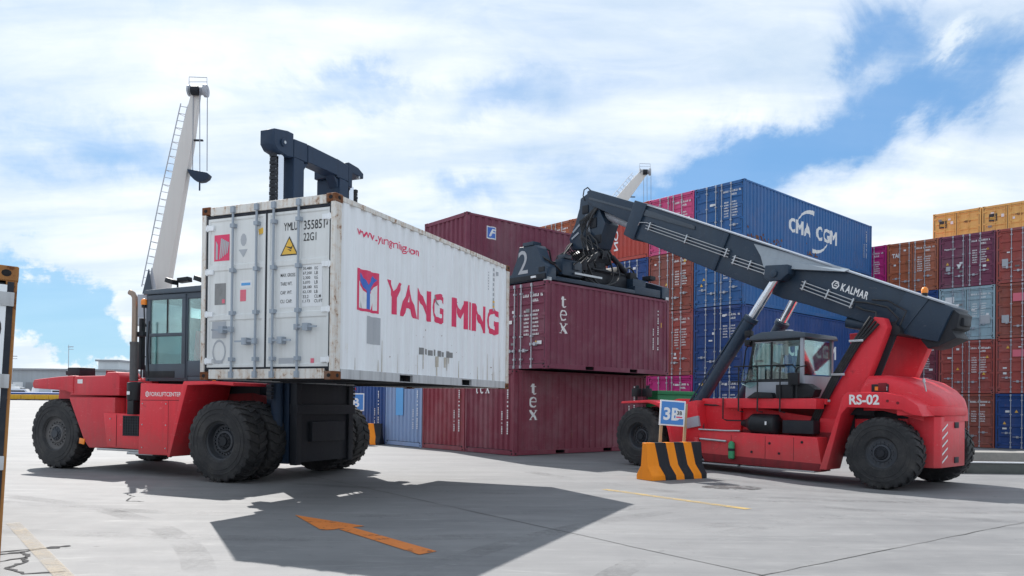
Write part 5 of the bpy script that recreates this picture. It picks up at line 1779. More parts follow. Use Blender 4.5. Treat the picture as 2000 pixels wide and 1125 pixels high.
b = B(); b.box((-4.45, 1.02, 1.52), (-2.15, 1.38, 1.75)); b.prism([(-2.15, 1.75), (-1.85, 1.745), (-1.85, 1.60), (-2.15, 1.52)], 'y', 1.02, 1.34); b.box((-4.5, -0.6, 1.62), (-2.4, 1.02, 1.745)); b.obj('walkway', 'red', RS, 0.01)
b = B(); b.box((-4.4, 0.60, 0.95), (-2.36, 0.64, 1.6)); b.obj('rear_panel', 'red_dark', RS)
b = B(); b.lathe([(0, 0.07), (0.14, 0.11), (0.22, 0.17), (0.30, 0.235), (0.36, 0.245), (0.40, 0.235), (0.44, 0.245), (0.48, 0.235), (0.52, 0.245), (0.90, 0.24), (0.94, 0.20), (0.96, 0.10)], (-2.52, 1.22, 1.16), (-3.6, 1.22, 1.14), 22)
b.tube([(-3.2, 1.22, 0.95), (-3.22, 1.28, 0.86), (-3.22, 1.3, 0.80)], 0.04, 8)
af = b.obj('air_filter', 'plastic', RS)
b = B(); b.box((-3.30, 1.455, 1.14), (-3.26, 1.468, 1.22)); b.obj('filter_label', 'paper', af)
b = B(); b.box((-4.35, 1.0, 0.96), (-3.6, 1.30, 1.26)); b.obj('battery_box', 'black', RS, 0.02)
b = B(); b.lathe([(0, 0.05), (0.02, 0.075), (0.36, 0.075), (0.40, 0.05), (0.42, 0.03)], (-2.41, 1.50, 0.31), (-2.41, 1.50, 1), 14); fe = b.obj('gas_bottle', 'green', RS)
b = B(); b.cyl((-2.41, 1.50, 0.50), (-2.41, 1.50, 0.56), 0.079, 14); b.box((-2.45, 1.42, 0.3), (-2.37, 1.45, 0.7)); b.obj('strap', 'black', fe)
b = B(); b.tube([(-1.50, 1.48, 0.75), (-2.25, 1.48, 0.72)], 0.028, 8); b.tube([(-1.45, 1.46, 0.98), (-2.2, 1.44, 0.97), (-2.6, 1.44, 0.98)], 0.022, 8); b.obj('grab_rail', 'steel', RS)
b = B(); b.cyl((-1.38, 1.46, 0.22), (-1.38, 1.46, 0.78), 0.07, 12); b.obj('fire_extinguisher', 'red', RS, 0.01)
b = B(); b.box((-1.42, 1.36, 1.02), (-1.05, 1.44, 1.28), rot=(0, 0.2, 0)); b.obj('lamp_box', 'cab_light', RS, 0.01)
b = B(); b.box((-1.28, 1.02, 1.2), (-1.22, 1.035, 1.52)); b.obj('plate', 'paper', RS)
# front fenders
for s in (-1, 1):
    y0, y1 = sorted((s * 0.96, s * 2.0))
    b = B(); b.prism([(0.62, 1.60), (0.60, 1.66), (-0.3, 1.70), (-0.68, 1.62), (-0.98, 1.02), (-1.06, 0.62), (-0.99, 0.60), (-0.90, 0.98), (-0.62, 1.54), (-0.28, 1.63)], 'y', y0, y1)
    b.obj('front_fender', 'red', RS, 0.008)
b = B(); b.prism([(-0.98, 0.60), (-0.70, 1.60), (-1.3, 1.70), (-1.45, 0.6)], 'y', 0.93, 1.36); b.obj('fender_panel', 'red', RS, 0.015)
for yy, xx in ((1.75, 0.3), (1.55, 0.12)):
    b = B(); b.cyl((xx, yy, 1.66), (xx, yy, 1.80), 0.03, 8); b.box((xx - 0.09, yy - 0.10, 1.78), (xx + 0.09, yy + 0.10, 2.0)); b.cyl((xx - 0.02, yy, 1.98), (xx - 0.02, yy, 2.08), 0.05, 8)
    b.obj('head_lamp', 'plastic', RS, 0.012)
# towers for the boom pivot
for s in (-1, 1):
    y0, y1 = sorted((s * 0.60, s * 0.86))
    b = B(); b.prism(([(-5.46, 3.50), (-5.66, 3.46), (-5.74, 3.25), (-5.50, 2.62), (-5.28, 2.05)] if s > 0 else [(-5.35, 3.46), (-5.98, 3.42), (-6.10, 3.2), (-5.95, 2.8), (-5.42, 1.55)]) + [(-5.2, 0.95), (-3.95, 0.95), (-4.30, 1.5), (-4.80, 2.3)], 'y', y0, y1)
    tw = b.obj('boom_tower', 'red', RS, 0.02)
    if s < 0:
        continue
    b = B(); b.prism([(-5.60, 3.36), (-5.80, 3.40), (-5.86, 3.2), (-5.38, 1.95), (-5.2, 1.9)], 'y', s * 0.60 - 0.02, s * 0.60 + 0.02); b.obj('gap_shade', 'black', tw)  # black plate painting in the shaded gap behind the near tower
b = B(); b.box((-5.6, -0.6, 1.3), (-5.2, 0.6, 2.2)); b.obj('tower_brace', 'red_dark', RS, 0.02)
b = B(); b.prism([(-4.80, 2.45), (-4.35, 2.85), (-4.20, 3.05), (-4.18, 3.32), (-4.38, 3.33), (-4.85, 2.80)], 'y', -0.84, -0.70); b.obj('tower_lug', 'red', RS, 0.01)
# hoses clamped down the near tower edge
b = B()
for k in range(4):
    d_ = 0.055 * k
    b.tube([(-5.42 - d_, 0.93, 3.50 - d_), (-5.05 - d_ * 0.8, 0.93, 2.98 - d_ * 0.3), (-4.62 - d_ * 0.9, 0.93, 2.28), (-4.30 - d_ * 0.9, 0.93, 1.68), (-4.02 - d_ * 0.9, 0.93, 1.05)], 0.030, 8)
b.obj('hydraulic_hoses', 'hose', RS)
for (cx_, cz_) in ((-5.12, 3.0), (-4.72, 2.28), (-4.40, 1.70), (-4.14, 1.12)):
    b = B(); b.box((cx_ - 0.16, 0.95, cz_ - 0.025), (cx_ + 0.15, 0.975, cz_ + 0.025)); b.obj('hose_clamp', 'steel', RS, 0.004)
# engine hood and counterweight
def sect(x, hw, zt, zb, n=5):
    pts = [(x, hw, zb), (x, hw, zt - 0.22)]
    for i in range(1, n + 1):
        a = R(90 * i / n)
        pts.append((x, hw - 0.24 + 0.24 * math.cos(a), zt - 0.22 + 0.22 * math.sin(a)))
    for i in range(n, 0, -1):
        a = R(90 * i / n)
        pts.append((x, -(hw - 0.24 + 0.24 * math.cos(a)), zt - 0.22 + 0.22 * math.sin(a)))
    pts += [(x, -hw, zt - 0.22), (x, -hw, zb)]
    return pts


b = B(); b.loft([sect(-5.30, 1.12, 2.10, 1.5), sect(-5.42, 1.15, 2.24, 1.5), sect(-5.8, 1.16, 2.24, 1.5), sect(-6.2, 1.14, 2.12, 1.4), sect(-6.5, 0.96, 1.96, 1.3), sect(-6.7, 0.78, 1.80, 1.3), sect(-6.79, 0.62, 1.67, 1.3)])
hd = b.obj('engine_hood', 'red', RS, 0.0, angle=40)
b = B(); b.cyl((-5.78, 1.13, 1.99), (-5.78, 1.19, 1.99), 0.12, 4); b.obj('hood_latch', 'red_dark', hd, 0.01)
b = B(); b.box((-5.90, 1.145, 1.87), (-5.55, 1.172, 2.05)); b.obj('hood_recess', 'black', hd, 0.01)
for xx, mm in ((-5.66, 'amber'), (-5.84, 'paper')):
    b = B(); b.box((xx - 0.035, 1.168, 1.92), (xx + 0.035, 1.178, 2.0)); b.obj('warning_label', mm, hd)
b = B(); b.tube([(-6.55, 0.95, 1.9), (-6.52, 0.98, 2.08)], 0.016, 6); b.cyl((-6.52, 0.98, 2.08), (-6.51, 0.99, 2.16), 0.03, 8); b.obj('marker_lamp', 'steel', RS)
for s in (-1, 1):
    y0, y1 = sorted((s * 0.92, s * 1.56))
    b = B(); b.prism([(-4.62, 0.22), (-5.02, 1.45), (-5.12, 1.78), (-5.22, 1.88)] + ([(-5.95, 1.88), (-6.35, 1.80), (-6.62, 1.62), (-6.72, 1.40), (-6.55, 1.42), (-6.3, 1.52)] if s > 0 else [(-5.9, 1.86), (-6.1, 1.80), (-6.1, 1.5)]) + [(-5.6, 1.56), (-5.22, 1.56), (-5.10, 1.42), (-4.78, 0.22)], 'y', y0, y1)
    fd = b.obj('rear_fender', 'red', RS, 0.025, 2)
    if s > 0:
        decal('lettering', [(0, 0)] and (lambda vf: ([(-p[0], p[1]) for p in vf[0]], vf[1]))(fit_text('RS-02', 5.27, 1.62, 5.89, 1.83, 0.03)), 'print_white', fd, lambda u, v, d: (u, 1.564, v))
b = B(); b.prism([(-6.20, 0.95), (-6.70, 0.95), (-6.78, 0.80), (-6.78, -0.45), (-6.66, -0.75), (-6.20, -0.95)], 'z', 0.36, 1.40)
b.prism([(-6.20, 1.5), (-6.50, 1.40), (-6.74, 0.98), (-6.82, 0.80), (-6.82, -0.45), (-6.70, -0.78), (-6.45, -1.2), (-6.2, -1.3)], 'z', 1.41, 1.60)
cw = b.obj('counterweight', 'red', RS, 0.03, 2)
b = B(); b.box((-6.3, -0.9, 0.9), (-4.9, 0.9, 1.5)); b.box((-5.1, -0.95, 0.5), (-4.75, 0.95, 1.5)); b.obj('engine_cradle', 'black', RS)
decal('hazard_stripes', [[(0.76, 0.45 + 0.16 * k), (0.76, 0.49 + 0.16 * k), (0.48, 0.62 + 0.16 * k), (0.48, 0.58 + 0.16 * k)] for k in range(5)], 'print_white', cw, lambda u, v, d: (-6.787, u, v))
for zz in (0.50, 1.22):
    b = B(); b.box((-6.795, -0.1, zz - 0.06), (-6.775, 0.12, zz + 0.06)); b.obj('rear_lamp', 'black', cw, 0.005)
# cab
cx0, cx1, cy0, cy1, cz0, cz1 = -4.08, -2.72, -0.12, 1.28, 1.75, 3.12
b = B()
b.prism([(cx0, cz0), (cx0, cz0 + 0.40), (cx1 + 0.08, cz0 + 0.40), (cx1 + 0.10, cz0)], 'y', cy0 + 0.006, cy1 - 0.006)
b.obj('cab_base', 'cab_light', RS, 0.015)
b = B()
for yy in (cy0, cy1 - 0.07):
    b.beam((cx0 + 0.035, yy + 0.035, cz0 + 0.35), (cx0 + 0.035, yy + 0.035, cz1), 0.075, 0.075, (0, 1, 0))
    b.beam((cx0 + 0.45, yy + 0.035, cz1 - 0.02), (cx1 - 0.12, yy + 0.035, cz1 - 0.04), 0.06, 0.08)
pl = b.obj('cab_frame', 'cab_light', RS, 0.01)
b = B()
for yy in (cy0, cy1 - 0.065):
    b.beam((cx1 + 0.06, yy + 0.03, cz0 + 0.36), (cx1 - 0.14, yy + 0.03, cz1), 0.06, 0.06, (0, 1, 0))
    b.beam((cx0 + 0.55, yy + 0.033, cz0 + 0.38), (cx0 + 0.55, yy + 0.033, cz1), 0.05, 0.06, (0, 1, 0)) if yy < 0 else b.beam((-3.30, yy + 0.033, cz0 + 0.38), (-3.30, yy + 0.033, cz1), 0.05, 0.05, (0, 1, 0))
for zz in (cz0 + 0.40, cz1 - 0.06):
    b.box((cx0 + 0.08, cy1 - 0.03, zz), (cx1 - 0.1, cy1 - 0.004, zz + 0.05))
kind(b.obj('window_frame', 'plastic', RS, 0.006), 'stuff')
b = B(); b.prism([(cx0 - 0.10, cz1 - 0.01), (cx0 - 0.06, cz1 + 0.10), (cx0 + 0.35, cz1 + 0.17), (cx1 - 0.35, cz1 + 0.17), (cx1 - 0.06, cz1 + 0.09), (cx1 - 0.02, cz1 - 0.01)], 'y', cy0 - 0.05, cy1 + 0.06); rf = b.obj('cab_roof', 'cab', RS, 0.03)
b = B(); b.cyl((cx0 + 0.55, 0.9, cz1 + 0.16), (cx0 + 0.55, 0.9, cz1 + 0.22), 0.09, 12); b.obj('roof_lamp', 'lens_white', rf)
for nm, lo, hi in (('window', (cx0 + 0.07, cy1 - 0.022, cz0 + 0.42), (-3.33, cy1 - 0.014, cz1 - 0.06)), ('window', (-3.28, cy1 - 0.022, cz0 + 0.42), (cx1 - 0.10, cy1 - 0.014, cz1 - 0.06)),
                   ('rear_window', (cx0 + 0.02, cy0 + 0.07, cz0 + 0.55), (cx0 + 0.03, cy1 - 0.075, cz1 - 0.05)), ('window', (cx0 + 0.07, cy0 + 0.02, cz0 + 0.42), (cx1 - 0.1, cy0 + 0.03, cz1 - 0.06))):
    b = B(); b.box(lo, hi); b.obj(nm, 'glass', RS)
b = B(); b.prism([(cx1 + 0.04, cz0 + 0.40), (cx1 + 0.05, cz0 + 0.40), (cx1 - 0.13, cz1 - 0.05), (cx1 - 0.14, cz1 - 0.05)], 'y', cy0 + 0.06, cy1 - 0.07); b.obj('windscreen', 'glass', RS)
b = B(); b.prism([(cx0 - 0.02, cz0 + 0.02), (cx0 - 0.02, cz0 + 0.52), (cx0 + 0.01, cz0 + 0.52), (cx0 + 0.01, cz0 + 0.02)], 'y', cy0 + 0.03, cy1 - 0.03); b.obj('cab_rear_panel', 'cab_light', RS, 0.005)
b = B(); b.prism([(-3.75, 2.2), (-3.25, 2.2), (-3.25, 2.34), (-3.62, 2.34), (-3.72, 3.0), (-3.85, 3.0)], 'y', 0.3, 0.82); b.box((-3.7, 0.4, 1.95), (-3.35, 0.7, 2.2)); b.obj('seat', 'seat', RS, 0.03)
b = B(); b.box((-3.0, 0.2, 2.0), (-2.78, 0.95, 2.42), rot=(0, -0.2, 0)); b.tube([(-2.95, 0.56, 2.35), (-3.05, 0.56, 2.55)], 0.03, 8); b.lathe([(0, 0.17), (0.02, 0.19), (0.04, 0.17)], (-3.04, 0.56, 2.54), (-3.15, 0.56, 2.8), 16, caps=False); b.obj('steering_console', 'plastic', RS, 0.01)
b = B(); b.box((-2.98, 1.0, 2.15), (-2.92, 1.2, 2.5)); b.box((-3.55, 0.95, 2.75), (-3.52, 1.18, 2.98)); b.obj('monitor', 'cab_light', RS, 0.01)
# handrails and mirror in front of the cab
b = B()
for z_ in (2.50, 2.14):
    b.tube([(-2.42, 1.44, z_), (-3.92, 1.44, z_), (-4.02, 1.44, z_ - 0.10), (-4.02, 1.44, 1.75)] if z_ > 2.3 else [(-2.35, 1.44, z_), (-4.02, 1.44, z_)], 0.017, 6)
for xx in (-2.55, -3.05, -3.62):
    b.tube([(xx, 1.44, 2.5), (xx, 1.44, 1.45), (xx - 0.12, 1.42, 1.43)], 0.017, 6)
b.tube([(-2.10, 1.40, 1.75), (-2.10, 1.40, 1.26), (-2.2, 1.40, 1.22), (-2.6, 1.40, 1.22)], 0.017, 6)
b.obj('handrail', 'plastic', RS)
b = B(); b.tube([(-3.98, 1.44, 2.35), (-4.1, 1.5, 2.44), (-4.3, 1.52, 2.47)], 0.015, 6); b.box((-4.10, 1.44, 2.05), (-3.86, 1.52, 2.32)); b.obj('wing_mirror', 'plastic', RS, 0.02)
b = B(); b.box((-3.92, 1.10, 1.75), (-3.50, 1.42, 2.06)); b.loft([sect(-4.05, 0.1, 0, 0)] , False) if False else None; b.prism([(-3.9, 1.75), (-4.35, 1.78), (-4.42, 1.95), (-4.2, 2.08), (-3.9, 2.10)], 'y', 1.05, 1.36); b.prism([(-2.75, 1.755), (-3.45, 1.755), (-3.40, 1.88), (-2.98, 1.90)], 'y', 1.12, 1.44); b.obj('cab_step', 'plastic', RS, 0.02)
b = B(); b.tube([(-2.45, 1.15, 2.16), (-2.55, 1.15, 2.9), (-2.72, 1.15, 3.2)], 0.018, 6)
for z_ in (3.0, 3.22):
    b.box((-2.72, 1.10, z_), (-2.58, 1.26, z_ + 0.14)); b.box((-2.58, 0.86, z_), (-2.46, 1.02, z_ + 0.14))
b.obj('work_lamps', 'plastic', RS, 0.01)
b = B(); b.prism([(-2.55, 2.1), (-2.60, 2.45), (-2.9, 2.42), (-2.95, 2.08), (-2.78, 1.98)], 'y', 1.30, 1.34); b.obj('side_glass', 'glass', RS, 0.004)
# lift cylinders
for s in (-1, 1):
    yb, yt = s * 0.95, s * 0.62
    p0, p1 = Vector((-0.78, yb, 1.22)), Vector((-3.06, yt, 4.68))
    pm = p0.lerp(p1, 0.73)
    b = B(); b.lathe([(0, 0.12), (0.05, 0.185), (0.6, 0.185), (0.62, 0.16), (2.9, 0.16), (2.92, 0.185), (3.02, 0.185), (3.03, 0.1)], p0, p1, 20)
    b.beam(p0 + Vector((0.16, 0, 0.1)) * 1.0 + Vector((0, s * 0.12, 0.0)), pm + Vector((0.10, s * 0.12, 0.06)), 0.035, 0.035)
    cyl_ = b.obj('lift_cylinder', 'boom', RS)
    b = B(); b.cyl(pm, p1, 0.105, 18); b.obj('piston_rod', 'chrome', cyl_)
    b = B(); b.cyl((p0.x, yb - 0.2, p0.z), (p0.x, yb + 0.2, p0.z), 0.10, 14); b.box((p0.x - 0.2, yb - 0.22, 0.9), (p0.x + 0.2, yb - 0.16, 1.35)); b.obj('cylinder_bracket', 'red_dark', RS, 0.01)
    b = B(); b.prism([(-2.82, 4.95), (-2.78, 4.66), (-2.92, 4.55), (-3.22, 4.55), (-3.42, 4.68), (-3.40, 4.90)], 'y', *sorted((s * 0.46, s * 0.78))); b.cyl((-3.06, s * 0.78, 4.72), (-3.06, s * 0.83, 4.72), 0.09, 14); b.obj('boom_lug', 'boom', RS, 0.02)
# boom
BH = 0.44
top = lambda x: 3.62 + (x + 6.86) * (7.24 - 3.62) / (1.2 + 6.86)
b = B(); b.prism([(-6.86, 3.62), (1.25, top(1.25)), (1.72, 6.43), (-1.51, 4.89), (-2.6, 4.40), (-3.09, 4.16), (-3.7, 3.96), (-5.06, 3.44), (-6.2, 3.02), (-6.56, 2.93)], 'y', -BH, BH)
bo = b.obj('outer_boom', 'boom', RS, 0.03, 2)
ux, uz = 0.9122, 0.4097
def bp(t, h, y):
    """t metres up the boom from its tail along the top edge, h below the top edge"""
    return (-6.86 + ux * t + uz * h, y, 3.62 + uz * t - ux * h + (0.012 * t * 0))
b = B(); b.prism([(-6.7, top(-6.7) + 0.002), (1.3, top(1.3) + 0.002), (1.3, top(1.3) + 0.035), (-6.7, top(-6.7) + 0.035)], 'y', -0.30, BH + 0.045); b.obj('top_flange', 'cab_light', bo, 0.004)
b = B(); b.prism([(1.05, top(1.05) + 0.05), (1.50, top(1.5) + 0.04), (1.92, 6.50), (1.55, 6.28)], 'y', -BH - 0.06, BH + 0.06); b.obj('sleeve', 'boom', bo, 0.02)
b = B(); b.prism([(-1.62, 5.95), (-1.50, 6.0), (-1.05, 5.14), (-1.18, 5.06)], 'y', BH - 0.01, BH + 0.05); b.obj('side_rib', 'boom', bo, 0.012)
# raised facet above the cylinder lug: sky reflection painted in as a pale colour, shape leaned out to match
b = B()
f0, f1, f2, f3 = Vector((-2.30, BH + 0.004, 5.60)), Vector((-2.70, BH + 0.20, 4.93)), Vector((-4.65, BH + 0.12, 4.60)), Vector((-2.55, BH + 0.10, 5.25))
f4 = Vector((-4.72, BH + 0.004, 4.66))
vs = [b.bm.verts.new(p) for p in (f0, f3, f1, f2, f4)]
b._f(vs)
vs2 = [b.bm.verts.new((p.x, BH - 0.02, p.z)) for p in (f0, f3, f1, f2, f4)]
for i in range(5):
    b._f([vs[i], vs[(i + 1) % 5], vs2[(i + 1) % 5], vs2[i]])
b.obj('sheen_facet', 'boom_sheen', bo, 0, smooth=False)
b = B(); b.prism([(-6.40, 3.82), (-5.95, 4.02), (-5.55, 3.35), (-5.85, 3.12)], 'y', BH, BH + 0.03); b.obj('tail_plate', 'boom', bo, 0.008)
b = B(); b.cyl((-5.80, -0.62, 3.2), (-5.80, 0.64, 3.2), 0.11, 18); b.obj('pivot_pin', 'black', RS, 0.01)
b = B(); b.prism([(-6.84, 3.58), (-6.95, 3.48), (-6.90, 3.2), (-6.80, 3.16), (-6.9, 3.0), (-6.55, 2.84), (-6.35, 2.80), (-6.2, 3.0)], 'y', -0.36, 0.36); b.box((-6.98, -0.2, 3.25), (-6.8, 0.2, 3.42)); b.obj('tail_end', 'black', bo, 0.02)
b = B(); b.cyl((-6.28, 0.36, top(-6.28) + 0.03), (-6.28, 0.36, top(-6.28) + 0.09), 0.06, 12); bc = b.obj('beacon', 'plastic', RS)
b = B(); b.lathe([(0, 0.062), (0.05, 0.068), (0.10, 0.058), (0.125, 0.03), (0.13, 0.001)], (-6.28, 0.36, top(-6.28) + 0.09), (-6.28, 0.36, 6), 14); b.obj('beacon_lens', 'amber', bc)
# lettering along the boom
vs_, fs_ = fit_text('KALMAR', 0.26, 0.0, 0.93, 0.175, 0.03)
hexo = [(0.11 + 0.10 * math.cos(R(60 * i)), 0.088 + 0.105 * math.sin(R(60 * i))) for i in range(6)]
hexi = [(0.11 + 0.066 * math.cos(R(60 * i)), 0.088 + 0.07 * math.sin(R(60 * i))) for i in range(6)]
hx = ([p for p in hexo + hexi], [(i, (i + 1) % 6, 6 + (i + 1) % 6, 6 + i) for i in range(6)])
hx2 = ([(0.08, 0.06), (0.15, 0.06), (0.15, 0.085), (0.08, 0.085), (0.10, 0.10), (0.19, 0.15), (0.17, 0.17), (0.09, 0.12)], [(0, 1, 2, 3), (4, 5, 6, 7)])
for nm_, pl_ in (('lettering', (vs_, fs_)), ('emblem', hx), ('emblem', hx2)):
    decal(nm_, pl_, 'print_white', bo, lambda u, v, d: (-4.27 - ux * u - uz * (0 - v) * -1 * 0 - 0.30 * v, BH + 0.004, 4.31 - uz * u + ux * v))
# inner boom and head
b = B(); b.prism([(1.2, top(1.2) - 0.02), (3.40, 8.13), (3.52, 8.10), (3.50, 7.80), (3.30, 7.62), (1.7, 6.78)], 'y', -0.36, 0.36); ib = b.obj('inner_boom', 'boom', RS, 0.02)
b = B(); b.prism([(1.3, top(1.3) - 0.22), (3.40, 7.90), (3.42, 7.84), (1.32, top(1.3) - 0.28)], 'y', 0.36, 0.385); b.obj('boom_rib', 'cab', ib, 0.004)
b = B(); b.prism([(1.45, top(1.45) - 0.12), (1.36, top(1.36) - 0.32), (-0.55, top(-0.55) - 0.22), (-0.55, top(-0.55) - 0.12)], 'y', BH, BH + 0.03); b.obj('guide_rail', 'cab', bo, 0.006)
b = B(); b.tube([(3.42, 0.3, 8.12), (3.55, 0.3, 8.24), (3.70, 0.3, 8.20), (3.74, 0.3, 8.02), (3.66, 0.3, 7.86)], 0.02, 6); b.tube([(3.72, 0.2, 7.9), (3.9, 0.2, 7.6), (3.95, 0.2, 7.3)], 0.016, 6); b.obj('head_hoses', 'hose', ib)
b = B(); b.cyl((2.0, 0.0, 6.86), (3.05, 0.0, 7.35), 0.13, 16); b.cyl((2.35, 0, 7.02), (3.25, 0.0, 7.46), 0.07, 14); b.obj('tilt_cylinder', 'cab_light', ib)
for tp in (((1.05, 6.69), (-1.66, 5.50)), ((-1.75, 5.35), (-2.72, 4.94)), ((-3.62, 4.50), (-4.86, 3.93))):
    (xa, za), (xb, zb) = tp
    for k in range(3):
        o = -0.075 * k
        b = B()
        if k == 0 and xa > 1:
            b.tube([(xa + 0.42, BH + 0.02, za - 0.12), (xa + 0.25, BH + 0.07, za + 0.05), (xa, BH + 0.07, za), (xb, BH + 0.07, zb)], 0.0135, 8)
        else:
            b.tube([(xa - o * 0.3, BH + 0.07, za + o), (xb - o * 0.3, BH + 0.07, zb + o)], 0.0135, 8)
        b.obj('hydraulic_pipe', 'steel', bo)
    for f in (0.04, 0.5, 0.96):
        xx, zz = xa + (xb - xa) * f, za + (zb - za) * f
        b = B(); b.box((xx - 0.018, BH, zz - 0.19), (xx + 0.018, BH + 0.09, zz + 0.04), rot=(0, -0.42, 0)); b.obj('pipe_clamp', 'steel', bo, 0.004)
b = B(); b.tube([(-4.9, BH + 0.07, 3.90), (-5.15, BH + 0.10, 3.86), (-5.6, BH + 0.12, 3.72), (-5.85, BH + 0.14, 3.45), (-5.72, BH + 0.16, 3.25), (-5.4, BH + 0.3, 3.28)], 0.022, 8)
b.tube([(-4.9, BH + 0.07, 3.80), (-5.1, BH + 0.10, 3.70), (-5.4, BH + 0.2, 3.62), (-5.45, BH + 0.3, 3.45)], 0.022, 8); b.tube([(-5.25, BH + 0.05, 3.92), (-5.6, BH + 0.08, 3.86), (-6.0, BH + 0.12, 3.60), (-5.9, BH + 0.2, 3.3)], 0.018, 8); b.obj('boom_hoses', 'hose', bo)
b = B(); b.cyl((-4.6, 0.25, 3.50), (-5.4, 0.25, 3.30), 0.14, 14); b.obj('valve_block', 'boom', bo)
# the neck that hangs from the tip
b = B(); b.prism([(3.50, 8.08), (3.86, 7.96), (3.90, 7.66), (4.08, 7.21), (4.33, 6.78), (4.24, 6.42), (3.10, 6.32), (2.80, 7.02), (3.02, 7.40), (3.16, 7.76)], 'y', -0.30, 0.30); nk = b.obj('boom_neck', 'boom', RS, 0.03, 2)
b = B(); b.beam((3.55, 0.31, 7.40), (3.45, 0.31, 6.75), 0.05, 0.10); b.beam((3.85, 0.31, 7.15), (4.15, 0.31, 6.95), 0.03, 0.06); b.beam((3.9, 0.31, 6.9), (4.2, 0.31, 6.75), 0.03, 0.06); b.obj('neck_brace', 'cab_light', nk)
b = B()
for k in range(3):
    b.tube([(3.0 + 0.06 * k, 0.30, 7.65), (3.25 + 0.05 * k, 0.40, 7.3 - 0.05 * k), (3.5, 0.38, 6.9), (3.45 - 0.2 * k, 0.42, 6.5), (3.2 - 0.2 * k, 0.6, 6.2)], 0.026, 8)
b.obj('neck_hoses', 'hose', nk)

# spreader, turned to the container it holds
sl = rsw((UX, UY, UZ + H8))
SP = part_empty('spreader', RS, (sl.x, sl.y, sl.z), UYAW - RA)
CY = W / 2
b = B(); b.box((1.05, CY - 0.42, 0.22), (4.9, CY - 0.06, 0.62)); b.box((1.05, CY + 0.06, 0.22), (4.9, CY + 0.42, 0.62)); b.box((1.6, CY - 0.5, 0.18), (4.4, CY + 0.5, 0.30)); b.obj('main_beam', 'boom', SP, 0.02)
b = B(); b.box((0.2, CY - 0.34, 0.26), (1.1, CY - 0.10, 0.56)); b.box((4.85, CY + 0.08, 0.26), (5.85, CY + 0.36, 0.60)); b.box((0.2, CY + 0.10, 0.26), (1.1, CY + 0.34, 0.56)); b.box((4.85, CY - 0.36, 0.26), (5.85, CY - 0.08, 0.60)); b.obj('telescopic_beam', 'boom', SP, 0.015)
for a0, a1 in ((0.0, 0.40), (L20 - 0.40, L20)):
    b = B(); b.prism([(0.02, 0.03), (0.02, 0.40), (0.22, 0.60), (0.40, 0.98), (0.46, 1.08), (1.18, 1.10), (1.30, 0.72), (1.52, 0.30), (W - 0.02, 0.26), (W - 0.02, 0.03)], 'x', a0, a1) if a0 < 1 else b.prism([(0.02, 0.03), (0.02, 0.42), (0.7, 0.66), (W - 0.7, 0.66), (W - 0.02, 0.42), (W - 0.02, 0.03)], 'x', a0, a1)
    eb = b.obj('end_beam', 'boom', SP, 0.008, 1)
    if a0 < 1:
        b = B(); b.box((a0 - 0.04, 0.55, 1.09), (a1 - 0.1, 1.0, 1.20)); b.obj('beam_lamp_box', 'boom', eb, 0.01)
        b = B(); b.box((a0 - 0.035, 0.05, 0.05), (a0, W - 0.05, 0.20)); b.box((a0 - 0.02, 0.10, 0.26), (a0, 0.34, 0.40)); b.obj('end_plate', 'black', eb, 0.008)
        b = B(); b.box((a0 - 0.06, 0.42, 0.10), (a0 - 0.03, 0.62, 0.16)); b.obj('lamp', 'lens_white', eb, 0.004)
        b = B(); b.tube([(a0 + 0.1, 0.30, 0.72), (a0 + 0.2, 0.14, 0.60), (a0 + 0.5, 0.10, 0.45), (a0 + 0.9, 0.30, 0.40)], 0.03, 8); b.tube([(a0 + 0.2, 0.5, 1.1), (a0 + 0.6, 0.5, 1.0), (a0 + 0.9, 0.7, 0.7)], 0.025, 8); b.obj('hoses', 'hose', eb)
        decal('lettering', (lambda vf: ([(-p[0], p[1]) for p in vf[0]], vf[1]))(fit_text('2', 0.0, 0.0, 1.0, 1.0, 0.0)) and [q for q in []] or (lambda vf: ([(p[0], p[1]) for p in vf[0]], vf[1]))(fit_text('2', -1.22, 0.28, -0.80, 0.98, 0.004)), 'patch_grey', eb, lambda u, v, d: (a0 - 0.006, -u, v))
    for yy in (0.09, W - 0.09):
        b = B(); b.box(((a0 + 0.02) if a0 < 1 else a1 - 0.20, yy - 0.08, -0.02), ((a0 + 0.2) if a0 < 1 else a1 - 0.02, yy + 0.08, 0.10)); b.obj('twistlock', 'steel', SP, 0.006)
b = B(); b.lathe([(0, 0.62), (0.10, 0.66), (0.18, 0.62), (0.22, 0.50), (0.42, 0.46)], (3.35, CY, 0.62), (3.35, CY, 2), 28); b.box((2.35, CY - 0.62, 0.30), (4.45, CY + 0.62, 0.66)); b.prism([(2.2, 0.62), (2.5, 1.0), (2.9, 1.05), (3.0, 0.62)], 'y', CY - 0.5, CY + 0.4); b.prism([(3.9, 0.62), (4.1, 1.0), (4.35, 0.95), (4.55, 0.6)], 'y', CY - 0.55, CY + 0.3); b.obj('rotator', 'black', SP, 0.02)
b = B(); b.prism([(2.95, 1.02), (2.85, 1.35), (3.15, 1.62), (3.75, 1.62), (3.95, 1.35), (3.85, 1.02)], 'y', CY - 0.42, CY + 0.42); b.cyl((3.35, CY - 0.6, 1.32), (3.35, CY + 0.6, 1.32), 0.14, 14); b.cyl((2.3, CY - 0.6, 0.85), (3.0, CY - 0.6, 1.25), 0.09, 12); b.cyl((4.4, CY - 0.6, 0.85), (3.7, CY - 0.6, 1.25), 0.09, 12); b.obj('yoke', 'black', SP, 0.015)
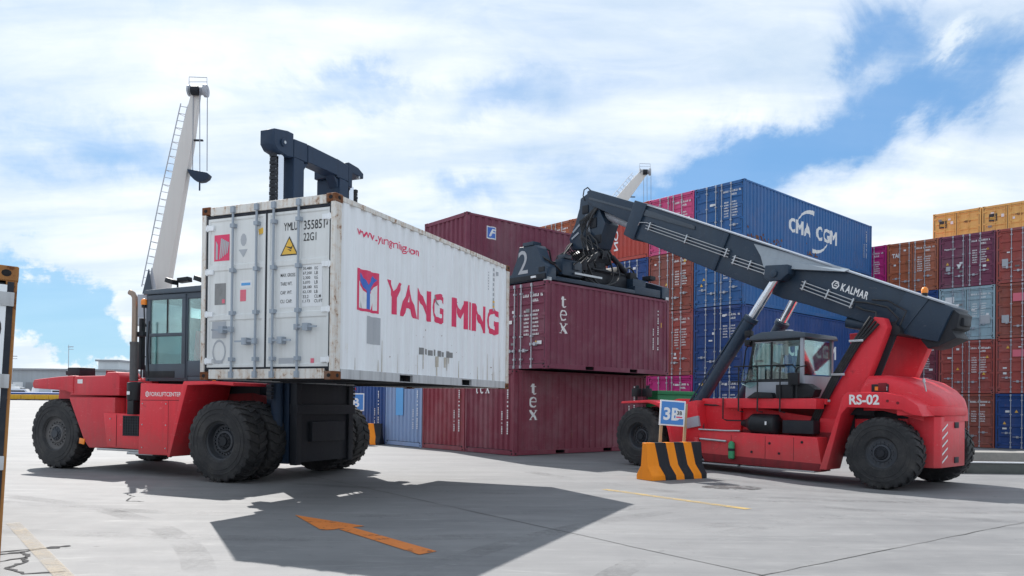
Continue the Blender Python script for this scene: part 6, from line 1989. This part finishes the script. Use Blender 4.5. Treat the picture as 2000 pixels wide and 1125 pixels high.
for lo_, hi_ in (((1.15, CY - 0.75, 0.35), (2.05, CY - 0.44, 0.85)), ((1.3, CY + 0.44, 0.35), (2.0, CY + 0.8, 0.8)), ((4.5, CY - 0.85, 0.25), (5.2, CY - 0.44, 0.62))):
    b = B(); b.box(lo_, hi_); b.obj('valve_box', 'boom', SP, 0.02)
b = B()
for (pts) in ([(1.4, CY - 0.5, 0.85), (1.7, CY - 0.5, 1.35), (2.1, CY - 0.5, 1.45), (2.3, CY - 0.55, 1.0), (2.2, CY - 0.62, 0.6)], [(1.2, CY - 0.6, 0.8), (1.5, CY - 0.62, 1.15), (2.0, CY - 0.5, 1.5), (2.6, CY - 0.45, 1.3), (3.0, CY - 0.5, 0.9)],
              [(0.6, CY - 0.3, 1.0), (1.1, CY - 0.4, 0.75), (1.5, CY - 0.5, 0.95), (1.9, CY - 0.65, 0.8)], [(2.4, CY - 0.64, 0.9), (2.7, CY - 0.72, 0.35), (3.2, CY - 0.75, 0.22), (3.6, CY - 0.72, 0.6), (3.5, CY - 0.6, 1.3), (3.3, CY - 0.4, 1.7)],
              [(2.0, CY - 0.66, 0.7), (2.4, CY - 0.8, 0.30), (3.0, CY - 0.85, 0.2), (3.8, CY - 0.8, 0.5), (3.9, CY - 0.6, 1.1), (3.6, CY - 0.4, 1.6)], [(4.3, CY - 0.6, 0.9), (4.7, CY - 0.6, 1.0), (5.2, CY - 0.5, 0.7), (5.6, CY - 0.4, 0.6)]):
    # smooth the path
    P_ = [Vector(q) for q in pts]
    sm = []
    for i in range(len(P_) - 1):
        pa, pb, pc_, pd_ = P_[max(i - 1, 0)], P_[i], P_[i + 1], P_[min(i + 2, len(P_) - 1)]
        for j in range(6):
            t = j / 6
            sm.append(0.5 * ((2 * pb) + (pc_ - pa) * t + (2 * pa - 5 * pb + 4 * pc_ - pd_) * t * t + (3 * pb - pa - 3 * pc_ + pd_) * t ** 3))
    sm.append(P_[-1])
    b.tube(sm, 0.030, 8)
b.obj('spreader_hoses', 'hose', SP)
b = B(); b.box((1.6, CY - 0.86, 0.40), (2.9, CY - 0.82, 0.46)); b.box((1.55, CY - 0.86, 0.1), (4.6, CY - 0.5, 0.2)); b.obj('cable_tray', 'steel', SP)
b = B(); b.box((4.2, 0.05, 0.04), (5.6, 0.30, 0.30)); b.box((0.4, 0.05, 0.04), (4.2, 0.28, 0.16)); b.obj('guide_beam', 'boom', SP, 0.012)

# seams, bolts, small fittings
for xx in (-2.35, -3.25, -3.95):
    b = B(); b.box((xx - 0.003, 1.416, 0.36), (xx + 0.003, 1.424, 0.88)); b.obj('panel_seam', 'slot', tk)
for xx, zz in ((-3.36, 0.72), (-4.15, 0.78), (-2.9, 0.5), (-3.6, 0.5)):
    b = B(); b.cyl((xx, 1.415, zz), (xx, 1.432, zz), 0.03, 10); b.obj('fixing', 'black', tk)
for xx, zz in ((-6.05, 1.70), (-6.25, 1.66)):
    b = B(); b.cyl((xx, 1.555, zz), (xx, 1.568, zz), 0.03, 8); b.obj('bolt', 'red_dark', RS)
b = B(); b.box((-5.6, 1.1, 1.4), (-5.0, 1.14, 1.55)); b.obj('fender_bracket', 'black', RS)
b = B(); b.tube([(-1.2, 1.04, 1.6), (-1.6, 1.04, 1.58), (-2.2, 1.04, 1.60)], 0.02, 6); b.tube([(-1.15, 1.03, 1.75), (-1.3, 1.05, 1.3), (-1.4, 1.2, 1.0)], 0.022, 6); b.obj('cable', 'hose', RS)
# fittings that crowd the spreader
for lo_, hi_, mm in (((1.2, CY - 0.80, 0.86), (1.5, CY - 0.5, 0.98), 'cab'), ((1.62, CY - 0.82, 0.55), (1.9, CY - 0.74, 0.8), 'cab'), ((2.1, CY - 0.7, 0.62), (2.35, CY - 0.45, 0.95), 'black'), ((4.55, CY - 0.7, 0.6), (4.9, CY - 0.4, 0.85), 'black'),
                     ((5.2, CY - 0.55, 0.3), (5.6, CY - 0.36, 0.52), 'cab'), ((0.42, CY - 0.62, 0.32), (0.85, CY - 0.36, 0.62), 'boom'), ((0.42, CY + 0.36, 0.3), (0.9, CY + 0.6, 0.55), 'boom'), ((5.3, 0.25, 0.66), (5.6, 0.6, 0.8), 'black')):
    b = B(); b.box(lo_, hi_); b.obj('fitting', mm, SP, 0.012)
for (pa, pb, r_) in (((1.1, CY - 0.56, 0.42), (2.3, CY - 0.56, 0.42), 0.05), ((1.1, CY - 0.58, 0.28), (2.4, CY - 0.58, 0.28), 0.03), ((4.4, CY - 0.50, 0.72), (5.6, CY - 0.3, 0.66), 0.045), ((2.6, CY - 0.68, 0.72), (4.2, CY - 0.68, 0.72), 0.035)):
    b = B(); b.cyl(pa, pb, r_, 10); b.obj('cylinder', 'steel' if r_ == 0.03 else 'black', SP)
b = B()
for k in range(9):
    t0 = 1.2 + 0.1 * k
    b.tube([(t0, CY - 0.3, 0.62), (t0 + 0.12, CY - 0.38, 0.98 + 0.03 * (k % 4)), (t0 + 0.5, CY - 0.44, 1.2 + 0.05 * (k % 3)), (t0 + 0.95, CY - 0.42, 1.02), (t0 + 1.15, CY - 0.46, 0.75)], 0.022, 6)
b.obj('hose_bundle', 'hose', SP)
b = B()
for k in range(5):
    b.tube([(3.15 + 0.09 * k, 0.31, 7.6 - 0.05 * k), (3.5 + 0.06 * k, 0.36 + 0.02 * k, 7.2), (3.75 - 0.02 * k, 0.38, 6.75), (3.6 - 0.12 * k, 0.42, 6.4), (3.45 - 0.2 * k, 0.5, 6.1), (3.8 - 0.3 * k, 0.62, 5.85)], 0.022, 6)
b.obj('hose_bundle', 'hose', nk)
for lo_, hi_ in (((3.15, 0.295, 6.95), (3.4, 0.34, 7.25)), ((3.5, 0.295, 7.45), (3.75, 0.33, 7.7)), ((2.95, 0.295, 6.45), (3.2, 0.36, 6.7))):
    b = B(); b.box(lo_, hi_); b.obj('neck_plate', 'black', nk, 0.01)


# ------------------------------------------------------------------ striped barriers and their signs
def jersey(label, x, y, rot, length, sc=1.0, flip=False):
    t = thing('concrete_barrier', label, 'barrier', (x, y, gz(x, y) + 0.001), rot)
    hw, mw, tw, H_ = 0.245 * sc, 0.11 * sc, 0.07 * sc, 0.775 * sc
    z1, z2 = 0.10 * sc, 0.30 * sc
    prof = [(-hw, 0), (-hw, z1), (-mw, z2), (-tw, H_), (tw, H_), (mw, z2), (hw, z1), (hw, 0)]
    edges = [0.0, 0.30, 0.60, 0.83, 1.10, 1.33, 1.56]
    edges = [e * length / 1.56 for e in edges]
    slant = 0.0
    for k in range(6):
        b = B()
        a0, a1 = edges[k], edges[k + 1]
        # the painted bands lean: the foot is set further along than the crown
        rings = []
        for a in (a0, a1):
            lean = 0.0 if (a == 0.0) else 0.16
            rings.append([(a + (0 if a == 0 else lean * (0.5 - z / H_) * (0 if a in (0, edges[-1]) else 1)), yy, z) for yy, z in prof])
        b.loft(rings)
        b.obj('stripe', 'orange' if k % 2 == 0 else 'stripe_black', t, 0.006 if k in (0, 5) else 0.0, 1)
    return t


jb = jersey('orange and black striped concrete barrier in front of the reach stacker', 2.77, 15.95, R(31.2), 1.56)
sg = thing('bay_sign', 'blue sign reading 3B on two wooden posts behind the striped barrier', 'sign', (3.42, 16.62, gz(3.4, 16.6)), R(8))
for xx in (-0.20, 0.34):
    b = B(); b.box((xx - 0.03, -0.02, 0.0), (xx + 0.03, 0.02, 1.6), rot=(0, 0.05, 0)); b.obj('post', 'wood', sg, 0.003)
pb_ = part_empty('board', sg, (0.05, -0.045, 1.395))
pb_.rotation_euler = (0, R(3.5), 0)
b = B(); b.box((-0.285, -0.012, -0.275), (0.285, 0.012, 0.275)); b.obj('edge', 'sign_white', pb_, 0.003)
b = B(); b.box((-0.255, -0.0155, -0.245), (0.255, -0.011, 0.245)); b.obj('face', 'sign_blue', pb_)
decal('lettering', fit_text('3B', -0.20, -0.16, 0.17, 0.12, 0.03), 'sign_white', pb_, lambda u, v, d: (u, -0.0175, v))
b = B(); b.box((0.07, -0.020, -0.115), (0.25, -0.018, 0.08)); b.obj('sticker', 'sign_white', pb_)
decal('lettering', fit_text('3B', 0.10, -0.035, 0.215, 0.055, 0.03), 'print_black', pb_, lambda u, v, d: (u, -0.0215, v))
decal('red_bar', [rect(0.085, -0.095, 0.225, -0.065)], 'print_red', pb_, lambda u, v, d: (u, -0.0215, v))

j2 = jersey('small striped barrier beside the forklift wheel, by the deep blue container', -6.26, 28.6, R(-12), 1.5, 1.0)
s2 = thing('bay_sign', 'blue sign reading 2B seen past the forklift wheels', 'sign', (-5.95, 28.75, 0.0), R(-4))
for xx in (-0.30, 0.30):
    b = B(); b.box((xx - 0.03, -0.02, 0.0), (xx + 0.03, 0.02, 1.9)); b.obj('post', 'wood', s2, 0.003)
p2 = part_empty('board', s2, (0.0, -0.045, 1.56))
b = B(); b.box((-0.42, -0.012, -0.33), (0.42, 0.012, 0.33)); b.obj('edge', 'sign_white', p2, 0.003)
b = B(); b.box((-0.38, -0.0155, -0.29), (0.38, -0.011, 0.29)); b.obj('face', 'sign_blue', p2)
decal('lettering', fit_text('2B', -0.26, -0.19, 0.24, 0.16, 0.03), 'sign_white', p2, lambda u, v, d: (u, -0.0175, v))

# ------------------------------------------------------------------ green bin beyond the row
gb = thing('waste_bin', 'green steel bin standing beyond the maroon container row', 'bin', (5.35, 27.7, gz(5.35, 27.7)), R(40))
b = B(); b.prism([(-0.9, 0.15), (0.9, 0.15), (1.05, 1.95), (-1.05, 1.95)], 'y', -0.75, 0.75); gbb = b.obj('bin_body', 'skip_green', gb, 0.02)
b = B(); b.box((-1.1, -0.8, 1.95), (1.1, 0.8, 2.08)); b.obj('lid', 'skip_green', gb, 0.02)
b = B()
for s in (-0.6, 0.6):
    b.box((s - 0.06, -0.79, 0.0), (s + 0.06, 0.79, 0.16))
b.obj('skid', 'black', gb)
decal('marks', [rect(-0.75 + 0.22 * k, 1.55, -0.62 + 0.22 * k, 1.75) for k in range(6)], 'print_white', gb, lambda u, v, d: (u, -0.755, v))

# ------------------------------------------------------------------ low walls at the right
def wall_piece(name, label, x, y, rot, size, mat, cat='wall', n=1, gap=0.02):
    t = thing(name, label, cat, (x, y, gz(x, y)), rot)
    L_, D_, H_ = size
    for k in range(n):
        b = B(); b.box((k * L_ / n + gap / 2, 0, -0.05), ((k + 1) * L_ / n - gap / 2, D_, H_)); b.obj('block', mat, t, 0.02)
    return t


w1 = wall_piece('low_wall', 'low dark mossy concrete wall with a white rail along its top', 10.2, 19.75, R(-1.5), (9.0, 0.35, 0.27), 'mossy', n=6)
b = B(); b.box((0, -0.03, 0.272), (9.0, 0.06, 0.305)); b.obj('rail', 'sign_white', w1, 0.005)
wall_piece('concrete_kerb', 'pale concrete kerb wall behind the dark mossy one', 10.4, 21.3, R(-1.0), (10.0, 0.9, 0.46), 'kerb', 'kerb', 5)


# ------------------------------------------------------------------ ship cranes in the distance
def crane(label, base, tip, boom_w0, boom_w1, hook_drop, sc=1.0, rail_side=-1, hs=0.9):
    """base: foot of the boom; tip: its head (world)"""
    bx, by, bz = base
    t = thing('ship_crane', label, 'crane', (bx, by, gz(bx, by)))
    z0 = bz - gz(bx, by)
    p0 = Vector((0, 0, z0))
    p1 = Vector(tip) - Vector((bx, by, gz(bx, by)))
    d = (p1 - p0).normalized()
    side = Vector((0, 1, 0)).cross(d).normalized()
    dep = d.cross(side).normalized()
    b = B()
    rg = []
    for f, w in ((0.0, boom_w0 * 0.75), (0.05, boom_w0), (0.75, boom_w0 * 0.55 + boom_w1 * 0.45), (1.0, boom_w1)):
        c = p0.lerp(p1, f)
        rg.append([c + side * sx * w / 2 + dep * sy * w * 0.32 for sx, sy in ((-1, -1), (1, -1), (1, 1), (-1, 1))])
    b.loft(rg)
    b.obj('boom', 'crane_white', t, 0.05 * sc)
    b = B(); b.lathe([(0, 2.0 * sc), (z0 * 0.8, 1.7 * sc), (z0 * 0.8, 2.2 * sc), (z0 * 0.86, 2.2 * sc)], (0.6 * sc, 0.5, 0), (0.6 * sc, 0.5, 30), 20); b.obj('pedestal', 'crane_grey', t)
    b = B(); b.box((-1.1 * sc, -1.0 * sc, z0 * 0.86), (1.7 * sc, 2.2 * sc, z0 + 0.5 * sc)); b.prism([(-0.4 * sc, z0 + 0.3 * sc), (0.0, z0 + 2.6 * sc), (0.5 * sc, z0 + 0.3 * sc)], 'y', -1.1 * sc, -0.95 * sc); b.obj('housing', 'crane_grey', t, 0.05)
    b = B(); b.prism([(-0.55 * sc, z0 + 0.5 * sc), (-0.1 * sc, z0 + 2.4 * sc), (0.15 * sc, z0 + 0.5 * sc)], 'y', -1.35 * sc, -1.2 * sc); b.obj('boom_hinge', 'cab', t)
    # ladder with hoops and rails up the side
    b = B()
    for o in (0.15, 0.75):
        b.tube([p0.lerp(p1, 0.06) + side * rail_side * (boom_w0 / 2 + o * sc), p0.lerp(p1, 0.5) + side * rail_side * (boom_w0 * 0.36 + boom_w1 * 0.12 + o * sc), p1 + side * rail_side * (boom_w1 / 2 + o * sc) - d * 1.2 * sc], 0.045 * sc, 5)
    b.tube([p0.lerp(p1, 0.06) + side * rail_side * (boom_w0 / 2 + 0.45 * sc) + dep * 0.5 * sc, p1 + side * rail_side * (boom_w1 / 2 + 0.45 * sc) - d * 1.2 * sc + dep * 0.5 * sc], 0.03 * sc, 5)
    n = 26
    for i in range(n):
        f = 0.07 + 0.88 * i / n
        w = boom_w0 + (boom_w1 - boom_w0) * f
        c = p0.lerp(p1, f) + side * rail_side * w / 2
        b.tube([c + side * rail_side * 0.1 * sc, c + side * rail_side * 0.75 * sc], 0.03 * sc, 4)
        if i % 2 == 0:
            b.tube([c + side * rail_side * 0.12 * sc + dep * 0.1, c + side * rail_side * 0.45 * sc + dep * 0.55 * sc, c + side * rail_side * 0.75 * sc + dep * 0.1], 0.028 * sc, 4)
    b.obj('ladder', 'crane_grey', t)
    # head: sheaves, cross arm and guard rail
    b = B()
    b.cyl(p1 - Vector((0.75, 0, 0)) * sc * hs, p1 + Vector((1.0, 0, 0)) * sc * hs, 0.42 * sc * hs, 14)
    b.cyl(p1 + Vector((0.75, 0, 0)) * sc * hs, p1 + Vector((1.05, 0, 0)) * sc * hs, 0.62 * sc * hs, 16)
    b.cyl(p1 + Vector((-0.85, 0, 0)) * sc * hs, p1 + Vector((-0.65, 0, 0)) * sc * hs, 0.55 * sc * hs, 16)
    b.obj('boom_head', 'crane_grey', t)
    b = B(); b.cyl(p1 + Vector((-0.3, -0.55, -0.2)) * sc * hs, p1 + Vector((0.4, -0.55, -0.2)) * sc * hs, 0.45 * sc * hs, 14); b.obj('sheave', 'black', t)
    b = B()
    q = [p1 + Vector(v) * sc * hs for v in ((-0.8, 0, 0.4), (-0.8, 0, 1.4), (1.0, 0, 1.35), (1.0, 0, 0.5))]
    b.tube(q, 0.04 * sc * hs, 5); b.tube([q[0].lerp(q[1], 0.5), q[3].lerp(q[2], 0.5)], 0.03 * sc * hs, 4); b.obj('guard_rail', 'crane_grey', t)
    hk = p1 + Vector((0.45, -0.3, -hook_drop)) * 1.0
    b = B()
    for o, tt in ((-0.75, -0.15), (0.0, 0.35), (0.75, 0.95)):
        b.cyl(hk + Vector((o * 0.75, 0, 0.2)) * sc, p1 + Vector((tt, -0.3, 0)) * sc, 0.035 * sc, 5)
    b.obj('rope', 'rope', t)
    b = B()
    for f in (0.62, 0.77):
        c = p0.lerp(p1, f) - side * rail_side * (boom_w0 * (1 - f) + boom_w1 * f) / 2
        b.box(c - Vector((0.1, 0.1, 0.05)), c + Vector((0.8, 0.1, 0.06)))
    b.obj('rope_guide', 'black', t)
    b = B()
    pts = [(-1.0, 0.35), (0.75, 0.0), (0.95, -0.2), (0.80, -0.55), (0.45, -0.82), (0.05, -0.88), (-0.35, -0.72), (-0.70, -0.35)]
    b.prism([(hk.x + p[0] * sc * 0.9, hk.z + p[1] * sc * 0.8) for p in pts], 'y', hk.y - 0.3 * sc, hk.y + 0.3 * sc)
    b.cyl((hk.x, hk.y, hk.z - 0.7 * sc), (hk.x, hk.y, hk.z - 1.35 * sc), 0.07 * sc, 6)
    b.obj('hook_block', 'mast', t, 0.04)
    return t


crane('white ship crane boom with a ladder rising behind the forklift cab', (-27.9, 60.0, 9.2), (-25.05, 60.0, 25.9), 1.4, 0.62, 6.6, 1.0, hs=0.78)
crane('pale ship crane tip showing far off behind the boom head', (7.5, 110.0, 21.0), (18.7, 110.0, 35.2), 1.9, 1.05, 8.0, 0.95)

# ------------------------------------------------------------------ far left: sheds, parked vans, barrier
def shed(label, x, y, w, d, h, mat, bays=0, name='warehouse'):
    t = thing(name, label, 'building', (x, y, gz(x, y) - 0.05))
    b = B(); b.box((0, 0, 0), (w, d, h)); b.obj('wall', mat, t)
    b = B(); b.box((-0.4, -0.5, h), (w + 0.4, d + 0.5, h + 0.35)); b.obj('roof', 'shed_roof', t)
    for k in range(bays):
        xx = w * (k + 0.5) / bays
        b = B(); b.box((xx - 1.6, -0.06, 0.0), (xx + 1.6, 0.02, 3.6)); b.obj('door', 'shed_roof' if k % 3 else 'car_white', t)
    return t


shed('long grey port warehouse at the far left behind the yellow barrier', -112, 152, 34, 20, 6.0, 'shed', 9)
shed('pale square block building standing at the end of the long warehouse', -85.5, 158, 4.2, 8, 8.2, 'shed_pale', 1, 'office_block')
shed('low pale shed behind the forklift counterweight', -79, 154, 26, 14, 4.9, 'shed_pale', 5)
_r = random.Random(5)


def van(label, x, y, rot, kind_='van', mat='car_white'):
    t = thing('parked_van' if kind_ == 'van' else 'parked_truck', label, kind_, (x, y, gz(x, y)), rot, 'white vehicles parked before the warehouse')
    if kind_ == 'van':
        b = B(); b.prism([(-2.4, 0.35), (-2.4, 2.0), (-2.2, 2.15), (0.9, 2.15), (1.5, 1.3), (2.35, 1.05), (2.4, 0.35)], 'y', -0.9, 0.9); b.obj('body', mat, t, 0.06)
        for s in (-1, 1):
            b = B(); b.prism([(-2.1, 1.25), (-2.1, 1.85), (0.75, 1.85), (1.2, 1.25)], 'y', s * 0.905 - 0.01, s * 0.905 + 0.01); b.obj('window', 'car_glass', t)
        b = B(); b.box((-2.43, -0.75, 1.25), (-2.39, 0.75, 1.85)); b.obj('rear_window', 'car_glass', t)
        wx = (-1.5, 1.5)
    else:
        b = B(); b.prism([(1.6, 0.5), (1.6, 2.6), (3.2, 2.5), (3.5, 1.5), (3.5, 0.5)], 'y', -1.1, 1.1); b.obj('cab', mat, t, 0.06)
        b = B(); b.box((-3.6, -1.2, 0.9), (1.5, 1.2, 3.0)); b.obj('cargo_box', 'shed_pale', t, 0.04)
        b = B(); b.box((3.3, -0.95, 1.55), (3.46, 0.95, 2.3)); b.obj('windscreen', 'car_glass', t)
        wx = (-2.4, 2.5)
    for xx in wx:
        for s in (-1, 1):
            b = B(); b.cyl((xx, s * 0.75, 0.36), (xx, s * 0.98, 0.36), 0.36, 14); b.obj('wheel', 'tyre', t)
    return t


for k, (xx, yy, rr, kd, lb) in enumerate(((-93.5, 146, 0.2, 'van', 'white van parked farthest left beside the cut-off container'), (-88.6, 147, 2.9, 'truck', 'white box truck parked among the vans by the warehouse'),
                                        (-84.5, 145, 0.4, 'van', 'white van parked second from the left end of the row'), (-79.5, 146, 2.8, 'van', 'white van parked right behind the forklift counterweight'), (-97.5, 147, 0.1, 'truck', 'white box truck parked at the left end of the row'))):
    van(lb, xx, yy, rr, kd)
bt = thing('tarp_bank', 'long low blue tarpaulin bank behind the yellow barrier', 'tarpaulin', (-104, 141.5, gz(-104, 141.5)), 0)
b = B(); b.prism([(-0.6, 0), (-0.5, 1.4), (0.5, 1.5), (0.7, 0)], 'x', 0, 40)
b.bm.transform(Matrix.Identity(4)); b.obj('tarp', 'tarp_blue', bt, 0.1)
yb = thing('yellow_barrier', 'long yellow barrier with dark feet across the far left', 'barrier', (-104, 139.0, gz(-104, 139.0)), 0)
for k in range(16):
    b = B(); b.box((k * 2.5 + 0.03, -0.25, 0.18), (k * 2.5 + 2.47, 0.25, 1.05)); b.obj('rail_block', 'barrier_yellow', yb, 0.04)
    b = B(); b.box((k * 2.5 + 0.7, -0.22, 0.0), (k * 2.5 + 1.5, 0.22, 0.19)); b.obj('foot', 'black', yb)
for xx, yy, hh, lb in ((-87.3, 150.5, 11.0, 'thin lamp post with two arms in front of the pale block'), (-98.0, 150.0, 9.0, 'short lamp post above the warehouse roof at the far left')):
    t = thing('lamp_post', lb, 'lamp post', (xx, yy, gz(xx, yy)))
    b = B(); b.cyl((0, 0, 0), (0, 0, hh), 0.09, 8, 0.05); b.obj('pole', 'crane_grey', t)
    b = B(); b.box((-0.1, -0.1, hh - 0.5), (0.9, 0.1, hh - 0.35)); b.box((0, -0.1, hh - 0.95), (0.9, 0.1, hh - 0.85)); b.obj('arm', 'crane_grey', t)
